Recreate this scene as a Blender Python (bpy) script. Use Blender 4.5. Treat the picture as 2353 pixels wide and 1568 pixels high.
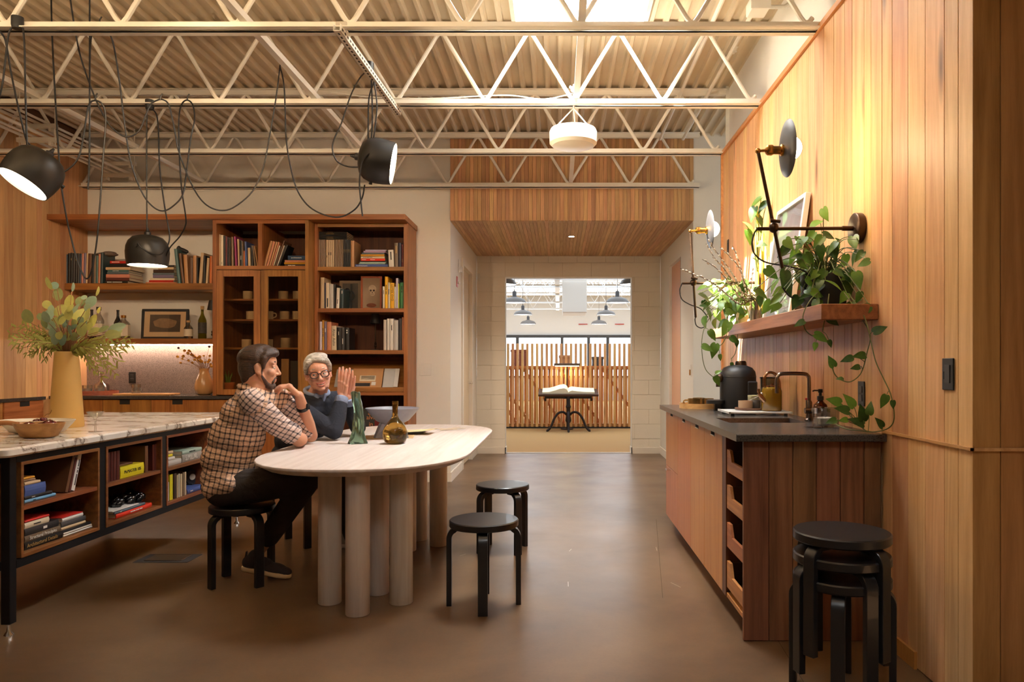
import bpy, bmesh, math, random
from mathutils import Vector, Matrix, Quaternion, noise as mnoise

for _o in list(bpy.data.objects):
    bpy.data.objects.remove(_o, do_unlink=True)
sc = bpy.context.scene
COL = sc.collection
PI = math.pi
R = math.radians
random.seed(7)

# ------------------------------------------------------------------ camera
FPX, CX, CY, EYE = 1697.0, 1283.0, 840.0, 1.23      # focal length / principal point in px of 2353x1568, eye height
cam_d = bpy.data.cameras.new('camera')
cam_d.sensor_width = 36.0
cam_d.lens = 36.0 * FPX / 2353.0
cam_d.shift_x = -(CX - 1176.5) / 2353.0
cam_d.shift_y = (CY - 784.0) / 2353.0
cam_d.clip_end = 200
cam = bpy.data.objects.new('camera', cam_d)
cam.location = (0, 0, EYE)
cam.rotation_euler = (R(90), 0, 0)
COL.objects.link(cam)
sc.camera = cam

# ------------------------------------------------------------------ view, world, sun, daylight
sc.view_settings.view_transform = 'Standard'
sc.view_settings.look = 'None'
sc.view_settings.gamma = 1.0
sc.view_settings.use_curve_mapping = False
sc.view_settings.exposure = 0.5
try:
    sc.cycles.use_denoising = True
    sc.cycles.use_adaptive_sampling = True
    sc.cycles.adaptive_threshold = 0.02
    sc.cycles.max_bounces = 7
    sc.cycles.diffuse_bounces = 4
    sc.cycles.glossy_bounces = 4
    sc.cycles.transmission_bounces = 8
    sc.cycles.transparent_max_bounces = 12
    sc.cycles.sample_clamp_indirect = 8.0
    sc.cycles.caustics_reflective = False
    sc.cycles.caustics_refractive = False
except Exception:
    pass

world = bpy.data.worlds.new('overcast_sky')
sc.world = world
world.use_nodes = True
_bg = world.node_tree.nodes['Background']
_bg.inputs[0].default_value = (0.86, 0.93, 1.0, 1)
_bg.inputs[1].default_value = 2.2

WARM = (1.0, 0.62, 0.30)
WARM2 = (1.0, 0.72, 0.44)
DAY = (0.93, 0.97, 1.0)

def light(name, kind, loc, energy, color, target=None, **kw):
    d = bpy.data.lights.new(name, kind)
    d.energy = energy
    d.color = color
    for k, v in kw.items():
        setattr(d, k, v)
    o = bpy.data.objects.new(name, d)
    o.location = loc
    if target is not None:
        o.rotation_euler = (Vector(target) - Vector(loc)).to_track_quat('-Z', 'Y').to_euler()
    COL.objects.link(o)
    return o

# sun that falls through the skylight on the panelled wall
light('sun', 'SUN', (-3, -2, 9), 90.0, (1.0, 0.96, 0.88), target=(-3 + 0.535, -2 + 0.33, 8), angle=R(0.6))
# daylight in the skylight wells (the second well lies behind the camera)
light('skylight_daylight', 'AREA', (0.15, 4.75, 4.2), 135, DAY, target=(0.15, 4.75, 0), shape='RECTANGLE', size=0.84, size_y=0.9)
light('skylight_daylight', 'AREA', (0.15, 0.0, 4.2), 40, DAY, target=(0.15, 0.0, 0), shape='RECTANGLE', size=0.84, size_y=0.9)
# daylight of the far studio: its window band and its skylights
light('window_daylight', 'AREA', (0.4, 25.6, 1.6), 500, (0.82, 0.91, 1.0), target=(0.4, 20, 1.4), shape='RECTANGLE', size=9.0, size_y=1.4)
light('studio_daylight', 'AREA', (0.2, 17.0, 3.5), 340, (0.76, 0.88, 1.0), target=(0.2, 17.0, 0), shape='RECTANGLE', size=7.0, size_y=9.0)

# ------------------------------------------------------------------ helpers: points
def P(px, py, D):
    return Vector(((px - CX) * D / FPX, D, EYE + (CY - py) * D / FPX))
def PX(px, D):
    return (px - CX) * D / FPX
def PZ(py, D):
    return EYE + (CY - py) * D / FPX
def DX(px, x):          # depth at which the plane x=const is seen at column px
    return x * FPX / (px - CX)

# ------------------------------------------------------------------ helpers: materials
MATS = {}
def _nt(name):
    m = bpy.data.materials.new(name)
    m.use_nodes = True
    MATS[name] = m
    nt = m.node_tree
    return m, nt, nt.nodes['Principled BSDF']
def _n(nt, t, **kw):
    n = nt.nodes.new(t)
    for k, v in kw.items():
        if k.startswith('i_'):
            n.inputs[k[2:].replace('_', ' ')].default_value = v
        else:
            setattr(n, k, v)
    return n
def c4(c):
    return (c[0], c[1], c[2], 1.0)
def rgb(r, g, b):
    f = lambda v: ((v / 255.0 + 0.055) / 1.055) ** 2.4 if v / 255.0 > 0.04045 else v / 255.0 / 12.92
    return (f(r), f(g), f(b))
def plain(name, col, rough=0.5, metal=0.0, spec=0.5, emit=None, estr=0.0, bump=0.0, bscale=60.0, var=0.0, coat=0.0):
    if name in MATS:
        return MATS[name]
    m, nt, b = _nt(name)
    b.inputs['Base Color'].default_value = c4(col)
    b.inputs['Roughness'].default_value = rough
    b.inputs['Metallic'].default_value = metal
    b.inputs['Specular IOR Level'].default_value = spec
    b.inputs['Coat Weight'].default_value = coat
    if emit is not None:
        b.inputs['Emission Color'].default_value = c4(emit)
        b.inputs['Emission Strength'].default_value = estr
    if bump > 0 or var > 0:
        tc = _n(nt, 'ShaderNodeTexCoord')
        no = _n(nt, 'ShaderNodeTexNoise', i_Scale=bscale, i_Detail=4.0)
        nt.links.new(tc.outputs['Object'], no.inputs['Vector'])
        if bump > 0:
            bp = _n(nt, 'ShaderNodeBump', i_Strength=bump, i_Distance=0.01)
            nt.links.new(no.outputs['Fac'], bp.inputs['Height'])
            nt.links.new(bp.outputs['Normal'], b.inputs['Normal'])
        if var > 0:
            mr = _n(nt, 'ShaderNodeMapRange')
            mr.inputs['To Min'].default_value = 1 - var
            mr.inputs['To Max'].default_value = 1 + var
            nt.links.new(no.outputs['Fac'], mr.inputs['Value'])
            hs = _n(nt, 'ShaderNodeHueSaturation')
            hs.inputs['Color'].default_value = c4(col)
            nt.links.new(mr.outputs['Result'], hs.inputs['Value'])
            nt.links.new(hs.outputs['Color'], b.inputs['Base Color'])
    return m
def wood(name, light_c, dark_c, axis='z', rough=0.45, var=0.22, gs=1.0, knots=False, spec=0.4, huevar=0.012):
    if name in MATS:
        return MATS[name]
    m, nt, b = _nt(name)
    L = nt.links.new
    tc = _n(nt, 'ShaderNodeTexCoord')
    oi = _n(nt, 'ShaderNodeObjectInfo')
    mul = _n(nt, 'ShaderNodeMath', operation='MULTIPLY')
    mul.inputs[1].default_value = 53.7
    L(oi.outputs['Random'], mul.inputs[0])
    add = _n(nt, 'ShaderNodeVectorMath', operation='ADD')
    L(tc.outputs['Object'], add.inputs[0])
    L(mul.outputs[0], add.inputs[1])
    lo, hi = 1.1 * gs, 17.0 * gs
    s = {'x': (lo, hi, hi), 'y': (hi, lo, hi), 'z': (hi, hi, lo)}[axis]
    mp = _n(nt, 'ShaderNodeMapping')
    mp.inputs['Scale'].default_value = s
    L(add.outputs[0], mp.inputs['Vector'])
    n1 = _n(nt, 'ShaderNodeTexNoise', i_Scale=1.0, i_Detail=5.0, i_Roughness=0.6, i_Distortion=0.6)
    L(mp.outputs[0], n1.inputs['Vector'])
    n2 = _n(nt, 'ShaderNodeTexNoise', i_Scale=7.0, i_Detail=3.0, i_Roughness=0.7)
    L(mp.outputs[0], n2.inputs['Vector'])
    # cathedral rings
    mp2 = _n(nt, 'ShaderNodeMapping')
    mp2.inputs['Scale'].default_value = tuple(v * (0.42 if v == hi else 0.35) for v in s)
    L(add.outputs[0], mp2.inputs['Vector'])
    n3 = _n(nt, 'ShaderNodeTexNoise', i_Scale=0.8, i_Detail=1.0)
    L(mp2.outputs[0], n3.inputs['Vector'])
    sn = _n(nt, 'ShaderNodeMath', operation='MULTIPLY')
    sn.inputs[1].default_value = 62.0
    L(n3.outputs['Fac'], sn.inputs[0])
    si = _n(nt, 'ShaderNodeMath', operation='SINE')
    L(sn.outputs[0], si.inputs[0])
    a1 = _n(nt, 'ShaderNodeMath', operation='MULTIPLY_ADD')
    a1.inputs[1].default_value = 0.075
    L(si.outputs[0], a1.inputs[0])
    L(n1.outputs['Fac'], a1.inputs[2])
    a2 = _n(nt, 'ShaderNodeMath', operation='MULTIPLY_ADD')
    a2.inputs[1].default_value = 0.35
    L(n2.outputs['Fac'], a2.inputs[0])
    L(a1.outputs[0], a2.inputs[2])
    cr = _n(nt, 'ShaderNodeValToRGB')
    cr.color_ramp.elements[0].position = 0.40
    cr.color_ramp.elements[0].color = c4(dark_c)
    cr.color_ramp.elements[1].position = 0.92
    cr.color_ramp.elements[1].color = c4(light_c)
    L(a2.outputs[0], cr.inputs[0])
    col = cr.outputs[0]
    if knots:
        mk = _n(nt, 'ShaderNodeMapping')
        mk.inputs['Scale'].default_value = {'x': (0.9, 5, 5), 'y': (5, 0.9, 5), 'z': (5, 5, 0.9)}[axis]
        L(add.outputs[0], mk.inputs['Vector'])
        vo = _n(nt, 'ShaderNodeTexVoronoi', i_Scale=1.0)
        L(mk.outputs[0], vo.inputs['Vector'])
        rk = _n(nt, 'ShaderNodeMapRange')
        rk.inputs['From Min'].default_value = 0.03
        rk.inputs['From Max'].default_value = 0.15
        L(vo.outputs['Distance'], rk.inputs['Value'])
        mx = _n(nt, 'ShaderNodeMix', data_type='RGBA')
        L(rk.outputs[0], mx.inputs['Factor'])
        mx.inputs['A'].default_value = c4([v * 0.35 for v in dark_c])
        L(col, mx.inputs['B'])
        col = mx.outputs['Result']
    hs = _n(nt, 'ShaderNodeHueSaturation')
    mr = _n(nt, 'ShaderNodeMapRange')
    mr.inputs['To Min'].default_value = 1 - var
    mr.inputs['To Max'].default_value = 1 + var
    L(oi.outputs['Random'], mr.inputs['Value'])
    L(mr.outputs[0], hs.inputs['Value'])
    fr = _n(nt, 'ShaderNodeMath', operation='FRACT')
    m2 = _n(nt, 'ShaderNodeMath', operation='MULTIPLY')
    m2.inputs[1].default_value = 7.31
    L(oi.outputs['Random'], m2.inputs[0])
    L(m2.outputs[0], fr.inputs[0])
    mr2 = _n(nt, 'ShaderNodeMapRange')
    mr2.inputs['To Min'].default_value = 0.5 - huevar
    mr2.inputs['To Max'].default_value = 0.5 + huevar
    L(fr.outputs[0], mr2.inputs['Value'])
    L(mr2.outputs[0], hs.inputs['Hue'])
    L(col, hs.inputs['Color'])
    L(hs.outputs[0], b.inputs['Base Color'])
    b.inputs['Roughness'].default_value = rough
    b.inputs['Specular IOR Level'].default_value = spec
    bp = _n(nt, 'ShaderNodeBump', i_Strength=0.12, i_Distance=0.004)
    L(a2.outputs[0], bp.inputs['Height'])
    L(bp.outputs[0], b.inputs['Normal'])
    return m
def pane(name, tint=(1, 1, 1), gloss=0.12, rough=0.02):
    """thin clear glass: lets light straight through and mirrors a little"""
    if name in MATS:
        return MATS[name]
    m, nt, b = _nt(name)
    nt.nodes.remove(b)
    out = nt.nodes['Material Output']
    tr = _n(nt, 'ShaderNodeBsdfTransparent')
    tr.inputs[0].default_value = c4(tint)
    gl = _n(nt, 'ShaderNodeBsdfGlossy')
    gl.inputs['Roughness'].default_value = rough
    lw = _n(nt, 'ShaderNodeLayerWeight', i_Blend=0.3)
    ma = _n(nt, 'ShaderNodeMath', operation='MULTIPLY_ADD')
    ma.inputs[1].default_value = 0.5
    ma.inputs[2].default_value = gloss * 0.5
    nt.links.new(lw.outputs['Fresnel'], ma.inputs[0])
    mx = _n(nt, 'ShaderNodeMixShader')
    nt.links.new(ma.outputs[0], mx.inputs[0])
    nt.links.new(tr.outputs[0], mx.inputs[1])
    nt.links.new(gl.outputs[0], mx.inputs[2])
    nt.links.new(mx.outputs[0], out.inputs['Surface'])
    return m
def speckle(name, c_lo, c_hi, c_spot, scale=40.0, rough=0.4, spot=0.62, sscale=120.0):
    """stone / concrete: cloudy two-tone with darker flecks"""
    if name in MATS:
        return MATS[name]
    m, nt, b = _nt(name)
    L = nt.links.new
    tc = _n(nt, 'ShaderNodeTexCoord')
    n1 = _n(nt, 'ShaderNodeTexNoise', i_Scale=scale, i_Detail=6.0, i_Roughness=0.6)
    L(tc.outputs['Object'], n1.inputs['Vector'])
    n2 = _n(nt, 'ShaderNodeTexNoise', i_Scale=sscale, i_Detail=2.0)
    L(tc.outputs['Object'], n2.inputs['Vector'])
    mx = _n(nt, 'ShaderNodeMix', data_type='RGBA')
    mx.inputs['A'].default_value = c4(c_lo)
    mx.inputs['B'].default_value = c4(c_hi)
    L(n1.outputs['Fac'], mx.inputs['Factor'])
    cr = _n(nt, 'ShaderNodeMapRange')
    cr.inputs['From Min'].default_value = spot
    cr.inputs['From Max'].default_value = spot + 0.05
    L(n2.outputs['Fac'], cr.inputs['Value'])
    m2 = _n(nt, 'ShaderNodeMix', data_type='RGBA')
    L(cr.outputs[0], m2.inputs['Factor'])
    L(mx.outputs['Result'], m2.inputs['A'])
    m2.inputs['B'].default_value = c4(c_spot)
    L(m2.outputs['Result'], b.inputs['Base Color'])
    b.inputs['Roughness'].default_value = rough
    return m

# ------------------------------------------------------------------ helpers: meshes
class MB:
    """collects boxes, tubes, lathes, prisms into one mesh"""
    def __init__(s):
        s.v, s.f, s.m = [], [], []
    def add(s, vs, fs, M=None, mi=0):
        o = len(s.v)
        for p in vs:
            p = Vector(p)
            s.v.append(M @ p if M is not None else p)
        for f in fs:
            s.f.append([i + o for i in f])
            s.m.append(mi)
        return s
    def box(s, x0, x1, y0, y1, z0, z1, M=None, mi=0):
        if x0 > x1: x0, x1 = x1, x0
        if y0 > y1: y0, y1 = y1, y0
        if z0 > z1: z0, z1 = z1, z0
        vs = [(x0, y0, z0), (x1, y0, z0), (x1, y1, z0), (x0, y1, z0), (x0, y0, z1), (x1, y0, z1), (x1, y1, z1), (x0, y1, z1)]
        return s.add(vs, [(0, 3, 2, 1), (4, 5, 6, 7), (0, 1, 5, 4), (1, 2, 6, 5), (2, 3, 7, 6), (3, 0, 4, 7)], M, mi)
    def prism(s, poly, z0, z1, M=None, mi=0):
        n = len(poly)
        vs = [(p[0], p[1], z0) for p in poly] + [(p[0], p[1], z1) for p in poly]
        fs = [list(range(n))[::-1], list(range(n, 2 * n))] + [(i, (i + 1) % n, n + (i + 1) % n, n + i) for i in range(n)]
        return s.add(vs, fs, M, mi)
    def lathe(s, prof, seg=24, M=None, mi=0, cap0=True, cap1=True, sx=1.0, sy=1.0):
        vs, fs = [], []
        k = len(prof)
        for i in range(seg):
            a = 2 * PI * i / seg
            for r, z in prof:
                vs.append((r * math.cos(a) * sx, r * math.sin(a) * sy, z))
        for i in range(seg):
            j = (i + 1) % seg
            for q in range(k - 1):
                fs.append((i * k + q, j * k + q, j * k + q + 1, i * k + q + 1))
        if cap0 and prof[0][0] > 1e-6:
            fs.append([i * k for i in range(seg)][::-1])
        if cap1 and prof[-1][0] > 1e-6:
            fs.append([i * k + k - 1 for i in range(seg)])
        return s.add(vs, fs, M, mi)
    def tube(s, pts, r, seg=8, mi=0, cap=True, closed=False):
        pts = [Vector(p) for p in pts]
        n = len(pts)
        rs = r if isinstance(r, (list, tuple)) else [r] * n
        vs, fs = [], []
        up = None
        for i in range(n):
            if closed:
                t = pts[(i + 1) % n] - pts[i - 1]
            else:
                t = pts[min(i + 1, n - 1)] - pts[max(i - 1, 0)]
            if t.length < 1e-9:
                t = Vector((0, 0, 1))
            t.normalize()
            if up is None:
                a = Vector((0, 0, 1)) if abs(t.z) < 0.9 else Vector((1, 0, 0))
                up = t.cross(a).normalized()
            up = (up - t * up.dot(t))
            if up.length < 1e-6:
                up = t.orthogonal()
            up.normalize()
            w = t.cross(up)
            for k in range(seg):
                a = 2 * PI * k / seg
                vs.append(pts[i] + (up * math.cos(a) + w * math.sin(a)) * rs[i])
        m = n if closed else n - 1
        for i in range(m):
            j = (i + 1) % n
            for k in range(seg):
                l = (k + 1) % seg
                fs.append((i * seg + k, i * seg + l, j * seg + l, j * seg + k))
        if cap and not closed:
            fs.append(list(range(seg))[::-1])
            fs.append(list(range((n - 1) * seg, n * seg)))
        return s.add(vs, fs, None, mi)
    def ball(s, c, r, seg=14, rings=9, M=None, mi=0):
        rx, ry, rz = (r, r, r) if isinstance(r, (int, float)) else r
        vs = [(0, 0, -1)]
        for i in range(1, rings):
            t = -PI / 2 + PI * i / rings
            for k in range(seg):
                a = 2 * PI * k / seg
                vs.append((math.cos(t) * math.cos(a), math.cos(t) * math.sin(a), math.sin(t)))
        vs.append((0, 0, 1))
        fs = []
        for k in range(seg):
            fs.append((0, 1 + (k + 1) % seg, 1 + k))
        for i in range(rings - 2):
            for k in range(seg):
                l = (k + 1) % seg
                fs.append((1 + i * seg + k, 1 + i * seg + l, 1 + (i + 1) * seg + l, 1 + (i + 1) * seg + k))
        top = len(vs) - 1
        for k in range(seg):
            fs.append((1 + (rings - 2) * seg + k, 1 + (rings - 2) * seg + (k + 1) % seg, top))
        T = Matrix.Translation(Vector(c)) @ (M if M is not None else Matrix.Identity(4)) @ Matrix.Diagonal((rx, ry, rz, 1))
        return s.add(vs, fs, T, mi)
    def mesh(s, name, off=None, bevel=0.0, smooth=False, angle=40, bseg=1):
        me = bpy.data.meshes.new(name)
        vs = s.v if off is None else [p - off for p in s.v]
        me.from_pydata([tuple(p) for p in vs], [], s.f)
        if any(s.m):
            me.polygons.foreach_set('material_index', s.m)
        if bevel > 0:
            bm = bmesh.new()
            bm.from_mesh(me)
            bmesh.ops.remove_doubles(bm, verts=bm.verts, dist=1e-6)
            es = [e for e in bm.edges if len(e.link_faces) == 2 and e.calc_face_angle(0) > R(30)]
            bmesh.ops.bevel(bm, geom=es, offset=bevel, segments=bseg, affect='EDGES', profile=0.5, clamp_overlap=True)
            bm.to_mesh(me)
            bm.free()
        if smooth:
            me.polygons.foreach_set('use_smooth', [True] * len(me.polygons))
            me.set_sharp_from_angle(angle=R(angle))
        me.update()
        return me
    def base(s):
        xs = [p.x for p in s.v]; ys = [p.y for p in s.v]; zs = [p.z for p in s.v]
        return Vector(((min(xs) + max(xs)) / 2, (min(ys) + max(ys)) / 2, min(zs)))

def wloc(o):
    l = Vector((0, 0, 0))
    while o is not None:
        l = l + o.location
        o = o.parent
    return l
def tag(o, label=None, cat=None, group=None, kind=None):
    if label: o['label'] = label
    if cat: o['category'] = cat
    if group: o['group'] = group
    if kind: o['kind'] = kind
    return o
def thing(name, label, cat, loc=(0, 0, 0), rz=0.0, group=None):
    o = bpy.data.objects.new(name, None)
    o.empty_display_size = 0.05
    o.location = loc
    o.rotation_euler = (0, 0, rz)
    COL.objects.link(o)
    return tag(o, label, cat, group)
def setmats(me, mat):
    for m in (mat if isinstance(mat, (list, tuple)) else [mat]):
        me.materials.append(m)
def part(name, mb, mat, parent, world=True, **kw):
    """one mesh part; with world=True the points are world points and the parent is unrotated"""
    off = wloc(parent) if world else None
    me = mb.mesh(name, off, **kw)
    setmats(me, mat)
    o = bpy.data.objects.new(name, me)
    o.parent = parent
    COL.objects.link(o)
    return o
def solo(name, mb, mat, label=None, cat=None, group=None, kind=None, **kw):
    """a thing that is one mesh, its origin at the middle of its base"""
    b = mb.base()
    me = mb.mesh(name, b, **kw)
    setmats(me, mat)
    o = bpy.data.objects.new(name, me)
    o.location = b
    COL.objects.link(o)
    return tag(o, label, cat, group, kind)
def struct(name, mb, mat, **kw):
    return solo(name, mb, mat, kind='structure', **kw)
def inst(name, me, parent, loc=(0, 0, 0), rot=(0, 0, 0), scale=(1, 1, 1)):
    o = bpy.data.objects.new(name, me)
    o.location = loc
    o.rotation_euler = rot
    o.scale = scale
    o.parent = parent
    COL.objects.link(o)
    return o
def dup(root, loc, rz=None, label=None, group=None):
    r = root.copy()
    COL.objects.link(r)
    r.location = loc
    if rz is not None:
        r.rotation_euler = (0, 0, rz)
    if label: r['label'] = label
    if group: r['group'] = group
    for ch in list(root.children):
        c = ch.copy()
        COL.objects.link(c)
        c.parent = r
        for g in list(ch.children):
            d = g.copy()
            COL.objects.link(d)
            d.parent = c
    return r
def smooth_path(pts, n=6):
    """Catmull-Rom through the points"""
    pts = [Vector(p) for p in pts]
    out = []
    for i in range(len(pts) - 1):
        p0, p1, p2, p3 = pts[max(i - 1, 0)], pts[i], pts[i + 1], pts[min(i + 2, len(pts) - 1)]
        for k in range(n):
            t = k / n
            out.append(0.5 * ((2 * p1) + (p2 - p0) * t + (2 * p0 - 5 * p1 + 4 * p2 - p3) * t * t + (3 * p1 - p0 - 3 * p2 + p3) * t ** 3))
    out.append(pts[-1])
    return out
def text_mesh(txt, size, extrude=0.0008, align='CENTER', bold=False, spacing=1.0):
    c = bpy.data.curves.new('lettering', 'FONT')
    c.body = txt
    c.size = size
    c.extrude = extrude
    c.align_x = align
    c.align_y = 'CENTER'
    c.space_character = spacing
    c.resolution_u = 2
    if bold:
        c.offset = size * 0.018
    o = bpy.data.objects.new('lettering', c)
    COL.objects.link(o)
    dg = bpy.context.evaluated_depsgraph_get()
    me = bpy.data.meshes.new_from_object(o.evaluated_get(dg))
    bpy.data.objects.remove(o, do_unlink=True)
    bpy.data.curves.remove(c)
    me.name = 'lettering'
    return me
def lettering(txt, size, mat, parent, loc, rot, **kw):
    me = text_mesh(txt, size, **kw)
    me.materials.clear()
    me.materials.append(mat)
    return inst('lettering', me, parent, loc, rot)

# ------------------------------------------------------------------ palette
OAK_L, OAK_D = rgb(226, 180, 128), rgb(198, 145, 97)
oak_z = wood('oak_vertical', OAK_L, OAK_D, 'z', rough=0.52, var=0.15, knots=True, spec=0.32)
oak_l = wood('oak_left_wall', OAK_L, OAK_D, 'z', rough=0.5, var=0.14, knots=True)
sof_z = wood('soffit_oak_vertical', rgb(216, 172, 122), rgb(178, 132, 88), 'z', rough=0.55, var=0.20, gs=1.3)
sof_y = wood('soffit_oak_deep', rgb(216, 178, 136), rgb(180, 138, 98), 'y', rough=0.5, var=0.16, gs=1.3)
cas_z = wood('case_oak_vertical', rgb(172, 114, 58), rgb(120, 74, 33), 'z', rough=0.42, var=0.07, gs=1.2)
cas_x = wood('case_oak_level', rgb(172, 114, 58), rgb(120, 74, 33), 'x', rough=0.42, var=0.07, gs=1.2)
cas_y = wood('case_oak_deep', rgb(168, 104, 50), rgb(116, 64, 26), 'y', rough=0.42, var=0.07, gs=1.2)
kit_z = wood('kitchen_oak_vertical', rgb(206, 140, 80), rgb(186, 116, 60), 'z', rough=0.4, var=0.05, gs=1.1)
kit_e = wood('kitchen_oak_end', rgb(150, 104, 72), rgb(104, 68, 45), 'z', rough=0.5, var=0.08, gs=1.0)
kit_y = wood('kitchen_oak_deep', rgb(196, 132, 76), rgb(150, 92, 48), 'y', rough=0.45, var=0.06, gs=1.1)
ash_y = wood('pale_ash_long', rgb(228, 216, 206), rgb(206, 190, 178), 'y', rough=0.45, var=0.02, gs=0.8)
ash_z = wood('pale_ash_upright', rgb(234, 220, 206), rgb(210, 190, 172), 'z', rough=0.5, var=0.03, gs=1.0)
fir_z = wood('fir_batten', rgb(236, 182, 124), rgb(204, 142, 86), 'z', rough=0.6, var=0.12, gs=1.0, knots=True)
fir_x = wood('fir_rail', rgb(226, 170, 112), rgb(190, 124, 70), 'x', rough=0.6, var=0.05)
walnut = wood('dark_walnut', rgb(90, 58, 40), rgb(52, 30, 20), 'x', rough=0.5, var=0.05)
board = wood('serving_board', rgb(214, 160, 104), rgb(176, 118, 70), 'x', rough=0.5, var=0.04)
white_wall = plain('white_wall_paint', rgb(234, 230, 222), 0.85, bump=0.03, bscale=140)
deck_paint = plain('cream_deck_paint', rgb(216, 200, 172), 0.7, var=0.06, bscale=3.0)
steel_paint = plain('cream_steel_paint', rgb(242, 237, 226), 0.5, var=0.03, bscale=12)
black_steel = plain('black_steel', (0.018, 0.018, 0.02), 0.42, metal=0.6)
black_lac = plain('black_lacquer', (0.010, 0.010, 0.011), 0.34, bump=0.02, bscale=200, coat=0.15)
black_matte = plain('black_matte', (0.014, 0.014, 0.016), 0.5)
black_plastic = plain('black_plastic', (0.012, 0.012, 0.013), 0.35)
chrome = plain('chrome', (0.8, 0.8, 0.8), 0.15, metal=1.0)
galv = plain('galvanised_steel', (0.75, 0.73, 0.68), 0.35, metal=0.8)
brass = plain('brass', rgb(190, 140, 70), 0.25, metal=1.0)
bronze = plain('dark_bronze', rgb(70, 52, 38), 0.35, metal=0.8)
# ================================================================== STRUCTURE
XR, XL, YB, YE = 1.45, -4.97, 7.80, 10.30     # panelled wall, left wall, back wall, end wall of the passage
PLX, PRX = -1.14, 1.425                        # sides of the passage
ZD = 3.65                                      # underside of the roof deck
ZC = 3.086                                     # underside of the joists

def concrete_floor():
    m, nt, b = _nt('polished_concrete')
    L = nt.links.new
    tc = _n(nt, 'ShaderNodeTexCoord')
    n1 = _n(nt, 'ShaderNodeTexNoise', i_Scale=1.3, i_Detail=6.0, i_Roughness=0.6, i_Distortion=0.3)
    n2 = _n(nt, 'ShaderNodeTexNoise', i_Scale=80.0, i_Detail=3.0, i_Roughness=0.6)
    n3 = _n(nt, 'ShaderNodeTexNoise', i_Scale=2.5, i_Detail=4.0)
    for n in (n1, n2, n3):
        L(tc.outputs['Object'], n.inputs['Vector'])
    cr = _n(nt, 'ShaderNodeValToRGB')
    cr.color_ramp.elements[0].position = 0.32
    cr.color_ramp.elements[0].color = c4(rgb(82, 60, 41))
    cr.color_ramp.elements[1].position = 0.70
    cr.color_ramp.elements[1].color = c4(rgb(124, 96, 69))
    L(n1.outputs['Fac'], cr.inputs[0])
    hs = _n(nt, 'ShaderNodeHueSaturation')
    mr = _n(nt, 'ShaderNodeMapRange')
    mr.inputs['To Min'].default_value = 0.88
    mr.inputs['To Max'].default_value = 1.12
    L(n2.outputs['Fac'], mr.inputs['Value'])
    L(mr.outputs[0], hs.inputs['Value'])
    L(cr.outputs[0], hs.inputs['Color'])
    L(hs.outputs[0], b.inputs['Base Color'])
    rr = _n(nt, 'ShaderNodeMapRange')
    rr.inputs['From Min'].default_value = 0.3
    rr.inputs['From Max'].default_value = 0.7
    rr.inputs['To Min'].default_value = 0.285
    rr.inputs['To Max'].default_value = 0.36
    L(n3.outputs['Fac'], rr.inputs['Value'])
    L(rr.outputs[0], b.inputs['Roughness'])
    b.inputs['Specular IOR Level'].default_value = 0.55
    return m
floor_m = concrete_floor()
carpet_m = plain('tan_carpet', rgb(186, 146, 92), 0.95, bump=0.4, bscale=260, var=0.12)

floor_o = struct('floor', MB().box(-6.6, 4.6, -4.0, YE + 0.12, -0.1, 0.0), floor_m)
struct('floor_studio', MB().box(-7.0, 7.0, YE + 0.12, 26.4, -0.1, 0.0), carpet_m)
# saw-cut control joints with their pale nicks
joint_m = plain('floor_joint_dark', rgb(82, 67, 52), 0.7)
nick_m = plain('floor_nick_pale', rgb(214, 206, 196), 0.8)
mb = MB()
for x0, y0, x1, y1 in ((0.92, 2.4, 1.02, 3.9), (0.55, 3.9, 0.78, 5.9)):
    mb.add([(x0, y0, 0.0006), (x0 + 0.0025, y0, 0.0006), (x1 + 0.0025, y1, 0.0006), (x1, y1, 0.0006)], [(0, 1, 2, 3)])
part('floor_joint', mb, joint_m, floor_o)
mb = MB()
for px, py, l, a in ((1508, 1262, .05, 1.5), (1552, 1345, .05, 2.0), (1305, 1343, .045, 1.57), (1063, 1276, .03, 1.0), (440, 1338, .06, .6), (1310, 1265, .03, 1.3)):
    D = EYE * FPX / (py - CY)
    c = P(px, py, D)
    dx, dy = math.cos(a) * l, math.sin(a) * l
    w = 0.003
    mb.add([(c.x - dx, c.y - dy, .0008), (c.x - dx + w, c.y - dy, .0008), (c.x + dx + w, c.y + dy, .0008), (c.x + dx, c.y + dy, .0008)], [(0, 1, 2, 3)])
part('floor_nick', mb, nick_m, floor_o)

# ---- roof deck: fluted steel running away from the camera, with the skylight wells left open
def deck(mb, x0, x1, y0, y1):
    p, z = 0.1075, ZD
    prof = []
    k = math.floor(x0 / p) * p
    x = k
    while x < x1 + p:
        prof += [(x, z), (x + 0.024, z), (x + 0.037, z + 0.032), (x + 0.0945, z + 0.032)]
        x += p
    pr = []
    for i in range(len(prof) - 1):
        (a, za), (b, zb) = prof[i], prof[i + 1]
        if b <= x0 or a >= x1:
            continue
        if a < x0:
            za = za + (zb - za) * (x0 - a) / (b - a); a = x0
        if b > x1:
            zb = za + (zb - za) * (x1 - a) / (b - a); b = x1
        if not pr:
            pr.append((a, za))
        pr.append((b, zb))
    vs = [(a, y0, zz) for a, zz in pr] + [(a, y1, zz) for a, zz in pr]
    n = len(pr)
    mb.add(vs, [(i, n + i, n + i + 1, i + 1) for i in range(n - 1)])
SKX0, SKX1 = -0.30, 0.60
mb = MB()
wells = ((-0.5, 0.5), (4.26, 5.22))
ys = [-4.0, -0.5, 0.5, 4.26, 5.22, YB]
deck(mb, -6.6, SKX0, -4.0, YB)
deck(mb, SKX1, 4.6, -4.0, YB)
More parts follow.
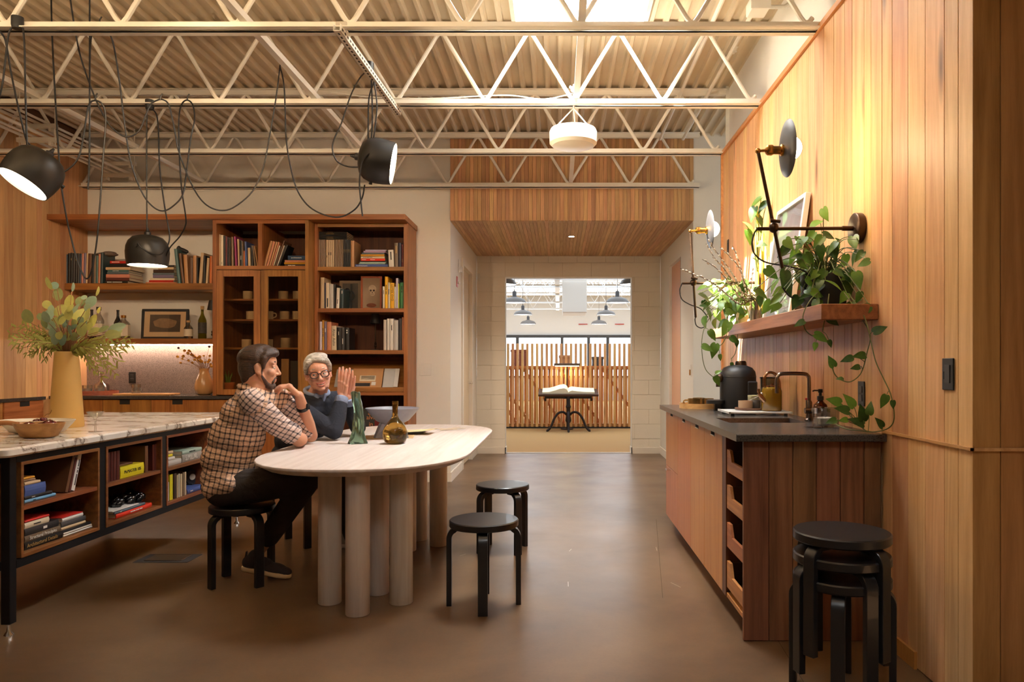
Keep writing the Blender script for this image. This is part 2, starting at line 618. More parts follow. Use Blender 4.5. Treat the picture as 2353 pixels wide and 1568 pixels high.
for a, b in ((-4.0, -0.5), (0.5, 4.26), (5.22, YB)):
    deck(mb, SKX0, SKX1, a, b)
ceil_o = struct('ceiling', mb, deck_paint)
# roof slab above the flutes (keeps the sun out) with the same wells
mb = MB()
mb.box(-6.8, SKX0 - .03, -4.2, 26.8, ZD + .05, ZD + .2)
mb.box(SKX1 + .03, 7.2, -4.2, 26.8, ZD + .05, ZD + .2)
for a, b in ((-4.2, -0.53), (0.53, 4.23), (5.25, 26.8)):
    mb.box(SKX0 - .03, SKX1 + .03, a, b, ZD + .05, ZD + .2)
part('roof_slab', mb, plain('roof_slab_grey', rgb(150, 148, 144), 0.9), ceil_o)
for k, (a, b) in enumerate(wells):
    o = struct('window_%d' % (k + 1), MB().box(SKX0 - .03, SKX0, a - .03, b + .03, ZD - .005, ZD + .58)
               .box(SKX1, SKX1 + .03, a - .03, b + .03, ZD - .005, ZD + .58)
               .box(SKX0, SKX1, a - .03, a, ZD - .005, ZD + .58)
               .box(SKX0, SKX1, b, b + .03, ZD - .005, ZD + .58), white_wall)
    part('pane', MB().box(SKX0 - .03, SKX1 + .03, a - .03, b + .03, ZD + .58, ZD + .60), pane('skylight_glass', gloss=0.05), o)

# ---- panelled wall on the right: planks, top trim, bead, the face that turns to the camera
YC = 2.585
wr = struct('wall_right', MB().box(XR + .02, XR + .22, YC + .02, 6.50, 0, 3.08), plain('plank_backing', rgb(92, 58, 30), 0.8))
def plank_mesh(w, h, t=0.02, gap=0.003):
    return MB().box(0.0, t, gap / 2, w - gap / 2, 0.004, h).mesh('plank', bevel=0.0012)
random.seed(11)
y = YC
while y < 6.49:
    w = random.choice((0.10, 0.115, 0.13, 0.095, 0.145, 0.08))
    if y + w > 6.42:
        w = 6.50 - y
    me = plank_mesh(w, 3.08)
    me.materials.append(oak_z)
    o = inst('plank', me, wr, (XR - wr.location.x + random.uniform(0, .0012), y - wr.location.y, 0))
    y += w
# plank layer on the face that looks at the camera
wn = struct('wall_near', MB().box(XR + .02, 4.6, YC + .02, YC + .2, 0, ZD), plain('plank_backing', rgb(92, 58, 30), 0.8))
oak_shaded = wood('oak_near_face_shaded', rgb(190, 132, 78), rgb(146, 92, 48), 'z', rough=0.5, var=0.10, knots=True)  # oak darkened: shade on the face turned away from the light
x = XR
for w in (0.098, 0.118, 0.10, 0.13, 0.11, 0.12, 0.13, 0.11):
    me = MB().box(0.0015, w - .0015, 0, .02, .004, 3.66).mesh('plank', bevel=0.0012)
    me.materials.append(oak_shaded)
    inst('plank', me, wn, (x - wn.location.x, YC - wn.location.y, 0))
    x += w
mb = MB().box(XR - .016, XR + .05, YC + .02, 6.51, 3.08, 3.115).box(XR - .016, XR + .02, 6.50, 6.53, 0, 3.115)
struct('trim_1', mb, wood('oak_trim_long', rgb(214, 160, 98), rgb(168, 112, 62), 'y', rough=0.45, var=0.02), bevel=0.002)
zb = 0.930
mb = MB().box(XR - .008, XR + .001, YC - .008, 3.29, zb, zb + .011).box(XR - .008, 2.6, YC - .008, YC + .001, zb, zb + .011)
struct('trim_2', mb, wood('oak_bead', rgb(218, 166, 110), rgb(180, 124, 72), 'y', rough=0.45, var=0.02))
struct('baseboard_right', MB().box(XR - .012, XR, YC + 0.4, 3.30, 0, .07), kit_z)
# painted wall above the panelling
mb = MB().box(XR + .05, XR + .25, YC + .2, 6.50, 3.08, ZD + .04)
mb.box(XR + .02, 4.6, 6.48, 6.50, 0, ZD + .04)
struct('wall_right_upper', mb, white_wall)

# ---- left wall: planks
wl = struct('wall_left', MB().box(XL - .2, XL - .02, -4.0, YB, 0, ZD + .04), plain('plank_backing', rgb(92, 58, 30), 0.8))
random.seed(5)
y = YB
for w in (0.14, 0.16, 0.13, 0.17, 0.09, 0.07, 0.15, 0.15, 0.12, 0.16, 0.15, 0.14, 0.16, 0.15):
    me = MB().box(-.02, 0, .0015, w - .0015, .004, 3.50).mesh('plank', bevel=0.0012)
    me.materials.append(oak_l)
    y -= w
    inst('plank', me, wl, (XL - wl.location.x, y - wl.location.y, 0))
struct('wall_front', MB().box(-6.6, 4.6, -4.2, -4.0, 0, ZD + .04), white_wall)
struct('wall_front_right', MB().box(4.6, 4.8, -4.0, YC, 0, ZD + .04), white_wall)

# ---- back wall (behind the bookcase and to the right of the passage)
mb = MB().box(-6.6, PLX, YB, YB + .12, 0, ZD + .04).box(PRX, 4.6, YB, YB + .12, 0, ZD + .04).box(PLX, PRX, YB + .02, YB + .12, 2.76, ZD + .04)
struct('wall_back', mb, white_wall)
struct('baseboard_back', MB().box(-1.47, PLX + .012, YB - .014, YB, 0, .10), plain('white_trim', rgb(236, 230, 220), 0.6))
# ---- passage sides
mb = MB().box(PLX - .12, PLX, YB + .12, 8.74, 0, 2.76).box(PLX - .12, PLX, 9.66, YE, 0, 2.76).box(PLX - .12, PLX, 8.74, 9.66, 2.44, 2.76)
struct('wall_passage_left', mb, white_wall)
mb = MB().box(PRX, PRX + .12, YB + .12, 8.60, 0, 2.76).box(PRX, PRX + .12, 9.48, YE, 0, 2.76).box(PRX, PRX + .12, 8.60, 9.48, 2.50, 2.76)
struct('wall_passage_right', mb, white_wall)
wt = MATS['white_trim']
mb = MB().box(PLX, PLX + .014, YB, 8.68, 0, .10).box(PLX, PLX + .014, 9.72, YE, 0, .10)
struct('baseboard_passage_left', mb, wt)
mb = MB().box(PRX - .014, PRX, YB, 8.60, 0, .10).box(PRX - .014, PRX, 9.48, YE, 0, .10)
struct('baseboard_passage_right', mb, wt)
# left passage door in its frame
d1 = struct('door_1', MB().box(PLX - .08, PLX - .03, 8.76, 9.64, .005, 2.42), plain('cream_door', rgb(226, 208, 178), 0.6), bevel=0.003)
part('door_frame', MB().box(PLX - .1, PLX + .018, 8.68, 8.76, 0, 2.50).box(PLX - .1, PLX + .018, 9.64, 9.72, 0, 2.50).box(PLX - .1, PLX + .018, 8.76, 9.64, 2.42, 2.50), wt, d1)
part('door_handle', MB().tube([(PLX - .03, 9.56, 1.0), (PLX + .03, 9.56, 1.0), (PLX + .03, 9.46, 1.0)], .009), chrome, d1)
# right passage door: flat peach leaf, dark reveal
d2 = struct('door_2', MB().box(PRX + .03, PRX + .07, 8.63, 9.47, .005, 2.49), plain('peach_door', rgb(228, 176, 140), 0.55), bevel=0.003)
part('reveal', MB().box(PRX + .001, PRX + .08, 8.601, 8.622, 0, 2.5), plain('reveal_dark', (0.01, 0.008, 0.007), 0.8), d2)

# ---- end wall: painted blocks around the opening
OX0, OX1, OZ = -0.745, 1.030, 2.46
block_m = plain('painted_block', rgb(240, 234, 222), 0.75, bump=0.18, bscale=45, var=0.02)
mb = MB().box(PLX, OX0 + .004, YE + .006, YE + .22, 0, 2.76).box(OX1 - .004, PRX, YE + .006, YE + .22, 0, 2.76).box(OX0, OX1, YE + .006, YE + .22, OZ + .004, 2.76)
we = struct('wall_end', mb, plain('block_mortar', rgb(226, 218, 204), 0.9))
random.seed(3)
def blockrow(z0, z1, row):
    x = PLX - (0.2 if row % 2 else 0.0)
    while x < PRX:
        a, b = max(x, PLX), min(x + 0.4, PRX)
        segs = [(a, b)]
        if z0 < OZ - 0.01:
            segs = []
            if a < OX0: segs.append((a, min(b, OX0)))
            if b > OX1: segs.append((max(a, OX1), b))
        for s0, s1 in segs:
            if s1 - s0 > 0.03:
                g = 0.0018
                y1 = YE + .22 if (abs(s1 - OX0) < 1e-4 or abs(s0 - OX1) < 1e-4) else YE + .05
                me = MB().box(s0 + g, s1 - (0 if abs(s1 - OX0) < 1e-4 else g), YE + random.uniform(-.0008, .0008), y1, z0 + g, z1 - g).mesh('block', we.location, bevel=0.002)
                me.materials.append(block_m)
                inst('block', me, we)
        x += 0.4
row = 0
z = 0.0
while z < 2.75:
    z1 = min(z + 0.205, 2.76)
    if z < OZ < z1 - 0.02:
        z1 = OZ
    blockrow(z, z1, row)
    z = z1
    row += 1
mb = MB().box(PLX, OX0 + .012, YE - .014, YE, 0, .085).box(OX0, OX0 + .012, YE - .014, YE + .22, 0, .085)
mb.box(OX1 - .012, PRX, YE - .014, YE, 0, .085).box(OX1 - .012, OX1, YE - .014, YE + .22, 0, .085)
struct('baseboard_end', mb, wt)
struct('trim_3', MB().box(OX0, OX1, YE + .06, YE + .10, 0, .006), galv)

# ---- timber soffit over the passage: boards on its face and on its underside
so = struct('ceiling_passage', MB().box(PLX, PRX, YB - .004, YE, 2.772, ZD - .02), plain('plank_backing', rgb(92, 58, 30), 0.8))
random.seed(21)
n = 62
w = (PRX - PLX) / n
me_f = MB().box(.0009, w - .0009, -.014, 0.002, 0, ZD - .03 - 2.755).mesh('board', bevel=0.0008)
me_f.materials.append(sof_z)
me_u = MB().box(.0009, w - .0009, 0, YE - YB + .002, -.018, 0).mesh('board', bevel=0.0008)
me_u.materials.append(sof_y)
for i in range(n):
    inst('board', me_f, so, (PLX + i * w - so.location.x, YB - .006 - so.location.y, 2.755 - so.location.z))
    inst('board', me_u, so, (PLX + i * w - so.location.x, YB - .004 - so.location.y, 2.772 - so.location.z))

# ================================================================== ROOF STEEL
JY = (2.90, 4.10, 5.28, 6.49, 7.70)
J0, JP = 0.11, 0.634
def bar_joist(y, label):
    x0, x1 = XL + .002, XR + .018
    t = thing('steel_joist', label, 'roof joist', ((x0 + x1) / 2, y, ZC), 0, 'open web joists under the deck')
    g = .012
    mb = MB()
    for sgn in (-1, 1):      # double angles
        a, b = sorted((sgn * g, sgn * (g + .046)))
        mb.box(x0, x1, y + a, y + b, ZC, ZC + .006)
        a, b = sorted((sgn * g, sgn * (g + .005)))
        mb.box(x0, x1, y + a, y + b, ZC, ZC + .046)
    part('bottom_chord', mb, steel_paint, t)
    mb = MB()
    for sgn in (-1, 1):
        a, b = sorted((sgn * g, sgn * (g + .040)))
        mb.box(x0, x1, y + a, y + b, ZD - .008, ZD - .002)
        a, b = sorted((sgn * g, sgn * (g + .006)))
        mb.box(x0, x1, y + a, y + b, ZD - .048, ZD - .002)
    part('top_chord', mb, steel_paint, t)
    pts = []
    zt, zb_, rr = ZD - .024, ZC + .026, .06
    x = J0 - 9 * JP
    while x < x1 + JP:
        for xc, zc, sg in ((x, zb_, 1), (x + JP / 2, zt, -1)):
            dz = zt - zb_
            ux, uz = JP / 2, dz
            l = math.hypot(ux, uz)
            ux, uz = ux / l * rr, uz / l * rr
            for q in (-1, -0.35, 0.35, 1):
                pts.append((xc + q * ux, y, zc + sg * (abs(q) * uz * 0.92 + (0.006 if abs(q) < .5 else 0))))
        x += JP
    pts = [p for p in pts if x0 < p[0] < x1 - .02]
    part('web', MB().tube(pts, .0145, 8), steel_paint, t, smooth=True)
    return t
JL = ('cream open-web steel joist running under the skylight behind the camera', 'cream open-web steel joist carrying the slotted strut and the pendant cord hooks',
      'cream open-web steel joist from which the white drum lamp hangs', 'cream open-web steel joist meeting the end of the panelled wall',
      'cream open-web steel joist just in front of the timber soffit')
for y, l in zip(JY, JL):
    bar_joist(y, l)
for x, l in ((-3.72, 'cream steel bridging bar above the marble island'), (-1.74, 'bright cream steel bridging bar between joists beside the swagged cords'), (0.13, 'cream steel bridging bar passing under the skylight')):
    mb = MB().box(x - .02, x + .02, 1.0, YB - .05, ZC + .047, ZC + .087)
    solo('bridging_bar', mb, plain('bridging_daylit', rgb(246, 242, 234), .45) if 'bright' in l else steel_paint, l, 'roof brace', 'bridging bars across the joists')  # whiter paint puts the skylight's daylight into one bar's colour
# slotted strut that carries one pendant
x0, y0, x1, y1 = PX(786, 4.10), 4.00, PX(911, 5.30), 5.36
dirv = Vector((x1 - x0, y1 - y0, 0)); Ls = dirv.length
M = Matrix.Translation((x0, y0, ZC - .042)) @ Matrix.Rotation(math.atan2(dirv.y, dirv.x), 4, 'Z')
st = thing('slotted_strut', 'galvanised slotted steel strut slung below two joists above the table', 'strut', M.translation)
part('channel', MB().box(0, Ls, -.02, -.017, 0, .041, M).box(0, Ls, .017, .02, 0, .041, M).box(0, Ls, -.02, .02, 0, .003, M), steel_paint, st)
slm = plain('slot_shadow', (0.05, 0.04, 0.03), 0.9)
me_s = MB().box(-.012, .012, -.005, .005, 0, .0008).mesh('slot')
me_s.materials.append(slm)
me_s2 = MB().box(-.012, .012, 0, .0008, -.006, .006).mesh('slot'); me_s2.materials.append(slm)
for k in range(30):
    d = .04 + k * .046
    if d < Ls - .02:
        p = M @ Vector((d, 0, -.001))
        inst('slot', me_s, st, p - st.location, (0, 0, math.atan2(dirv.y, dirv.x)))
        p = M @ Vector((d, -.0208, .02))
        inst('slot', me_s2, st, p - st.location, (0, 0, math.atan2(dirv.y, dirv.x)))
for d in (.10, Ls - .06):
    p = M @ Vector((d, 0, .04))
    part('beam_clamp', MB().box(p.x - .03, p.x + .03, p.y - .03, p.y + .03, p.z, p.z + .045), galv, st, bevel=.004)
# conduit rack on the left
for yk, l in ((6.42, 'two tier strut rack holding conduits nearer the island'), (7.62, 'two tier strut rack holding conduits close to the back wall')):
    t = thing('conduit_rack', 'cream ' + l, 'conduit rack', (-4.53, yk, 3.17), 0, 'conduit racks')
    for zz in (3.17, 3.29):
        part('strut', MB().box(-4.70, -4.36, yk - .02, yk + .02, zz, zz + .038).box(-4.66, -4.64, yk - .02, yk + .02, zz - .03, zz).box(-4.42, -4.40, yk - .02, yk + .02, zz - .03, zz), steel_paint, t)
    for xx in (-4.685, -4.375):
        part('hanger_rod', MB().tube([(xx, yk, 3.14), (xx, yk, ZD + .02)], .005, 6), steel_paint, t)
for xx, zz, rr, l in ((-4.64, 3.208, .014, 'cream conduit on the lower rack tier next to the planks'), (-4.56, 3.208, .012, 'cream conduit in the middle of the lower rack tier'), (-4.46, 3.208, .016, 'thicker cream conduit at the outer edge of the lower rack tier'),
                   (-4.62, 3.328, .014, 'cream conduit on the upper rack tier next to the planks'), (-4.54, 3.328, .014, 'cream conduit in the middle of the upper rack tier'), (-4.45, 3.328, .012, 'cream conduit at the outer edge of the upper rack tier')):
    solo('conduit', MB().tube([(xx, 0.5, zz + rr), (xx, 7.70, zz + rr)], rr, 8), steel_paint, l, 'conduit', 'conduits on the rack', smooth=True)
# conduits and boxes on the deck beside the panelled wall
for xx, l in ((1.06, 'cream conduit under the deck carrying the flood lamp boxes'), (1.30, 'cream conduit under the deck closest to the white upper wall')):
    solo('conduit', MB().tube([(xx, 0.5, ZD - .06), (xx, 7.70, ZD - .06)], .016, 8), steel_paint, l, 'conduit', 'conduits by the right wall', smooth=True)
for px, py, D, l in ((1690, 105, 5.75, 'cream steel junction box under deck beyond the drum lamp joist'), (1745, 16, 4.75, 'cream steel junction box under deck near the skylight')):
    c = P(px, py, D)
    t = thing('junction_box', l, 'junction box', c, 0, 'junction boxes under the deck')
    part('box_body', MB().box(c.x - .07, c.x + .05, c.y - .07, c.y + .07, c.z - .04, c.z + .04), steel_paint, t, bevel=.006)
    part('cover', MB().box(c.x - .075, c.x + .055, c.y - .076, c.y - .07, c.z - .045, c.z + .045), steel_paint, t, bevel=.003)
    part('conduit_stub', MB().tube([(c.x + .05, c.y, c.z), (c.x + .16, c.y, c.z), (c.x + .2, c.y, c.z + .03)], .014, 8), steel_paint, t, smooth=True)
    part('hanger', MB().box(c.x - .01, c.x + .01, c.y - .01, c.y + .01, c.z + .04, ZD + .02), steel_paint, t)

# ---- fittings on the walls
def plate(name, label, cat, c, n, w, h, mat, parts=()):
    """flat wall plate, n = 'x-' faces -x, 'y-' faces -y, 'x+' faces +x"""
    t = thing(name, label, cat, c)
    def bx(a0, a1, b0, b1, d0, d1):
        if n == 'y-': return MB().box(c[0] + a0, c[0] + a1, c[1] - d1, c[1] - d0, c[2] + b0, c[2] + b1)
        if n == 'x-': return MB().box(c[0] - d1, c[0] - d0, c[1] + a0, c[1] + a1, c[2] + b0, c[2] + b1)
        return MB().box(c[0] + d0, c[0] + d1, c[1] + a0, c[1] + a1, c[2] + b0, c[2] + b1)
    part('cover_plate', bx(-w / 2, w / 2, -h / 2, h / 2, 0, .006), mat, t, bevel=.002)
    for nm, a0, a1, b0, b1, d, m in parts:
        part(nm, bx(a0, a1, b0, b1, .006, d), m, t, bevel=.001)
    return t
dark_ins = plain('dark_insert', (0.03, 0.028, 0.026), 0.3)
yw = DX(2181, XR)
plate('light_switch', 'black dimmer switch plate on the oak panelling near the corner', 'light switch', (XR - .0005, yw, PZ(860, yw)), 'x-', .078, .118, black_plastic,
      (('paddle', -.018, .018, -.034, .034, .009, dark_ins), ('slider', .022, .027, -.02, .01, .009, dark_ins)))
yw = DX(1981, XR)
plate('power_outlet', 'black outlet plate on the panelling above the stone counter', 'outlet', (XR - .0005, yw, PZ(905, yw)), 'x-', .072, .118, black_plastic,
      (('socket', -.017, .017, .005, .036, .009, dark_ins), ('socket', -.017, .017, -.036, -.005, .009, dark_ins)))
yw = 6.30
plate('wall_switch', 'slim black switch at the far end of the panelling behind the willow twigs', 'light switch', (XR - .0005, yw, PZ(567, yw)), 'x-', .05, .118, black_plastic, (('paddle', -.014, .014, -.03, .03, .009, dark_ins),))
c = P(977, 850, YB)
plate('switch_plate', 'square white switch plate on the white wall beside the bookcase', 'light switch', (c.x, YB, c.z), 'y-', .125, .125, plain('white_plastic', rgb(232, 228, 220), 0.4),
      tuple(('paddle', -.05 + i * .036, -.022 + i * .036, -.035, .035, .008, MATS['white_plastic']) for i in range(3)))
yw = DX(1048, PLX)
plate('fire_alarm', 'red fire alarm pull on the passage wall', 'fire alarm', (PLX + .0005, 8.30, PZ(648, 8.30)), 'x+', .09, .12, plain('alarm_red', rgb(190, 36, 26), 0.4), (('pull_bar', -.03, .03, -.02, .0, .03, MATS['white_plastic']),))
plate('alarm_strobe', 'white alarm strobe above the red pull', 'strobe', (PLX + .0005, 8.47, PZ(612, 8.47)), 'x+', .09, .15, MATS['white_plastic'], (('lens', -.025, .025, -.07, -.01, .04, plain('strobe_lens', rgb(240, 240, 240), 0.1)),))
c = P(1098, 637, YE)
plate('wall_sensor', 'small white sensor on the painted block wall', 'sensor', (c.x + .01, YE, c.z), 'y-', .035, .10, MATS['white_plastic'], (('sensor_window', -.01, .01, -.03, .0, .012, MATS['white_plastic']),))
yw = DX(1588, PRX)
plate('door_bolt', 'brass and white bolt plate on the passage corner', 'bolt', (PRX - .0005, yw, PZ(852, yw)), 'x-', .035, .13, MATS['white_plastic'], (('lever', -.006, .006, -.05, .01, .02, brass),))
# floor box under the island
c = P(385, 1286, 4.69)
t = thing('floor_outlet', 'flush metal floor outlet lid in the concrete beside the island', 'floor outlet', (c.x, 4.69, 0))
part('surround', MB().box(c.x - .17, c.x + .17, 4.60, 4.80, 0.0004, .003), plain('grout_dark', rgb(58, 48, 42), 0.9), t)
part('lid', MB().box(c.x - .12, c.x + .12, 4.63, 4.77, .003, .009), plain('bronze_lid', rgb(96, 78, 60), 0.4, metal=0.5), t, bevel=.003)
# ================================================================== FURNITURE
stone_dark = speckle('dark_granite', rgb(56, 51, 48), rgb(84, 78, 74), rgb(34, 32, 31), scale=60, rough=0.24, sscale=260, spot=0.58)
stone_splash = speckle('terrazzo_splash', rgb(112, 96, 92), rgb(150, 132, 124), rgb(88, 74, 71), scale=30, rough=0.4, sscale=120, spot=0.56)
stone_rough = speckle('dark_granite_edge', rgb(48, 44, 40), rgb(84, 78, 72), rgb(28, 26, 24), scale=60, rough=0.7, sscale=150, spot=0.55)
shadow_gap = plain('shadow_gap', (0.012, 0.009, 0.007), 0.9)

# ---- kitchen run along the panelled wall
KX, KY0, KY1, KZ = 0.83, 3.29, 5.70, 0.892
t = thing('kitchen_cabinet', 'oak base cabinet run with slab doors beneath the dark stone worktop', 'cabinet', ((KX + XR) / 2, (KY0 + KY1) / 2, 0))
KIT = t
mb = MB().box(KX + .02, XR - .004, 3.74, KY1, .10, KZ).box(KX + .07, XR - .004, 3.36, KY1, 0, .10)
mb.box(KX + .26, XR - .004, 3.36, 3.74, .10, KZ)
part('carcass', mb, kit_y, t)
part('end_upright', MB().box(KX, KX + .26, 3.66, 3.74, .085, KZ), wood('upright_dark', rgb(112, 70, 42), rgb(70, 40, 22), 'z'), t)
part('bay_floor', MB().box(KX + .004, KX + .26, 3.335, 3.66, .085, .105), kit_y, t)
part('bay_back', MB().box(KX + .255, KX + .26, 3.335, 3.66, .105, KZ), shadow_gap, t)
for a, b in ((3.742, 4.198), (4.202, 4.638), (4.642, 5.128)):
    d = part('door', MB().box(KX, KX + .02, a, b, .085, KZ - .012), kit_z, t, bevel=.0015)
    m = (a + b) / 2
    part('finger_pull', MB().box(KX - .001, KX + .004, m - .045, m + .045, KZ - .034, KZ - .013), shadow_gap, d)
    part('pull_lip', MB().box(KX - .004, KX + .002, m - .047, m + .047, KZ - .0395, KZ - .034), galv, d)
d = part('drawer', MB().box(KX, KX + .02, 5.132, 5.69, .47, KZ - .012), kit_z, t, bevel=.0015)
part('finger_pull', MB().box(KX - .001, KX + .004, 5.36, 5.46, KZ - .034, KZ - .013), shadow_gap, d)
d = part('drawer', MB().box(KX, KX + .02, 5.132, 5.69, .085, .466), kit_z, t, bevel=.0015)
part('tab_pull', MB().box(KX - .03, KX, 5.46, 5.53, .452, .458), chrome, d)
# end panel of six boards
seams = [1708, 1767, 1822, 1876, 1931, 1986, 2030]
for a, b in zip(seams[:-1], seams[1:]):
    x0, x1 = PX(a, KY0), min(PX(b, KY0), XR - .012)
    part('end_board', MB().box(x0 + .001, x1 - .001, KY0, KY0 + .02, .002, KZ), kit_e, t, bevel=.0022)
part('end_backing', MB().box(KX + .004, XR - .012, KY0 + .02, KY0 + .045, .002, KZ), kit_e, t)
# four pull-out trays with a dipped front and a crock or jar inside
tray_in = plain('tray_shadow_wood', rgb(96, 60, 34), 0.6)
for k, (z0, z1) in enumerate(((.705, .815), (.525, .640), (.335, .455), (.135, .265))):
    d = part('pull_out_tray', MB().add(
        [(KX + .004, 3.345, z0), (KX + .004, 3.652, z0), (KX + .004, 3.652, z1), (KX + .004, 3.59, z1), (KX + .004, 3.555, z0 + (z1 - z0) * .52), (KX + .004, 3.345, z0 + (z1 - z0) * .52),
         (KX + .018, 3.345, z0), (KX + .018, 3.652, z0), (KX + .018, 3.652, z1), (KX + .018, 3.59, z1), (KX + .018, 3.555, z0 + (z1 - z0) * .52), (KX + .018, 3.345, z0 + (z1 - z0) * .52)],
        [(0, 5, 4, 3, 2, 1), (6, 7, 8, 9, 10, 11), (0, 1, 7, 6), (1, 2, 8, 7), (2, 3, 9, 8), (3, 4, 10, 9), (4, 5, 11, 10), (5, 0, 6, 11)]), kit_y, t)
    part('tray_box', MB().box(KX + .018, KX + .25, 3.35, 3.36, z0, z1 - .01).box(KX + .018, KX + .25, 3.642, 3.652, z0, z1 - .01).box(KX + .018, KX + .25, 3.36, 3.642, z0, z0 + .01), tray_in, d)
# stone worktop with the sink cut out
SX0, SX1, SY0, SY1 = .91, 1.335, 3.92, 4.27
KT = .925
mb = MB().box(KX - .045, SX0, KY0 - .03, KY1 + .02, KZ + .001, KT).box(SX1, XR - .002, KY0 - .03, KY1 + .02, KZ + .001, KT)
mb.box(SX0, SX1, KY0 - .03, SY0, KZ + .001, KT).box(SX0, SX1, SY1, KY1 + .02, KZ + .001, KT)
wt_ = thing('stone_worktop', 'dark grey honed stone worktop on the oak kitchen cabinet', 'worktop', ((KX + XR) / 2, 4.5, KZ))
part('slab', mb, stone_dark, wt_)
part('rough_edge', MB().box(KX - .045, XR - .002, KY0 - .036, KY0 - .03, KZ + .001, KT - .001), stone_rough, wt_, bevel=.002)
mb = MB().box(SX0 - .004, SX0, SY0, SY1, KZ - .15, KZ).box(SX1, SX1 + .004, SY0, SY1, KZ - .15, KZ).box(SX0, SX1, SY0 - .004, SY0, KZ - .15, KZ).box(SX0, SX1, SY1, SY1 + .004, KZ - .15, KZ).box(SX0, SX1, SY0, SY1, KZ - .154, KZ - .15)
part('sink_basin', mb, stone_dark, wt_)

# ---- floating wall shelf
SHX, SHZ = 1.19, 1.437
t = thing('wall_shelf', 'long floating oak shelf on the panelled wall carrying the trailing plants', 'shelf', ((SHX + XR) / 2, 4.55, SHZ))
shelf_w = wood('shelf_oak', rgb(158, 104, 64), rgb(104, 62, 34), 'y', rough=.5, var=.02)
part('shelf_board', MB().box(SHX, XR - .002, 3.34, 5.76, SHZ, SHZ + .072), shelf_w, t, bevel=.003)

# ---- pale oval table on clusters of columns
TZ, TCX = 0.735, -1.075
def oval(cx, y0, y1, hw, yc0, yc1, n=18):
    pts = []
    for i in range(n + 1):
        a = PI + PI * i / n
        pts.append((cx + hw * math.copysign(abs(math.cos(a)) ** .86, math.cos(a)), yc0 - (yc0 - y0) * abs(math.sin(a)) ** .96))
    for i in range(n + 1):
        a = PI * i / n
        pts.append((cx + hw * math.copysign(abs(math.cos(a)) ** .86, math.cos(a)), yc1 + (y1 - yc1) * abs(math.sin(a)) ** .96))
    return pts
t = thing('oval_table', 'large oval pale ash table standing on clusters of round columns', 'table', (TCX, 4.8, 0))
TABLE = t
po = oval(TCX, 3.50, 6.20, .575, 4.20, 5.55)
pin = oval(TCX, 3.555, 6.145, .53, 4.22, 5.53)
n = len(po)
mb = MB()
vs = [(x, y, TZ) for x, y in po] + [(x, y, TZ - .014) for x, y in po] + [(x, y, TZ - .042) for x, y in pin]
mb.add(vs, [list(range(n)), list(range(2 * n, 3 * n))[::-1]] + [(i, n + i, n + (i + 1) % n, (i + 1) % n) for i in range(n)] + [(n + i, 2 * n + i, 2 * n + (i + 1) % n, n + (i + 1) % n) for i in range(n)])
part('table_top', mb, ash_y, t, bevel=.003, smooth=True, angle=25)
me = MB().lathe([(.057, 0), (.0595, .003), (.0595, TZ - .042)], 32).mesh('column_leg', smooth=True)
me.materials.append(ash_z)
for x, y in ((-1.185, 3.83), (-.993, 3.655), (-.815, 3.83), (-.975, 3.99), (-1.175, 5.05), (-1.005, 4.91), (-.82, 5.05), (-.985, 5.215)):
    inst('column_leg', me, t, (x - TCX, y - 4.8, 0), (0, 0, random.uniform(0, 6)))

# ---- bent-leg stools
def bent_leg(h):
    mb = MB()
    path = []
    r0, rb = .190, .06
    path.append((.085, h))
    path.append((r0 - rb, h))
    for i in range(1, 8):
        a = PI / 2 * i / 8
        path.append((r0 - rb + math.sin(a) * rb, h - rb + math.cos(a) * rb))
    path.append((r0, h - rb))
    path.append((r0, 0))
    w = .024
    th = .026
    vs, fs = [], []
    k = len(path)
    for i, (x, z) in enumerate(path):
        a = path[max(i - 1, 0)]; b = path[min(i + 1, k - 1)]
        tx, tz = b[0] - a[0], b[1] - a[1]
        l = math.hypot(tx, tz)
        nx, nz = -tz / l, tx / l          # points inward/down
        taper = 1.0 if i > 2 else .8
        for s in (-w, w):
            vs.append((x, s, z))
            vs.append((x + nx * -th * taper, s, z + nz * -th * taper))
    for i in range(k - 1):
        o = i * 4
        fs += [(o, o + 4, o + 6, o + 2), (o + 1, o + 3, o + 7, o + 5), (o, o + 1, o + 5, o + 4), (o + 2, o + 6, o + 7, o + 3)]
    fs += [(0, 2, 3, 1), ((k - 1) * 4, (k - 1) * 4 + 1, (k - 1) * 4 + 3, (k - 1) * 4 + 2)]
    mb.add(vs, fs)
    return mb
SEAT_T, SEAT_H = .036, .44
seat_me = MB().lathe([(0, 0), (.172, 0), (.177, .005), (.177, SEAT_T - .005), (.172, SEAT_T), (0, SEAT_T)], 48).mesh('seat', smooth=True, angle=35)
seat_me.materials.append(black_lac)
leg_me = bent_leg(SEAT_H - SEAT_T).mesh('leg', bevel=.002, smooth=True, angle=35)
leg_me.materials.append(black_lac)
def stool(loc, rz, label, group):
    t = thing('round_stool', label, 'stool', loc, rz, group)
    inst('seat', seat_me, t, (0, 0, SEAT_H - SEAT_T))
    for k in range(4):
        inst('leg', leg_me, t, (0, 0, 0), (0, 0, k * PI / 2))
    return t
stool((PX(1112, 3.80), 3.80, 0), R(-86), 'black bentwood stool with a foot turned toward the passage beside the oval table', 'stools around the oval table')
stool((PX(1155, 4.92), 4.92, 0), R(38), 'empty black bentwood stool closer to the white passage beside the oval table', 'stools around the oval table')
stool((PX(557, 4.20), 4.20, 0), R(52), 'black bentwood stool under the man in the plaid shirt', 'stools around the oval table')
stool((-1.80, 5.10, 0), R(40), 'black bentwood stool under the man in the navy sweater', 'stools around the oval table')
sx, sy = PX(1934, 2.80), 2.80
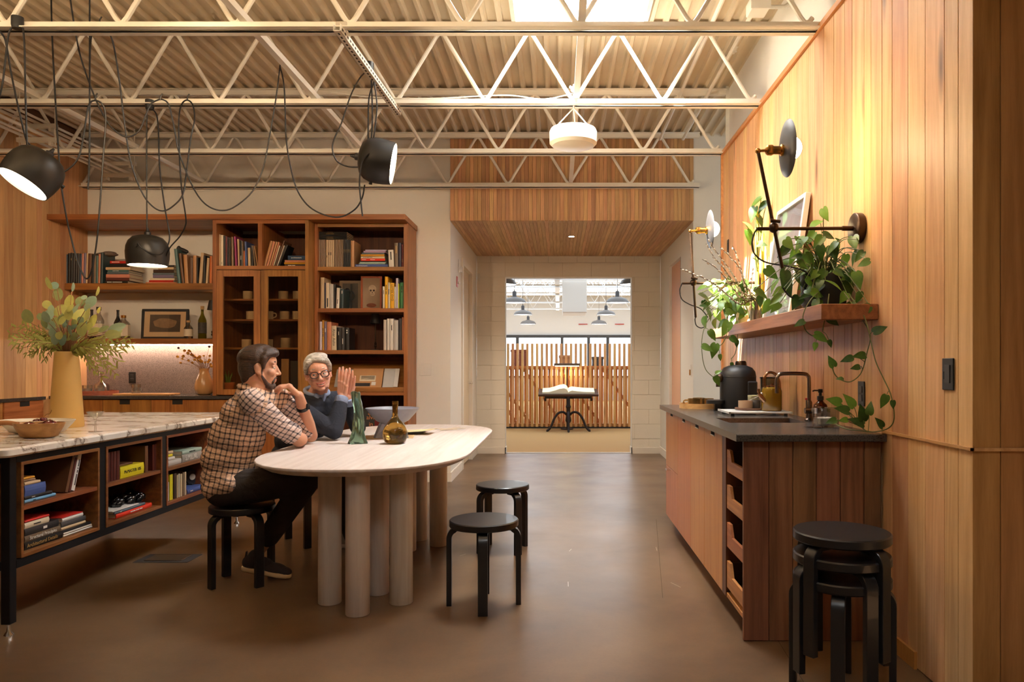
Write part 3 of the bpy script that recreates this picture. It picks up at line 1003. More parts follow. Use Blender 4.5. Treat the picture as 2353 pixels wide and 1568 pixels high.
for k, (rz, l) in enumerate(((R(65), 'black bentwood stool at the bottom of the stack by the kitchen end panel'), (R(12), 'black bentwood stool in the middle of the stack by the kitchen end panel'), (R(32), 'black bentwood stool on top of the stack by the kitchen end panel'))):
    stool((sx, sy, k * .082), rz, l, 'stacked stools')

# ---- marble topped island on a black steel frame, book bays facing the table
IX, IY0, IY1, IXL = -2.45, 3.30, 5.80, -3.55
def marble():
    m, nt, b = _nt('veined_marble')
    L = nt.links.new
    tc = _n(nt, 'ShaderNodeTexCoord')
    n0 = _n(nt, 'ShaderNodeTexNoise', i_Scale=1.6, i_Detail=6.0, i_Roughness=.6)
    L(tc.outputs['Object'], n0.inputs['Vector'])
    va = _n(nt, 'ShaderNodeVectorMath', operation='MULTIPLY_ADD')
    va.inputs[1].default_value = (.75, .75, .75)
    L(n0.outputs['Color'], va.inputs[0])
    L(tc.outputs['Object'], va.inputs[2])
    mp = _n(nt, 'ShaderNodeMapping')
    mp.inputs['Rotation'].default_value = (0, 0, .9)
    mp.inputs['Scale'].default_value = (1.0, 2.6, 1.0)
    L(va.outputs[0], mp.inputs['Vector'])
    n1 = _n(nt, 'ShaderNodeTexNoise', i_Scale=2.0, i_Detail=4.0, i_Roughness=.5)
    L(mp.outputs[0], n1.inputs['Vector'])
    ab = _n(nt, 'ShaderNodeMath', operation='SUBTRACT'); ab.inputs[1].default_value = .5
    L(n1.outputs['Fac'], ab.inputs[0])
    a2 = _n(nt, 'ShaderNodeMath', operation='ABSOLUTE')
    L(ab.outputs[0], a2.inputs[0])
    cr = _n(nt, 'ShaderNodeValToRGB')
    e = cr.color_ramp.elements
    e[0].position = 0.0; e[0].color = c4(rgb(122, 104, 92))
    e[1].position = 0.055; e[1].color = c4(rgb(238, 230, 220))
    x = cr.color_ramp.elements.new(.014); x.color = c4(rgb(204, 192, 180))
    L(a2.outputs[0], cr.inputs[0])
    L(cr.outputs[0], b.inputs['Base Color'])
    b.inputs['Roughness'].default_value = .12
    return m
marble_m = marble()
t = thing('kitchen_island', 'long island with black steel frame and open walnut book bays', 'island', ((IX + IXL) / 2, (IY0 + IY1) / 2, 0))
ISL = t
IZT = .815
mb = MB()
b_ = .042
FX = IX - .03         # outer plane of the steel frame
posts = [(FX - b_ / 2, IY0 + .06), (FX - b_ / 2, IY1 - .06), (IXL + .05, IY0 + .06), (IXL + .05, IY1 - .06)]
for x, y in posts:
    part('leg', MB().box(x - b_ / 2, x + b_ / 2, y - b_ / 2, y + b_ / 2, .055, IZT), black_steel, t, bevel=.002)
    part('levelling_foot', MB().lathe([(.022, 0), (.022, .006), (.009, .022), (.007, .055)], 16, Matrix.Translation((x, y, 0))), chrome, t, smooth=True)
ya, yb_ = IY0 + .06 + b_ / 2, IY1 - .06 - b_ / 2
for x in (FX - b_ / 2, IXL + .05):
    part('rail', MB().box(x - b_ / 2, x + b_ / 2, ya, yb_, IZT - .03, IZT), black_steel, t)
    part('rail', MB().box(x - b_ / 2, x + b_ / 2, ya, yb_, .300, .338), black_steel, t)
for y in (IY0 + .06, IY1 - .06):
    part('rail', MB().box(IXL + .072, FX - b_, y - b_ / 2, y + b_ / 2, IZT - .03, IZT), black_steel, t)
    part('rail', MB().box(IXL + .072, FX - b_, y - b_ / 2, y + b_ / 2, .300, .338), black_steel, t)
bays = [(DX(47, FX), DX(228, FX)), (DX(243, FX), DX(372, FX)), (DX(382, FX), 5.25), (5.30, 5.66)]
isl_w = wood('island_walnut', rgb(150, 92, 52), rgb(98, 54, 28), 'y', rough=.45, var=.06)
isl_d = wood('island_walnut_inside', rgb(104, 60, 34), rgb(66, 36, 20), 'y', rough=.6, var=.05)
BZ0, BZ1, BM = .345, .778, .578
for i, (a, b) in enumerate(bays):
    if i:
        part('mullion', MB().box(FX - b_, FX, bays[i - 1][1] + .002, a - .002, .338, IZT - .03), black_steel, t)
    th = .016
    x0, x1 = IX - .46, FX + .004
    bay = part('book_bay', MB().box(x0, x1, a, a + th, BZ0 - .005, BZ1 + .006).box(x0, x1, b - th, b, BZ0 - .005, BZ1 + .006).box(x0, x1, a + th, b - th, BZ0 - .005, BZ0 + .012).box(x0, x1, a + th, b - th, BZ1 - .010, BZ1 + .006), isl_w, t, bevel=.0015)
    part('shelf', MB().box(x0, x1 - .004, a + th, b - th, BM - .020, BM), isl_w, bay)
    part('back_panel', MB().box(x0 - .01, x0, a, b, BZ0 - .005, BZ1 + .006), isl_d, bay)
part('near_panel', MB().box(IXL + .075, FX - b_ - .002, IY0 + .05, IY0 + .068, .34, IZT - .032), isl_w, t)
part('far_panel', MB().box(IXL + .075, FX - b_ - .002, IY1 - .068, IY1 - .05, .34, IZT - .032), isl_w, t)
part('side_panel', MB().box(IXL + .05, IXL + .068, ya, yb_, .34, IZT - .032), isl_w, t)
def rrect(x0, x1, y0, y1, r, n=6):
    pts = []
    for cx, cy, a0 in ((x1 - r, y0 + r, -PI / 2), (x1 - r, y1 - r, 0), (x0 + r, y1 - r, PI / 2), (x0 + r, y0 + r, PI)):
        for i in range(n + 1):
            a = a0 + PI / 2 * i / n
            pts.append((cx + r * math.cos(a), cy + r * math.sin(a)))
    return pts
MZ = .860
solo('marble_top', MB().prism(rrect(IXL - .03, IX + .005, IY0 - .03, IY1 + .03, .045), IZT + .002, MZ), marble_m, 'polished veined marble slab on the black framed island', 'worktop', bevel=.009, smooth=True, angle=30)

# ---- back wall joinery: bookcase, glazed cabinet, alcove shelves, counter
CFY, LFY, RFY = 7.17, 7.19, 7.35
CZ0, CZ1 = 2.647, 2.70
RX0, RX1 = -2.43, -1.50
LX0, LX1 = PX(488.3, LFY), -2.432
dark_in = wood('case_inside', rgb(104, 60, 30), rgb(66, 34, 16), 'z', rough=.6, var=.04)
solo('cornice_board', MB().box(XL + .002, -1.487, CFY, YB - .002, CZ0, CZ1), cas_x, 'deep oak top board running over the alcove and both bookcases', 'shelf', bevel=.002)
# right open bookcase
t = thing('open_bookcase', 'open oak bookcase with three book shelves and a magazine ledge', 'bookcase', ((RX0 + RX1) / 2, 7.57, 0))
ox0, ox1 = PX(729.7, RFY), PX(927.5, RFY)
part('side_panel', MB().box(ox1, RX1, RFY, YB - .002, 0, CZ0 - .001), cas_z, t, bevel=.0015)
part('side_panel', MB().box(RX0 + .002, ox0, RFY, YB - .002, 0, CZ0 - .001), cas_z, t, bevel=.0015)
part('top_rail', MB().box(ox0, ox1, RFY, RFY + .022, 2.608, CZ0 - .001), cas_x, t)
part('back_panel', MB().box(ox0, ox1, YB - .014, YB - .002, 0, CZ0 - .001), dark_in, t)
R_SH = [(2.174, 2.212), (1.760, 1.799), (1.343, 1.382)]
for z0, z1 in R_SH:
    part('shelf', MB().box(ox0, ox1, RFY + .002, YB - .014, z0, z1), cas_x, t, bevel=.0015)
part('shelf', MB().box(ox0, ox1, RFY + .002, YB - .014, .93, .965), cas_x, t, bevel=.0015)
part('shelf', MB().box(ox0, ox1, RFY + .002, YB - .014, .50, .535), cas_x, t, bevel=.0015)
part('ledge_lip', MB().box(ox0, ox1, RFY - .004, RFY + .016, .965, 1.012), cas_x, t, bevel=.0015)
mb = MB()
mb.add([(ox0, RFY + .06, .966), (ox1, RFY + .06, .966), (ox1, YB - .02, 1.30), (ox0, YB - .02, 1.30), (ox0, RFY + .06, .980), (ox1, RFY + .06, .980), (ox1, YB - .02, 1.314), (ox0, YB - .02, 1.314)],
       [(0, 3, 2, 1), (4, 5, 6, 7), (0, 1, 5, 4), (1, 2, 6, 5), (2, 3, 7, 6), (3, 0, 4, 7)])
part('sloped_ledge', mb, cas_x, t)
# left cabinet: two cubbies above a pair of glazed doors
t = thing('glazed_cabinet', 'oak cabinet with two open cubbies above a pair of glass doors', 'cabinet', ((LX0 + LX1) / 2, 7.5, 0))
GLZ = t
c0, c1, c2, c3 = PX(497.1, LFY), PX(592.7, LFY), PX(602, LFY), PX(701, LFY)
CUZ0, CUZ1 = 2.20, 2.612
part('side_panel', MB().box(LX0, c0, LFY, YB - .002, .934, CZ0 - .001), cas_z, t, bevel=.0015)
part('side_panel', MB().box(c3, LX1, LFY, YB - .002, .934, CZ0 - .001), cas_z, t, bevel=.0015)
part('top_rail', MB().box(c0, c3, LFY, LFY + .022, CUZ1, CZ0 - .001), cas_x, t)
part('divider', MB().box(c1, c2, LFY, YB - .014, CUZ0, CUZ1), cas_z, t)
part('cubby_floor', MB().box(c0, c3, LFY + .001, YB - .014, CUZ0 - .036, CUZ0), cas_x, t)
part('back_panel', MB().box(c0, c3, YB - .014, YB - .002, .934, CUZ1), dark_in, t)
glass_m = pane('cabinet_glass', tint=(.93, .9, .84), gloss=.10)
dz0, dz1 = .945, 2.158
xm = PX(599.2, LFY)
for i, (a, b) in enumerate(((c0 + .002, xm - .003), (xm + .003, c3 - .002))):
    d = part('door', MB().box(a, a + .066, LFY - .001, LFY + .02, dz0, dz1).box(b - .066, b, LFY - .001, LFY + .02, dz0, dz1).box(a + .066, b - .066, LFY - .001, LFY + .02, dz1 - .062, dz1).box(a + .066, b - .066, LFY - .001, LFY + .02, dz0, dz0 + .052), cas_z, t, bevel=.0015)
    part('pane', MB().box(a + .066, b - .066, LFY + .008, LFY + .012, dz0 + .052, dz1 - .062), glass_m, d)
G_SH = [PZ(690, 7.5), PZ(736, 7.5), PZ(800, 7.5)]
for z in G_SH:
    part('shelf', MB().box(c0, c3, LFY + .16, YB - .014, z - .018, z), cas_x, t)
# alcove shelves
AX0, AX1, AFY = XL + .002, LX0 - .001, 7.43
AZ1, AZ2 = 2.057, 1.500
solo('alcove_shelf', MB().box(AX0, AX1, AFY, YB - .002, 1.992, AZ1), cas_x, 'thick oak alcove shelf holding the books', 'shelf', 'alcove shelves', bevel=.002)
t = thing('alcove_shelf', 'thick oak alcove shelf holding bottles with a light strip beneath', 'shelf', ((AX0 + AX1) / 2, 7.6, 1.448), 0, 'alcove shelves')
part('shelf_board', MB().box(AX0, AX1, AFY, YB - .002, 1.448, AZ2), cas_x, t, bevel=.002)
part('light_strip', MB().box(AX0 + .05, AX1 - .02, YB - .10, YB - .075, 1.440, 1.4475), plain('led_strip', (1, 1, 1), .5, emit=(1.0, .80, .60), estr=48), t)
solo('stone_splashback', MB().box(AX0, AX1, YB - .018, YB - .002, .932, 1.447), stone_splash, 'speckled grey stone splashback under the lit alcove shelf', 'splashback')
# counter and base cabinets on the back wall
BFY = 7.22
solo('stone_counter', MB().box(AX0, LX1, BFY - .02, YB - .02, .900, .931), stone_dark, 'dark stone counter running under the alcove and the glass cabinet', 'worktop', bevel=.002)
t = thing('base_cabinet', 'oak base cabinets with cut finger pulls below the alcove counter', 'cabinet', ((AX0 + LX1) / 2, 7.5, 0))
part('carcass', MB().box(AX0, LX1, BFY + .022, YB - .002, .08, .899).box(AX0, LX1, BFY + .08, YB - .002, 0, .08), cas_z, t)
xs = [AX0] + [PX(v, BFY) for v in (128, 236, 347, 478, 600)] + [LX1]
for a, b in zip(xs[:-1], xs[1:]):
    m = (a + b) / 2 - .02
    d = part('drawer', MB().box(a + .002, b - .002, BFY, BFY + .02, .60, .895), cas_z, t, bevel=.0015)
    if b - a > .3:
        part('finger_pull', MB().box(m - .05, m + .05, BFY - .001, BFY + .004, .848, .896), shadow_gap, d)
    part('drawer', MB().box(a + .002, b - .002, BFY, BFY + .02, .09, .596), cas_z, t, bevel=.0015)
# low cabinet set flush in the left wall
t = thing('wall_cabinet', 'oak drawer cabinet set along the left plank wall with a dark stone edge', 'cabinet', (XL + .02, 6.5, 0))
part('counter_edge', MB().box(XL + .001, XL + .03, 5.6, 7.12, .90, .930), stone_dark, t)
for a, b in ((6.60, 7.10), (6.08, 6.58), (5.6, 6.06)):
    d = part('drawer', MB().box(XL + .001, XL + .02, a, b, .52, .895), wood('wall_drawer_oak', rgb(196, 132, 74), rgb(150, 92, 46), 'y', var=.03), t, bevel=.0015)
    part('finger_pull', MB().box(XL + .019, XL + .023, (a + b) / 2 - .06, (a + b) / 2 + .06, .850, .896), shadow_gap, d)
    part('drawer', MB().box(XL + .001, XL + .02, a, b, .06, .516), MATS['wall_drawer_oak'], t, bevel=.0015)
# ================================================================== LAMPS
def axis_matrix(pos, axis):
    """local -Z points along axis"""
    q = Vector(axis).normalized().to_track_quat('-Z', 'Y')
    return Matrix.Translation(pos) @ q.to_matrix().to_4x4()
shade_black = plain('shade_black', (0.020, 0.019, 0.018), 0.42)
shade_in = plain('shade_inside', (0.85, 0.82, 0.76), 0.6)
cord_m = plain('cord_black', (0.012, 0.012, 0.014), 0.45)
PEND_E = 26.0
pend_glow = plain('pendant_disc_glow', (1, 1, 1), .5, emit=(1.0, .80, .52), estr=PEND_E)
def bell(t, pos, axis, glow=None):
    M = axis_matrix(pos, axis)
    sh = part('shade', MB().lathe([(.012, .215), (.06, .213), (.098, .200), (.124, .172), (.138, .135), (.142, .095), (.139, .05), (.131, .0), (.126, .0), (.133, .05), (.136, .095), (.131, .135), (.118, .168), (.094, .194), (.058, .206), (.0, .208)], 40, M, cap0=True, cap1=False), shade_black, t, smooth=True, angle=50)
    part('diffuser', MB().lathe([(0, .012), (.125, .012), (.125, .017), (0, .017)], 36, M, cap0=False, cap1=False), glow or pend_glow, t)
    part('cord_gland', MB().lathe([(.022, .212), (.022, .238), (.012, .245), (.006, .27)], 16, M), black_matte, t, smooth=True, angle=40)
    part('side_gland', MB().lathe([(.011, 0), (.011, .02)], 12, M @ Matrix.Translation((0, -.135, .12)) @ Matrix.Rotation(R(90), 4, 'X')), black_matte, t)
    return M
def cord(t, pts, D, name='cord', r=.0048):
    """pts: picture points, D: depth or list of (depth at start, depth at end)"""
    n = len(pts)
    w = []
    for i, (a, b) in enumerate(pts):
        d = D if not isinstance(D, tuple) else D[0] + (D[1] - D[0]) * i / (n - 1)
        w.append(P(a, b, d))
    return part(name, MB().tube(smooth_path(w, 5), r, 8), cord_m, t, smooth=True)
def cap_part(t, px, py, D):
    c = P(px, py, D)
    part('ceiling_cap', MB().lathe([(.026, -.02), (.03, .0), (.03, .045)], 18, Matrix.Translation(c)), black_matte, t, smooth=True, angle=40)
def hook(t, px, py, D):
    c = P(px, py, D)
    part('cord_hook', MB().tube([c + Vector((0, 0, -.012)), c + Vector((.004, 0, .012)), c + Vector((.015, 0, .03))], .004, 6), black_matte, t)

# pendant over the near half of the island
DA = 4.06
c = P(52, 424, DA)
ta = thing('swag_pendant', 'black bell pendant tilted with its glowing mouth showing over the fruit bowls', 'pendant lamp', c, 0, 'black swagged pendants')
bell(ta, c, (-.36, -.40, -.84))
cap_part(ta, 40, 58, DA)
cord(ta, [(52, 60), (56, 100), (58, 200), (61, 300), (64, 362)], DA)
cord(ta, [(30, 60), (20, 78), (13, 130), (6, 190), (-8, 250)], DA)
cord(ta, [(-8, 66), (6, 80), (14, 100), (26, 170), (44, 255), (60, 320), (68, 332), (80, 352), (112, 388), (138, 397), (158, 388), (178, 366), (190, 325), (203, 246), (218, 231), (236, 241), (243, 272), (238, 350), (225, 530), (215, 600), (206, 634), (195, 638), (178, 600), (163, 545), (150, 485), (138, 396), (126, 207), (119, 60), (117, -58)], (DA, DA + .5))
hook(ta, 218, 226, 4.35)
# pendant over the far half of the island
DB = 5.26
c = P(339, 611, DB)
tb = thing('swag_pendant', 'black bell pendant hanging straight in front of the alcove books', 'pendant lamp', c, 0, 'black swagged pendants')
bell(tb, c, (0, 0, -1))
cap_part(tb, 344, 245, DB)
cord(tb, [(338, 248), (337, 320), (337, 430), (338, 542)], DB)
cord(tb, [(350, 250), (360, 265), (364, 300), (366, 370), (370, 415), (380, 485), (389, 535), (387, 560), (372, 583), (350, 583), (326, 570), (316, 557)], (DB, DB - .15))
cord(tb, [(206, -100), (206, 120), (206, 250), (205, 380), (202, 435)], 4.35)
cord(tb, [(206, 200), (207, 120), (211, 78), (222, 60), (235, 59), (250, 74), (262, 108), (275, 190), (285, 275), (300, 370), (325, 440), (350, 474), (375, 485), (400, 472), (420, 447), (428, 400), (438, 320), (447, 275), (443, 242), (430, 230), (417, 241), (411, 275), (412, 345), (417, 430), (427, 500), (425, 522), (412, 545), (390, 570), (378, 598)], (4.3, DB))
hook(tb, 228, 50, 4.3); hook(tb, 430, 226, 5.1)
# pendant slung from the strut, turned to the panelled wall
DC = 4.70
c = P(904, 377, DC)
tcp = thing('swag_pendant', 'black bell pendant hanging sideways from the slotted strut with its mouth toward the panelled wall', 'pendant lamp', c, 0, 'black swagged pendants')
bell(tcp, c, (.97, .13, -.16), plain('pendant_disc_glow_side', (1, 1, 1), .5, emit=(1.0, .76, .46), estr=PEND_E * 5.0))
cap_part(tcp, 848, 160, DC)
cord(tcp, [(843, 163), (825, 182), (805, 222), (785, 282), (768, 320), (764, 345), (775, 371), (800, 383), (830, 384)], DC)
cord(tcp, [(852, 163), (855, 230), (855, 290), (852, 330), (848, 352)], DC)
cord(tcp, [(860, 190), (866, 240), (862, 290), (857, 330)], DC)
cord(tcp, [(859, 190), (848, 225), (846, 290), (846, 330)], DC)
cord(tcp, [(848, 352), (832, 372), (826, 420), (830, 470), (833, 497)], DC - .16)
cord(tcp, [(150, -90), (160, -12), (172, 65), (185, 130), (207, 195), (225, 240), (250, 285), (275, 308), (297, 314), (320, 300), (335, 265), (346, 240), (360, 231), (374, 229), (388, 242), (400, 292), (410, 345), (432, 405), (455, 450), (480, 475), (510, 484), (540, 475), (580, 440), (605, 385), (620, 310), (635, 220), (643, 155)], (4.4, 4.9), 'feed_cord')
cord(tcp, [(643, 152), (653, 200), (657, 310), (665, 370), (680, 430), (705, 470), (740, 492), (780, 499), (815, 482), (832, 455), (838, 425)], (4.9, DC - .15), 'feed_cord')
hook(tcp, 643, 150, 4.9); hook(tcp, 368, 226, 4.6)

# white drum lamp on cords
DW = 5.28
cx, zt = PX(1317, DW), PZ(298, DW)
zb0 = PZ(336, DW)
t = thing('drum_pendant', 'white drum pendant hung on three cords from the joist', 'pendant lamp', (cx, DW, zb0))
Mw = Matrix.Translation((cx, DW, 0))
dr = .169
part('drum', MB().lathe([(0, zb0 - .012), (.08, zb0 - .010), (dr - .02, zb0), (dr, zb0 + .02), (dr + .002, zt - .02), (dr - .008, zt), (0, zt + .004)], 48, Mw), plain('drum_white', rgb(240, 236, 226), .35), t, smooth=True, angle=30)
top = Vector((cx + .002, DW, PZ(249, DW)))
for a in (R(200), R(320), R(80)):
    part('sling', MB().tube([top, (cx + dr * .80 * math.cos(a), DW + dr * .80 * math.sin(a), zt)], .005, 6), steel_paint, t)
part('twisted_cord', MB().tube([top, top + Vector((.006, 0, .03)), top + Vector((-.004, 0, .06)), top + Vector((.004, 0, .10))], .009, 6), steel_paint, t, smooth=True)
kn = MB()
random.seed(4)
for k in range(7):
    a = random.uniform(0, 6.28)
    kn.tube([top + Vector((0, -.04, .12)), top + Vector((.035 * math.cos(a), -.04, .12 + .035 * math.sin(a)))], .009, 6)
kn.ball(top + Vector((0, -.04, .12)), .022, 10, 7)
part('rope_knot', kn, steel_paint, t)
part('feed_cable', MB().tube(smooth_path([P(1316, 215, DW - .05), P(1250, 228, DW - .05), P(1180, 220, DW - .05), P(1125, 220, DW - .05), P(1000, 226, DW - .05), P(860, 224, DW - .05), P(760, 212, DW - .05)], 6), .004, 6), steel_paint, t, smooth=True)

# wall sconces on the panelling
BULB_E = 80.0
bulb_m = plain('bulb_glow', (1, 1, 1), .4, emit=(1.0, .74, .42), estr=BULB_E)
dish_m = plain('dish_grey', rgb(52, 49, 48), .5, metal=.2)
def sconce(D, label, dx=0.0, dz=0.0):
    """all offsets measured on the nearer sconce (depth 3.54)"""
    k = 3.54 / FPX
    plate_c = Vector((XR, D, 1.23 + (CY - 525) * k + dz))
    jx = 492 * k + dx
    joint = Vector((jx, D - .02, plate_c.z))
    t = thing('swing_sconce', label, 'wall lamp', plate_c, 0, 'swing arm sconces')
    part('wall_plate', MB().lathe([(.070, 0), (.073, .004), (.073, .034), (.068, .038)], 36, Matrix.Translation(plate_c) @ Matrix.Rotation(R(-90), 4, 'Y')), bronze, t, smooth=True, angle=40)
    part('swing_arm', MB().tube([plate_c + Vector((-.03, 0, 0)), plate_c + Vector((-.09, 0, 0))], .012, 10).tube([plate_c + Vector((-.05, 0, 0)), joint + Vector((-.08, 0, -.006))], .0085, 10), bronze, t, smooth=True)
    up = joint + (Vector((-.075, .0, .365)) if not dx else Vector((-.022, 0, .365)))
    dn = joint + (Vector((.052, 0, -.245)) if not dx else Vector((.016, 0, -.248)))
    part('upright_rod', MB().tube([up, dn], .0085, 10), bronze, t, smooth=True)
    part('pivot_joint', MB().ball(joint, (.024, .022, .026), 14, 9).tube([joint + Vector((-.02, -.02, .03)), joint + Vector((.025, -.02, .025))], .008, 8), bronze, t, smooth=True)
    head = up + Vector((.125, 0, .012))
    part('lamp_holder', MB().ball(up, .014, 10, 7).tube([up, up + Vector((.05, 0, .004))], .007, 8).lathe([(.012, 0), (.024, .008), (.026, .03), (.02, .04), (.020, .07), (.028, .074), (.028, .084)], 18, Matrix.Translation(up + Vector((.035, 0, .004))) @ Matrix.Rotation(R(90), 4, 'Y')), brass, t, smooth=True, angle=45)
    Md = Matrix.Translation(head) @ Matrix.Rotation(R(0), 4, 'Z') @ Matrix.Rotation(R(88), 4, 'Y')
    part('dish', MB().lathe([(.0, -.004), (.04, -.006), (.09, .002), (.133, .014), (.135, .017), (.09, .006), (.04, -.002), (0, 0)], 48, Md, cap0=False, cap1=False), dish_m, t, smooth=True, angle=60)
    part('bulb', MB().lathe([(0, .004), (.054, .004)] + [(.058 * math.cos(a), .024 + .058 * math.sin(a)) for a in [R(-20) + R(110) * k / 12 for k in range(12)]] + [(0, .082)], 32, Md, cap0=False, cap1=False), bulb_m, t, smooth=True)
    return t, joint, dn
ts, j1, dn1 = sconce(3.54, 'bronze swing arm sconce with dish and bare bulb above the nearer plant')
def pcord(t, pts, r=.004):
    part('cord', MB().tube(smooth_path(pts, 6), r, 8), cord_m, t, smooth=True)
pcord(ts, [j1 + Vector((-.08, 0, -.006)), P(1732, 540, 3.54), P(1728, 562, 3.54), P(1735, 585, 3.54), P(1760, 603, 3.54), P(1810, 612, 3.53), P(1845, 622, 3.55), P(1870, 640, 3.6)])
pcord(ts, [dn1, P(1797, 655, 3.54), P(1806, 672, 3.55), P(1820, 684, 3.6), P(1850, 690, 3.64)])
ts, j2, dn2 = sconce(5.25, 'bronze swing arm sconce lit by the sun beside the pussy willow', -.07, -.07)
pcord(ts, [j2 + Vector((-.08, 0, -.004)), P(1566, 655, 5.25), P(1562, 668, 5.25), P(1567, 688, 5.25), P(1585, 700, 5.25), P(1610, 710, 5.25), P(1627, 730, 5.25)])
pcord(ts, [dn2, P(1597, 735, 5.25), P(1600, 748, 5.25), P(1610, 754, 5.25), P(1618, 752, 5.25)])

# recessed downlight in the soffit
x, y = PX(1313, 8.72), 8.72
t = thing('recessed_downlight', 'small recessed downlight in the timber soffit', 'downlight', (x, y, 2.75))
part('trim_ring', MB().lathe([(.035, 0), (.046, 0), (.046, .004), (.035, .004), (.035, 0)], 28, Matrix.Translation((x, y, 2.750)), cap0=False, cap1=False), bronze, t)
part('lens', MB().lathe([(0, 0), (.035, 0), (.035, .002), (0, .002)], 24, Matrix.Translation((x, y, 2.7512)), cap0=False, cap1=False), plain('downlight_glow', (1, 1, 1), .5, emit=(1, .84, .6), estr=60), t)
light('downlight_beam', 'SPOT', (x, y, 2.74), 110, (1.0, .84, .66), target=(x, y, 0), spot_size=R(130), spot_blend=.9, shadow_soft_size=.03)

# added fill, out of view: spot and up lamps on the joists overhead
def added_spot(loc, target, energy, label, size=60, color=WARM2, blend=.6):  # unseen fixture added to warm the room
    loc = Vector(loc)
    M = axis_matrix(loc, Vector(target) - loc)
    t = thing('added_spot', label, 'spot lamp', loc, 0, 'added spot lamps on the roof steel')
    part('can', MB().lathe([(.045, 0), (.045, .12), (.02, .14), (.0, .14)], 20, M, cap0=False), shade_black, t, smooth=True, angle=40)
    part('bracket', MB().box(loc.x - .012, loc.x + .012, loc.y - .012, loc.y + .012, loc.z + .06, ZC + .02), black_matte, t)
    l = light('added_spot_beam', 'SPOT', M @ Vector((0, 0, -.01)), energy, color, target=target, spot_size=R(size), spot_blend=blend, shadow_soft_size=.06)
added_spot((-1.6, 2.9, 2.92), (-2.8, 7.4, 1.4), 170, 'added black spot lamp on the joist aimed at the bookcases', 62)
added_spot((-3.9, 4.1, 2.92), (-4.6, 7.4, 1.3), 70, 'added black spot lamp on the joist aimed at the alcove', 70)
added_spot((.55, 2.9, 2.92), (1.30, 4.6, .6), 22, 'added black spot lamp on the joist aimed at the kitchen run', 70)
added_spot((-.2, 2.9, 2.92), (-1.0, 4.7, .7), 14, 'added black spot lamp on the joist aimed at the oval table', 60, (1.0, .86, .68))
def uplight(x0, x1, y, energy, label):  # unseen fixture added to brighten the deck
    t = thing('added_uplight', label, 'uplight', ((x0 + x1) / 2, y, 2.97), 0, 'added uplights on the roof steel')
    part('housing', MB().box(x0, x1, y - .05, y + .05, 2.95, 2.99), steel_paint, t)
    for xx in (x0 + .1, x1 - .1):
        part('hanger', MB().box(xx - .01, xx + .01, y - .01, y + .01, 2.99, ZC), steel_paint, t)
    light('added_uplight_beam', 'AREA', ((x0 + x1) / 2, y, 3.0), energy, (1.0, .74, .46), target=((x0 + x1) / 2, y + .35, 4), shape='RECTANGLE', size=x1 - x0, size_y=.08)
uplight(-4.6, -.4, 2.90, 46, 'long added cream uplight on the joist above the island end')
uplight(-4.6, 1.2, 1.7, 30, 'long added cream uplight hung behind the joist overhead')
# ================================================================== BOOKS
BC = {'cream': (206, 178, 140), 'pale cream': (222, 206, 178), 'white': (228, 222, 214), 'off-white': (214, 202, 188), 'black': (24, 22, 22), 'charcoal': (50, 46, 46), 'tan': (190, 140, 92), 'dark brown': (60, 40, 28),
      'brown': (104, 68, 44), 'maroon': (88, 38, 32), 'dark red': (104, 24, 24), 'red': (190, 40, 28), 'bright red': (226, 52, 24), 'orange': (206, 108, 40), 'yellow': (240, 180, 22), 'lemon': (236, 220, 40), 'teal': (74, 108, 108), 'dark teal': (44, 66, 72),
      'blue': (72, 92, 150), 'dark blue': (44, 66, 92), 'navy': (36, 36, 62), 'light blue': (112, 168, 208), 'slate': (96, 108, 116), 'lilac': (196, 160, 190), 'pale lilac': (214, 204, 226), 'purple': (120, 108, 136), 'magenta': (158, 40, 104), 'pink': (206, 136, 116),
      'salmon': (200, 130, 96), 'green': (62, 128, 76), 'lime': (206, 210, 60), 'grey': (160, 154, 146), 'light grey': (200, 196, 190), 'dark grey': (78, 76, 76), 'taupe': (134, 108, 82), 'grey brown': (112, 92, 72), 'ochre': (206, 146, 36), 'mint': (170, 190, 176)}
page_m = plain('page_edges', rgb(216, 200, 172), .85)
def bmat(col):
    return plain('book_' + col.replace(' ', '_'), rgb(*BC[col]), .45, var=.06, bscale=20)
ORD = ['first', 'second', 'third', 'fourth', 'fifth', 'sixth', 'seventh', 'eighth', 'ninth', 'tenth', 'eleventh', 'twelfth', 'thirteenth', 'fourteenth', 'fifteenth', 'sixteenth', 'seventeenth', 'eighteenth', 'nineteenth', 'twentieth', 'twenty-first', 'twenty-second', 'twenty-third', 'twenty-fourth']
ink_k = plain('ink_black', (0.012, 0.012, 0.012), .6)
ink_w = plain('ink_white', rgb(236, 232, 224), .6)
ink_g = plain('ink_gold', rgb(176, 140, 84), .5)
ink_o = plain('ink_orange', rgb(206, 120, 60), .6)
INK = {'k': ink_k, 'w': ink_w, 'g': ink_g, 'o': ink_o}
def book_mesh(w, h, d):
    mb = MB()
    b = min(.0024, w * .16)
    mb.box(0, b, 0, d, 0, h).box(w - b, w, 0, d, 0, h)
    n = 4          # rounded spine
    vs, fs = [], []
    for zz in (0, h):
        for i in range(n + 1):
            u = i / n
            vs.append((w * u, -.0035 * math.sin(PI * u), zz))
        vs.append((w, b, zz)); vs.append((0, b, zz))
    k = n + 3
    fs = [list(range(k))[::-1], list(range(k, 2 * k))] + [(i, (i + 1) % k, k + (i + 1) % k, k + i) for i in range(k)]
    mb.add(vs, fs)
    mb.box(b, w - b, b, d - .003, .003, h - .003, mi=1)
    return mb.mesh('book')
BOOKS = []
LEGIBLE = {'architecture', 'Architecture', 'Alvar Aalto', 'LOTEK O+O', 'Structural Principles', 'McMASTER 105', 'S,M,L,XL', 'Architectural Details'}
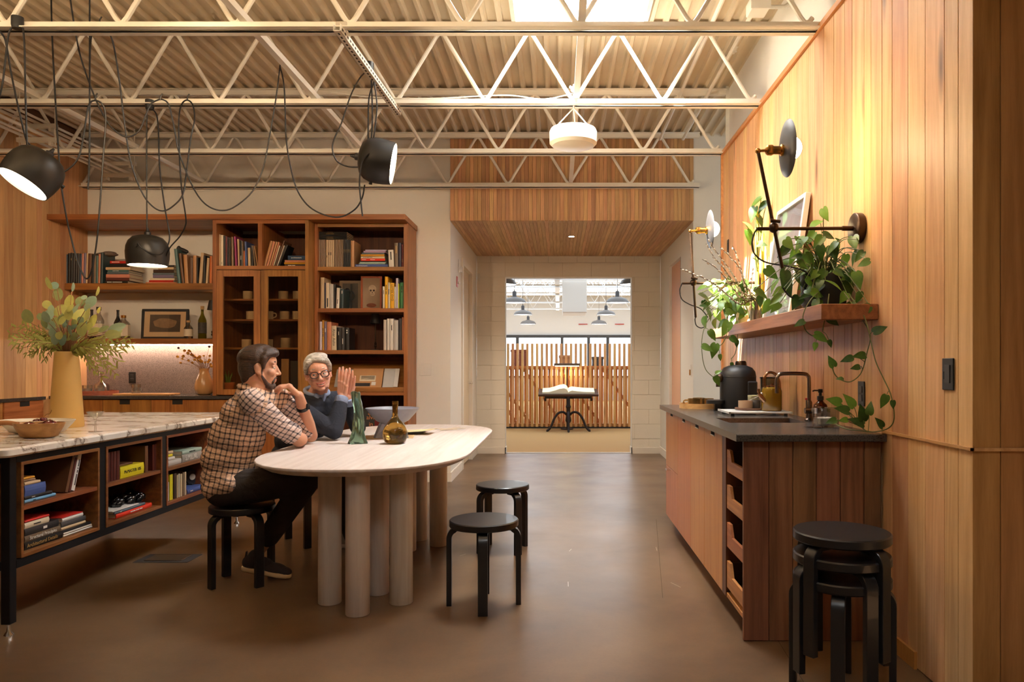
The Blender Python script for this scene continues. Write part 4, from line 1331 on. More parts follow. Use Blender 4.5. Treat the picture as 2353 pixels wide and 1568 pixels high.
def book(w, h, d, col, loc, M, label, group, txt=None, name='book', down=True, paperback=False):
    """M: 4x4 rotation; the spine looks along local -Y, thickness local X, height local Z"""
    me = book_mesh(w, h, d)
    me.materials.append(bmat(col))
    me.materials.append(page_m)
    if txt:
        o = thing(name, label, 'book', loc, 0, group)
        o.rotation_euler = M.to_euler()
        inst('cover', me, o)
        for s, ink_, sz, pos in (txt if isinstance(txt, list) else [txt]):
            T = Matrix.Rotation(R(90), 4, 'X') @ Matrix.Rotation(R(-90 if down else 90), 4, 'Z')
            if s not in LEGIBLE:          # print too small to read in the photograph: bars of ink
                mb = MB()
                u = 0.0
                for wd in s.split():
                    l_ = len(wd) * w * sz * .5
                    mb.box(w / 2 - w * sz * .22, w / 2 + w * sz * .22, -.0046, -.0038, u, u + l_)
                    u += l_ + w * sz * .4
                me_ = mb.mesh('print', Vector((0, 0, u / 2)))
                me_.materials.append(INK[ink_])
                inst('print', me_, o, (0, 0, min(max(h * pos, u / 2 + .004), h - u / 2 - .004)))
                continue
            lettering(s, min(w * sz, w * .95), INK[ink_], o, (w / 2, -.0042, h * pos), T.to_euler())
    else:
        o = bpy.data.objects.new(name, me)
        o.location = loc
        o.rotation_euler = M.to_euler()
        COL.objects.link(o)
        tag(o, label, 'book', group)
    BOOKS.append(o)
    return o
I4 = Matrix.Identity(4)
def row(items, D, z, crop, depth, ref, where, group, start=0):
    ox, oy, s = crop
    for i, it in enumerate(items):
        x0, x1, top, col = it[:4]
        lean = it[4] if len(it) > 4 else 0
        txt = it[5] if len(it) > 5 else None
        wx0, wx1 = PX(ox + x0 / s, D), PX(ox + x1 / s, D)
        h = PZ(oy + top / s, D) - z - .0005
        w = wx1 - wx0 - .0008
        M = I4
        zz = z + .0005
        if lean:
            a = math.atan2(lean / s * D / FPX, h)
            M = Matrix.Rotation(a, 4, 'Y')
            h = h / math.cos(a) - (w * math.sin(abs(a)) if a > 0 else 0)
            w *= math.cos(a)
            if a > 0:
                zz += w * math.sin(a)       # rests on its lower right corner
            else:
                pass
        d = depth * (1 - .12 * ((i * 37) % 5) / 5)
        book(w, h, d, col, (wx0, D + .004, zz), M, '%s book standing %s from %s %s' % (col, ORD[i + start], ref, where), group, txt)
def stack(items, D, z, crop, depth, where, group):
    """items bottom-up: y0 (bottom), y1 (top), x0, x1, colour"""
    ox, oy, s = crop
    zc = z + .0005
    for i, it in enumerate(items):
        y0, y1, x0, x1, col = it[:5]
        txt = it[5] if len(it) > 5 else None
        th = (y0 - y1) / s * D / FPX - .0006
        a, b = PX(ox + x0 / s, D), PX(ox + x1 / s, D)
        M = Matrix.Rotation(R(90), 4, 'Y') @ Matrix.Rotation(R(((i * 53) % 7 - 3) * .35), 4, 'X')
        book(th, b - a, depth * (1 - .1 * ((i * 29) % 4) / 4), col, (a, D + .006 + .003 * ((i * 31) % 3), zc + th), M, '%s book lying %s from the bottom of %s' % (col, ORD[i], where), group, txt, down=False)
        zc += th + .0006
c1_ = (130, 540, 6.36); c2_ = (480, 480, 9.05); c3_ = (710, 500, 9.05); c4_ = (710, 620, 7.838)

# ---- alcove shelf
DA_ = 7.46
g = 'books on the alcove shelf'
row([(122, 158, 285, 'dark blue'), (160, 192, 268, 'black', 6), (194, 228, 262, 'black', 6, ('TAT', 'g', .6, .8)), (230, 260, 268, 'charcoal', 8), (262, 294, 270, 'black', 8, ('TAT', 'g', .6, .8)), (296, 326, 268, 'charcoal', 8), (328, 354, 280, 'dark blue', 10), (356, 384, 272, 'pink', 12),
     (386, 418, 262, 'purple', 14), (420, 446, 268, 'cream', 14), (448, 500, 270, 'brown', 14), (502, 538, 290, 'black', 10), (540, 566, 300, 'taupe', 8), (568, 600, 302, 'teal', 8), (602, 632, 280, 'salmon', 10), (634, 668, 258, 'dark teal', 12)],
    DA_, AZ1, c1_, .20, 'the plank wall', 'on the alcove shelf', g)
stack([(705, 662, 700, 1030, 'black', ('CITIES ARCHITECTURE', 'w', .55, .45)), (662, 618, 715, 1055, 'maroon'), (618, 566, 712, 1058, 'pink'), (566, 535, 735, 1050, 'slate'), (535, 503, 740, 1045, 'teal', ('PUBLIC SPACE', 'w', .5, .4)), (503, 463, 708, 1075, 'cream'), (463, 410, 770, 1060, 'black'), (410, 372, 775, 1062, 'red', ('LANDSCAPES', 'w', .6, .3))],
      DA_, AZ1, c1_, .26, 'the alcove pile with the figurine', g)
stack([(705, 683, 1300, 1745, 'salmon'), (683, 655, 1345, 1700, 'red'), (655, 622, 1360, 1715, 'pale cream'), (622, 578, 1405, 1710, 'purple'), (578, 548, 1400, 1715, 'slate'), (548, 498, 1405, 1708, 'dark brown'), (498, 463, 1480, 1708, 'cream'), (463, 432, 1480, 1710, 'charcoal')],
      DA_, AZ1, c1_, .22, 'the alcove pile under the hanging pendant', g)
row([(1770, 1812, 205, 'teal', -58), (1830, 1866, 270, 'brown', -50), (1874, 1926, 290, 'tan', -24), (1932, 1988, 330, 'brown', 0), (1992, 2042, 300, 'tan', 0), (2046, 2068, 330, 'black', 0), (2074, 2118, 258, 'cream', 34), (2140, 2166, 300, 'black', 8), (2172, 2206, 335, 'cream', 26), (2232, 2268, 310, 'orange', 6)],
    DA_, AZ1, c1_, .20, 'the purple pile', 'leaning on the alcove shelf', g)
# ---- cubbies
DCU = 7.25
g = 'books in the cabinet cubbies'
row([(196, 236, 530, 'cream'), (240, 298, 545, 'pale cream', 0, ('. .', 'k', .5, .12)), (300, 342, 560, 'black'), (345, 378, 570, 'dark red'), (380, 408, 590, 'black'), (411, 446, 600, 'dark brown'), (468, 510, 585, 'taupe', -10), (545, 580, 575, 'magenta', -30, ('S M L', 'g', .5, .7)), (604, 636, 630, 'cream', -20), (640, 690, 660, 'black', 0, ('OBJECT', 'w', .6, .35)),
     (694, 716, 670, 'taupe', -12), (722, 748, 870, 'orange', -6), (752, 790, 680, 'blue', -16), (812, 865, 810, 'cream', -12), (886, 920, 760, 'charcoal', -22), (940, 972, 765, 'taupe', -44), (1000, 1024, 770, 'tan', -70)],
    DCU, CUZ0, c2_, .21, 'the alcove side', 'in the left cubby', g)
row([(1130, 1178, 662, 'tan', 150), (1184, 1236, 670, 'salmon', 150), (1242, 1282, 680, 'tan', 150), (1288, 1318, 685, 'salmon', 150), (1326, 1352, 765, 'pale cream', 130), (1362, 1394, 655, 'brown', 190), (1404, 1426, 760, 'off-white', 150), (1436, 1470, 745, 'black', 180)],
    DCU, CUZ0, c2_, .20, 'the divider', 'leaning in the right cubby', g)
stack([(1182, 1130, 1575, 1995, 'charcoal', ('MODERN HOUSE', 'w', .5, .35)), (1130, 1090, 1560, 1995, 'ochre'), (1090, 1042, 1570, 1995, 'salmon'), (1042, 952, 1640, 1995, 'dark blue', [('architecture', 'w', .50, .5)])],
      DCU, CUZ0, c2_, .26, 'the pile in the right cubby', g)
# ---- open bookcase, top shelf
DR = 7.39
g = 'books in the open bookcase'
z = R_SH[0][1]
it = [(195 + k * 37, 230 + k * 37, 460, 'taupe') for k in range(4)]
it += [(352 + k * 42, 392 + k * 42, 462, 'cream', 0, ('WALK', 'k', .8, .5) if k in (1, 2) else (('KUMA', 'k', .6, .4) if k == 0 else None)) for k in range(4)]
it += [(526 + k * 31, 555 + k * 31, 460, 'taupe') for k in range(6)]
it += [(714 + k * 30, 742 + k * 30, 462, 'black', 0, ('EL CROQUIS', 'g', .5, .6)) for k in range(5)]
it += [(868, 938, 482, 'tan')]
row(it, DR, z, c3_, .27, 'the cabinet side', 'on the top bookcase shelf', g)
stk = [(462, 432), (430, 402), (400, 366), (364, 330), (328, 302)]
for k, (a, b) in enumerate(stk):
    th = (a - b) / 9.05 * DR / FPX
    M = Matrix.Rotation(R(90), 4, 'Y')
    z1 = PZ(500 + b / 9.05, DR)
    book(th, PX(710 + 782 / 9.05, DR) - PX(710 + 208 / 9.05, DR), .25, 'black', (PX(710 + 208 / 9.05, DR), DR + .006, z1 + .004), M, 'black volume lying %s from the bottom of the boxed set on the row' % ORD[k], 'black volumes on the top shelf', ('EL CROQUIS 1983-2004', 'g', .5, .4) if k != 2 else None, down=False)
stack([(1018, 952, 960, 1640, 'blue', ('Architecture', 'w', .7, .2)), (950, 925, 1035, 1580, 'mint'), (923, 895, 1050, 1598, 'mint'), (893, 878, 1060, 1585, 'black'), (877, 826, 1070, 1578, 'bright red', [('ALFREDO', 'w', .5, .15), ('PRESCOTT', 'w', .5, .5)]), (824, 780, 1072, 1570, 'pale cream', ('THE NEW OFFICE READER', 'k', .45, .3)), (778, 735, 1072, 1565, 'ochre'), (733, 697, 1095, 1560, 'slate'), (695, 658, 1130, 1590, 'lilac'), (655, 632, 1170, 1610, 'pale lilac')],
      DR, z, c3_, .24, 'the pile on the top bookcase shelf', g)
row([(1662, 1770, 675, 'white', -16, ('GARDENS', 'k', .45, .68)), (1776, 1852, 528, 'grey brown', 0, ('COTTER', 'g', .7, .75)), (1858, 1916, 526, 'navy'), (1922, 1962, 560, 'dark red', 0, ('THE ART', 'g', .5, .3))],
    DR, z, c3_, .22, 'the colourful pile', 'on the top bookcase shelf', g)
# ---- second shelf
z = R_SH[1][1]
row([(206, 272, 140, 'cream'), (276, 300, 235, 'navy'), (304, 362, 238, 'pale cream', 0, ('TIRIHHI', 'k', .8, .25)), (366, 440, 260, 'light grey'), (444, 472, 262, 'black'), (484, 540, 325, 'white', 14, ('Barkow', 'k', .5, .35)), (560, 618, 345, 'dark teal', 8, ('PARK', 'w', .5, .85))],
    DR, z, c4_, .22, 'the cabinet side', 'on the second bookcase shelf', g)
row([(1324, 1362, 302, 'white', 0, ('KNOWLTON', 'k', .5, .75)), (1366, 1416, 122, 'yellow', 0, ('Good Housing', 'k', .6, .6)), (1420, 1458, 232, 'off-white', 0, ('ASHEVILLE', 'k', .6, .65)), (1461, 1532, 238, 'yellow', 0, ('LOTEK O+O', 'k', .78, .62)), (1536, 1562, 305, 'white'), (1565, 1604, 152, 'pale lilac'), (1607, 1624, 250, 'lime'), (1640, 1700, 228, 'green', 0, ('up form', 'k', .6, .75))],
    DR, z, c4_, .22, 'the skull picture', 'on the second bookcase shelf', g)
# ---- third shelf
z = R_SH[2][1]
row([(188, 232, 936, 'pale lilac'), (238, 270, 908, 'ochre', 0, ('ELLIS AND BERRY', 'k', .7, .6)), (276, 316, 930, 'purple', 0, ('LAPPI', 'w', .7, .7)), (322, 402, 942, 'salmon'), (406, 492, 1010, 'pale cream', 0, ('Alvar Aalto', 'k', .78, .52)), (498, 572, 1040, 'black', 0, ('MADSEN', 'w', .3, .75)), (574, 640, 1040, 'charcoal', 0, ('BLUEPRINT', 'w', .35, .4)), (644, 722, 1045, 'black', 0, ('M 2', 'w', .6, .85))],
    DR, z, c4_, .24, 'the cabinet side', 'on the third bookcase shelf', g)
row([(1342, 1394, 902, 'off-white'), (1404, 1452, 882, 'white'), (1458, 1522, 882, 'white', 0, ('NOUVEL', 'k', .5, .72)), (1528, 1606, 912, 'light grey'), (1612, 1668, 880, 'charcoal'), (1674, 1704, 858, 'salmon')],
    DR, z, c4_, .24, 'the small lamp', 'on the third bookcase shelf', g)

# ---- magazines leaning on the sloped ledge
def magazine(px0, px1, py0, py1, dy, col, label, name='magazine', pics=()):
    """board leaning on the ledge; px,py: its picture corners"""
    D = RFY + .10 + dy
    x0, x1 = PX(px0, D), PX(px1, D)
    z0 = PZ(py1, D); h = (py1 - py0) * D / FPX * 1.12
    M = Matrix.Translation((x0, D - .035, z0)) @ Matrix.Rotation(R(-30), 4, 'X')
    t = thing(name, label, 'magazine', M.translation, 0, 'magazines on the sloped ledge')
    part('cover', MB().box(0, x1 - x0, 0, .004, 0, h, M), bmat(col), t)
    for a0, a1, b0, b1, c in pics:
        part('print', MB().box((x1 - x0) * a0, (x1 - x0) * a1, -.0006, 0, h * b0, h * b1, M), bmat(c), t)
magazine(770, 812, 848, 889, .012, 'grey', 'grey covered magazine partly behind the raised hands')
magazine(808, 878, 846, 890, .0, 'tan', 'landscape magazine with a house photograph on its tan cover', pics=((.25, .78, .32, .62, 'pale cream'), (.30, .74, .40, .6, 'taupe'), (.1, .62, .05, .22, 'charcoal'), (.66, .8, .1, .28, 'white')))
magazine(880, 905, 846, 890, .004, 'light grey', 'plain pale grey brochure on the sloped ledge')
magazine(902, 915, 846, 889, .014, 'white', 'narrow white brochure at the end of the sloped ledge')
# face-out black book low in the bookcase
D = 7.45
M = Matrix.Translation((PX(832, D), D, .536)) @ Matrix.Rotation(R(-10), 4, 'X')
t = thing('book', 'black book with orange lettering standing face out low in the bookcase', 'book', M.translation)
part('cover', MB().box(0, .19, 0, .012, 0, .26, M), bmat('black'), t)
for s, zz, xx, sz in (('arte', .215, .10, .062), ('alvar', .168, .095, .062), ('in', .10, .085, .06)):
    T = M @ Matrix.Translation((xx, -.001, zz)) @ Matrix.Rotation(R(90), 4, 'X')
    lettering(s, sz, INK['o'], t, T.translation - t.location, T.to_euler())
t = solo('book', MB().box(PX(862, D), PX(886, D), D - .02, D + .02, .536, .78), bmat('dark red'), 'dark red book beside the black face-out book', 'book')

# ---- island bays: spines toward the table (+X)
QX = Matrix.Rotation(R(90), 4, 'Z')          # local -Y -> +X, local X -> +Y
IB = FX - .03
def yof(px):
    return DX(px, IB)
def ibook_up(px0, px1, h, col, z, label, txt=None, lean=0.0, d=.20):
    y0, y1 = yof(px0), yof(px1)
    M = QX
    zz = z + .0006
    w = y1 - y0
    if lean:
        M = Matrix.Rotation(R(-lean), 4, 'X') @ QX
        w *= math.cos(R(lean))
        if lean > 0:
            zz += w * math.sin(R(lean))
    return book(w, h, d, col, (IB, y0, zz), M, label, 'books in the island bays', txt)
def ibook_flat(py0, py1, zb_, th, col, label, txt=None, dx=0.0, d=.22):
    """lying, spine to the table, between picture columns py0..py1, bottom zb_"""
    y0, y1 = yof(py0), yof(py1)
    M = QX @ Matrix.Rotation(R(90), 4, 'Y')
    return book(th - .0008, y1 - y0, d, col, (IB - dx, y0, zb_ + th), M, label, 'books in the island bays', txt, down=False)
def ipile(z, items, where):
    zz = z + .0006
    for i, it in enumerate(items):
        a, b, th, col = it[:4]
        txt = it[4] if len(it) > 4 else None
        dx = it[5] if len(it) > 5 else 0
        ibook_flat(a, b, zz, th, col, '%s book %s from bottom of the pile %s' % (col, ORD[i], where), txt, dx)
        zz += th
ipile(BM, [(56, 127, .016, 'light blue', ('MOMA', 'k', .6, .3)), (56, 119, .016, 'black', ('DESIGN', 'w', .5, .3)), (56, 104, .052, 'blue', None), (56, 92, .014, 'cream'), (56, 90, .010, 'taupe', None, .02), (56, 88, .012, 'ochre', None, .02)], 'beside the island leg, upper bay')
ibook_up(150, 157, .185, 'brown', BM, 'brown book leaning behind the white one in the island bay', None, 18)
ibook_up(158, 163, .175, 'maroon', BM, 'thin maroon book leaning in the island bay', None, 18)
ibook_up(163, 172, .195, 'white', BM, 'white book with black lettering leaning in the island bay', ('PLANNING OF A HOUSE', 'k', .5, .5), 18)
z = BZ0 + .012
ipile(z, [(56, 143, .036, 'black', ('Architectural Details', 'g', .72, .45)), (56, 138, .030, 'grey brown', ('Structural Principles', 'w', .80, .5)), (56, 134, .034, 'charcoal', ('KA', 'w', .8, .6)), (56, 112, .028, 'pale cream', ('COURTYARD', 'k', .4, .5)), (56, 112, .012, 'red')], 'with lettered spines, lower island bay')
ipile(z, [(145, 212, .010, 'white'), (145, 210, .011, 'off-white'), (143, 208, .014, 'black'), (140, 196, .016, 'cream'), (140, 196, .026, 'dark grey'), (142, 190, .020, 'white'), (140, 190, .005, 'red')], 'topped by a red cover')
# middle bay
for k, (a, b) in enumerate(((246, 253), (254, 260), (261, 267), (268, 275))):
    ibook_up(a, b, .165, 'maroon', BM, 'maroon binder standing %s from the steel mullion in the middle island bay' % ORD[k])
ibook_flat(276, 330, BM + .0006, .066, 'lemon', 'thick yellow catalogue lying in the middle island bay', [('McMASTER 105', 'k', .40, .5)])
ibook_flat(276, 312, BM + .0672, .012, 'brown', 'thin brown book on the yellow catalogue', None, .02)
ibook_up(333, 340, .160, 'brown', BM, 'brown book standing beside the yellow catalogue')
ibook_up(350, 355, .160, 'maroon', BM, 'maroon book standing clear of the mullion in the middle bay')
ibook_up(356, 361, .160, 'maroon', BM, 'maroon book standing closest to the mullion in the middle bay')
ipile(z, [(266, 348, .026, 'bright red', ('FRANCIS KEYES BLUE', 'w', .55, .55)), (262, 333, .016, 'slate', ('PLAN', 'w', .6, .2)), (258, 318, .007, 'white')], 'under the bubble wrap')
# far bay
ipile(BM, [(386, 416, .034, 'light grey'), (386, 401, .024, 'white'), (386, 396, .018, 'lemon'), (386, 397, .022, 'cream')], 'against the mullion, far island bay')
ipile(BM, [(418, 463, .052, 'grey', ('S,M,L,XL', 'w', .92, .45)), (418, 463, .026, 'mint', ('CINEMA CITY', 'k', .6, .5))], 'on the thick lettered grey book')
for k, (a, b, h, c) in enumerate(((386, 388, .12, 'off-white'), (390, 397, .165, 'lemon'), (399, 405, .165, 'dark brown'), (406, 409, .15, 'cream'), (410, 413, .155, 'pale cream'), (414, 419, .15, 'cream'), (420, 423, .155, 'taupe'), (424, 428, .155, 'cream'))):
    ibook_up(a, b, h, c, z, '%s book standing %s from the mullion in the lower far island bay' % (c, ORD[k]))
ibook_flat(430, 476, z + .0006, .030, 'blue', 'blue boxed book lying beside the black roll', ('BOXED', 'w', .5, .2))
# ================================================================== SMALL THINGS
def glass(name, col, rough=.03, ior=1.45, trans=1.0):
    if name in MATS:
        return MATS[name]
    m, nt, b = _nt(name)
    b.inputs['Base Color'].default_value = c4(col)
    b.inputs['Roughness'].default_value = rough
    b.inputs['IOR'].default_value = ior
    b.inputs['Transmission Weight'].default_value = trans
    return m
clear_g = pane('clear_glassware', tint=(.95, .95, .93), gloss=.25)
def at(x, y, z):
    return Matrix.Translation((x, y, z))

# ---- on the oval table
tz = TZ + .0008
x, y = PX(822, 4.67), 4.67
t = thing('glass_vase', 'tall twisted sea green glass vase on the oval table', 'vase', (x, y, tz))
mb = MB()
rings = 26
seg = 28
vs = []
for i in range(rings + 1):
    u = i / rings
    zz = u * .325
    r = .026 * (1 - u) ** 2.2 + .0235 + .004 * u
    r += .008 * math.exp(-(u / .08) ** 2)
    ox = .012 * math.sin(u * 4.4) - .006 + .004 * u
    tw = u * 2.6
    for k in range(seg):
        a = 2 * PI * k / seg
        rr = r * (1 + .16 * math.cos(3 * a + tw * 3) + .06 * math.cos(7 * a - tw * 4))
        vs.append((x + ox + rr * math.cos(a) * 1.0, y + rr * math.sin(a) * .8, tz + zz + (.008 * math.sin(3 * a) if i == rings else 0)))
fs = [(i * seg + k, i * seg + (k + 1) % seg, (i + 1) * seg + (k + 1) % seg, (i + 1) * seg + k) for i in range(rings) for k in range(seg)]
fs += [list(range(seg))[::-1], list(range(rings * seg, (rings + 1) * seg))]
mb.add(vs, fs)
part('vase_body', mb, glass('sea_green_glass', rgb(150, 186, 158), .08, 1.4, .85), t, smooth=True, angle=60)
x, y = PX(908, 4.67), 4.67
t = thing('glass_bottle', 'squat amber glass bottle with a slim neck on the oval table', 'vase', (x, y, tz))
prof = [(.0, 0), (.045, 0), (.066, .014), (.078, .045), (.078, .075), (.066, .108), (.045, .136), (.026, .158), (.018, .175), (.0165, .20), (.020, .268), (.0175, .268), (.013, .20), (.0, .185)]
part('bottle_body', MB().lathe(prof, 40, at(x, y, tz)), glass('amber_glass', rgb(176, 136, 62), .03, 1.45, .95), t, smooth=True, angle=60)
part('glass_swirl', MB().tube(smooth_path([(x - .05, y - .03, tz + .08), (x - .02, y - .06, tz + .075), (x + .02, y - .065, tz + .06), (x + .05, y - .04, tz + .09), (x + .03, y - .055, tz + .10)], 5), [.008] * 21, 8), glass('swirl_glass', rgb(220, 206, 170), .05, 1.3, .7), t, smooth=True)
x, y = PX(902, 5.06), 5.06
t = thing('footed_bowl', 'wide grey blue ceramic bowl on three slab feet', 'bowl', (x, y, tz))
zr = PZ(938, y) - tz
cer = plain('grey_blue_ceramic', rgb(128, 126, 134), .35, var=.15, bscale=25)
part('bowl_body', MB().lathe([(.0, zr - .115), (.06, zr - .112), (.11, zr - .085), (.155, zr - .035), (.182, zr), (.178, zr + .002), (.150, zr - .028), (.105, zr - .075), (.05, zr - .098), (0, zr - .10)], 48, at(x, y, tz), cap0=False, cap1=False), cer, t, smooth=True, angle=60)
for a in (R(210), R(330), R(90)):
    M = at(x, y, tz) @ Matrix.Rotation(a, 4, 'Z')
    part('foot', MB().add([(.07, -.05, 0), (.13, -.02, 0), (.13, .02, 0), (.07, .05, 0), (.03, -.03, zr - .10), (.085, -.03, zr - .10), (.085, .03, zr - .10), (.03, .03, zr - .10)], [(0, 3, 2, 1), (4, 5, 6, 7), (0, 1, 5, 4), (1, 2, 6, 5), (2, 3, 7, 6), (3, 0, 4, 7)], M), cer, t, bevel=.004)
pap1 = plain('manila_paper', rgb(226, 204, 148), .7)
pap2 = plain('white_paper', rgb(236, 232, 224), .7)
def sheet(cx, cy, w, h, a, z, curl, mat, label):
    M = at(cx, cy, z) @ Matrix.Rotation(R(a), 4, 'Z')
    n = 8
    vs, fs = [], []
    for j in (0, 1):
        for i in range(n + 1):
            u = i / n
            vs.append((w * (u - .5), h * (j - .5), .0012 + curl * u ** 2 * (1 - .3 * j)))
    m = len(vs)
    vs += [(p[0], p[1], p[2] - .0010) for p in vs]
    for i in range(n):
        fs += [(i, i + 1, n + 2 + i, n + 1 + i), (m + i, m + n + 1 + i, m + n + 2 + i, m + i + 1), (i, m + i, m + i + 1, i + 1), (n + 1 + i, n + 2 + i, m + n + 2 + i, m + n + 1 + i)]
    fs += [(0, n + 1, m + n + 1, m), (n, m + n, m + 2 * n + 1, 2 * n + 1)]
    solo('paper_sheet', MB().add(vs, fs, M), mat, label, 'paper', 'papers on the table', smooth=True)
sheet(-1.17, 5.10, .34, .26, 8, tz, .0, plain('kraft_paper', rgb(214, 178, 128), .7), 'kraft brown sheet lying flat between the vase and bowl')
sheet(-1.16, 5.44, .36, .28, -6, tz, .012, pap2, 'white paper sheet under the manila paper on the table')
sheet(-1.08, 5.34, .36, .22, -4, tz + .014, .02, pap1, 'curled manila sheet behind the green vase on the table')
mb = MB()
random.seed(9)
for k in range(26):
    a, r = random.uniform(0, 6.28), random.uniform(0, .12)
    cx_, cy_ = -.83 + r * math.cos(a) * 1.3, 5.72 + r * math.sin(a)
    mb.add([(cx_ + dx, cy_ + dy, tz + .001 + .004 * random.random()) for dx, dy in ((-.03, -.02), (.03, -.025), (.035, .02), (-.025, .025))], [(0, 1, 2, 3)])
solo('tissue_scraps', mb, plain('tissue_tan', rgb(226, 206, 178), .8), 'loose scraps of thin paper at the passage end of the oval table', 'paper', kind='stuff')

# ---- on the marble island
mz = MZ + .0008
x, y = PX(153, 4.42), 4.42
t = thing('floor_vase', 'tall tapered mustard ceramic vase on the marble', 'vase', (x, y, mz))
VASE = (x, y, mz)
vm = plain('mustard_ceramic', rgb(222, 178, 104), .42, var=.10, bscale=6)
part('vase_body', MB().lathe([(0, 0), (.088, 0), (.091, .006), (.089, .05), (.078, .22), (.066, .40), (.063, .446), (.059, .452), (.056, .446), (.055, .40), (0, .38)], 40, at(x, y, mz)), vm, t, smooth=True, angle=50)
def oval_dish(t, name, c, a, b, h, th, mat, rz=0):
    M = at(*c) @ Matrix.Rotation(R(rz), 4, 'Z')
    prof = [(0, 0), (.55, 0), (.72, .12), (.92, .7), (1.0, 1.0), (.97, 1.02), (.86, .72), (.66, .24), (.5, .16), (0, .14)]
    mb = MB().lathe([(r, z * h) for r, z in prof], 40, M @ Matrix.Diagonal((a, b, 1, 1)), cap0=False, cap1=False)
    return part(name, mb, mat, t, smooth=True, angle=50)
x, y = PX(86, 4.05), 4.05
t = thing('oval_dish', 'white oval dish of dark red cherries on the marble', 'bowl', (x, y, mz))
oval_dish(t, 'dish_body', (x, y, mz), .195, .13, .07, .006, plain('white_ceramic', rgb(236, 226, 208), .3))
ch = plain('cherry_red', rgb(88, 16, 18), .2, coat=.3)
random.seed(31)
chm = MB().ball((0, 0, 0), .012, 12, 8).mesh('cherry', smooth=True); chm.materials.append(ch)
for k in range(34):
    a, r = random.uniform(0, 6.28), random.uniform(0, 1) ** .5
    o = bpy.data.objects.new('cherry', chm); COL.objects.link(o)
    o.location = (x + .01 + r * .095 * math.cos(a), y + r * .06 * math.sin(a), mz + .034 + .036 * (1 - r) + random.uniform(0, .012))
    tag(o, 'small dark red cherry heaped in the white oval dish', 'cherry', 'cherries in the white dish')
solo('cherry_sprig', MB().tube(smooth_path([(x + .03, y, mz + .08), (x + .05, y, mz + .10), (x + .075, y - .01, mz + .105), (x + .085, y - .01, mz + .125)], 5), .0016, 6), plain('stem_tan', rgb(170, 120, 60), .7), 'forked brown cherry stalk rising from the white dish', 'stem', smooth=True)
x, y = PX(90, 3.78), 3.78
t = thing('wooden_dish', 'oval turned wooden dish with a handle holding plums', 'bowl', (x, y, mz))
wd = wood('dish_wood', rgb(190, 134, 82), rgb(140, 88, 48), 'x', rough=.5, var=.02)
oval_dish(t, 'dish_body', (x, y, mz), .125, .085, .075, .006, wd)
part('handle', MB().tube(smooth_path([(x - .11, y, mz + .066), (x - .16, y, mz + .075), (x - .22, y, mz + .072), (x - .27, y, mz + .066)], 4), [.014, .013, .012, .012, .012, .013, .013, .014, .014, .015, .015, .016, .013], 10), wd, t, smooth=True)
pl = plain('plum_red', rgb(92, 22, 20), .18, var=.35, bscale=14, coat=.4)
for dx, dy, dz, rr, l in ((-.045, -.01, .050, .036, 'dark plum against the handle side of the wooden dish'), (.012, .0, .048, .034, 'dark red plum in the middle of the wooden dish'), (.055, -.005, .060, .037, 'glossy plum heaped highest in the wooden dish')):
    t = thing('plum', l, 'plum', (x + dx, y + dy, mz + dz), 0, 'plums in the wooden dish')
    part('flesh', MB().ball((x + dx, y + dy, mz + dz), (rr, rr, rr * .86), 20, 14), pl, t, smooth=True)
    part('stalk_dimple', MB().ball((x + dx + .004, y + dy, mz + dz + rr * .84), .004, 8, 6), MATS['stem_tan'], t)
def coupe(x, y, z, label, s=1.0, name='coupe_glass', cat='glass'):
    t = thing(name, label, cat, (x, y, z))
    part('glass_body', MB().lathe([(0, 0), (.034 * s, 0), (.034 * s, .002), (.006, .008), (.0045, .05 * s), (.006, .075 * s), (.03 * s, .088 * s), (.045 * s, .112 * s), (.043 * s, .113 * s), (.026 * s, .09 * s), (0, .082 * s)], 28, at(x, y, z)), clear_g, t, smooth=True, angle=60)
    return t
coupe(PX(219, 4.1), 4.1, mz, 'empty clear coupe glass standing on the marble')

# ---- alcove: bottles, picture, tray, decanter, tumblers, dried flowers
def bottle(px, py_base, py_top, D, wpx, mat, label, shoulder=.55, neck=.32, cap=None, lab=None, square=False, zbase=None):
    x, y = PX(px, D), D
    z = (AZ2 if zbase is None else zbase) + .0006
    H_ = (py_base - py_top) * D / FPX
    r = wpx * D / FPX / 2
    t = thing('bottle', label, 'bottle', (x, y, z), 0, 'bottles on the alcove shelf')
    n = r * neck
    prof = [(0, 0), (r * .9, 0), (r, .006), (r, H_ * shoulder), (r * .85, H_ * (shoulder + .06)), (n * 1.3, H_ * (shoulder + .18)), (n, H_ * (shoulder + .24)), (n, H_ * .95), (n * 1.15, H_ * .955), (n * 1.15, H_), (0, H_)]
    part('glass_body', MB().lathe(prof, 8 if square else 28, at(x, y, z) @ Matrix.Rotation(R(22.5 if square else 0), 4, 'Z')), mat, t, smooth=True, angle=45)
    if cap:
        part('stopper', MB().lathe([(n * 1.3, H_ * .93), (n * 1.35, H_ * 1.04), (0, H_ * 1.04)], 18, at(x, y, z)), cap, t, smooth=True, angle=45)
    if lab:
        a, b, m = lab
        part('paper_label', MB().lathe([(r * 1.015, H_ * a), (r * 1.015, H_ * b)], 8 if square else 28, at(x, y, z) @ Matrix.Rotation(R(22.5 if square else 0), 4, 'Z'), cap0=False, cap1=False), m, t)
dkglass = plain('dark_bottle_glass', (.008, .010, .014), .12, coat=.4)
olglass = glass('olive_bottle_glass', rgb(120, 110, 30), .05, 1.3, .7)
clrb = pane('clear_bottle_glass', tint=(.86, .84, .80), gloss=.3)
labm = plain('bottle_label_cream', rgb(222, 208, 184), .7)
labk = plain('bottle_label_dark', rgb(72, 68, 64), .7, var=.5, bscale=60)
DBT = 7.62
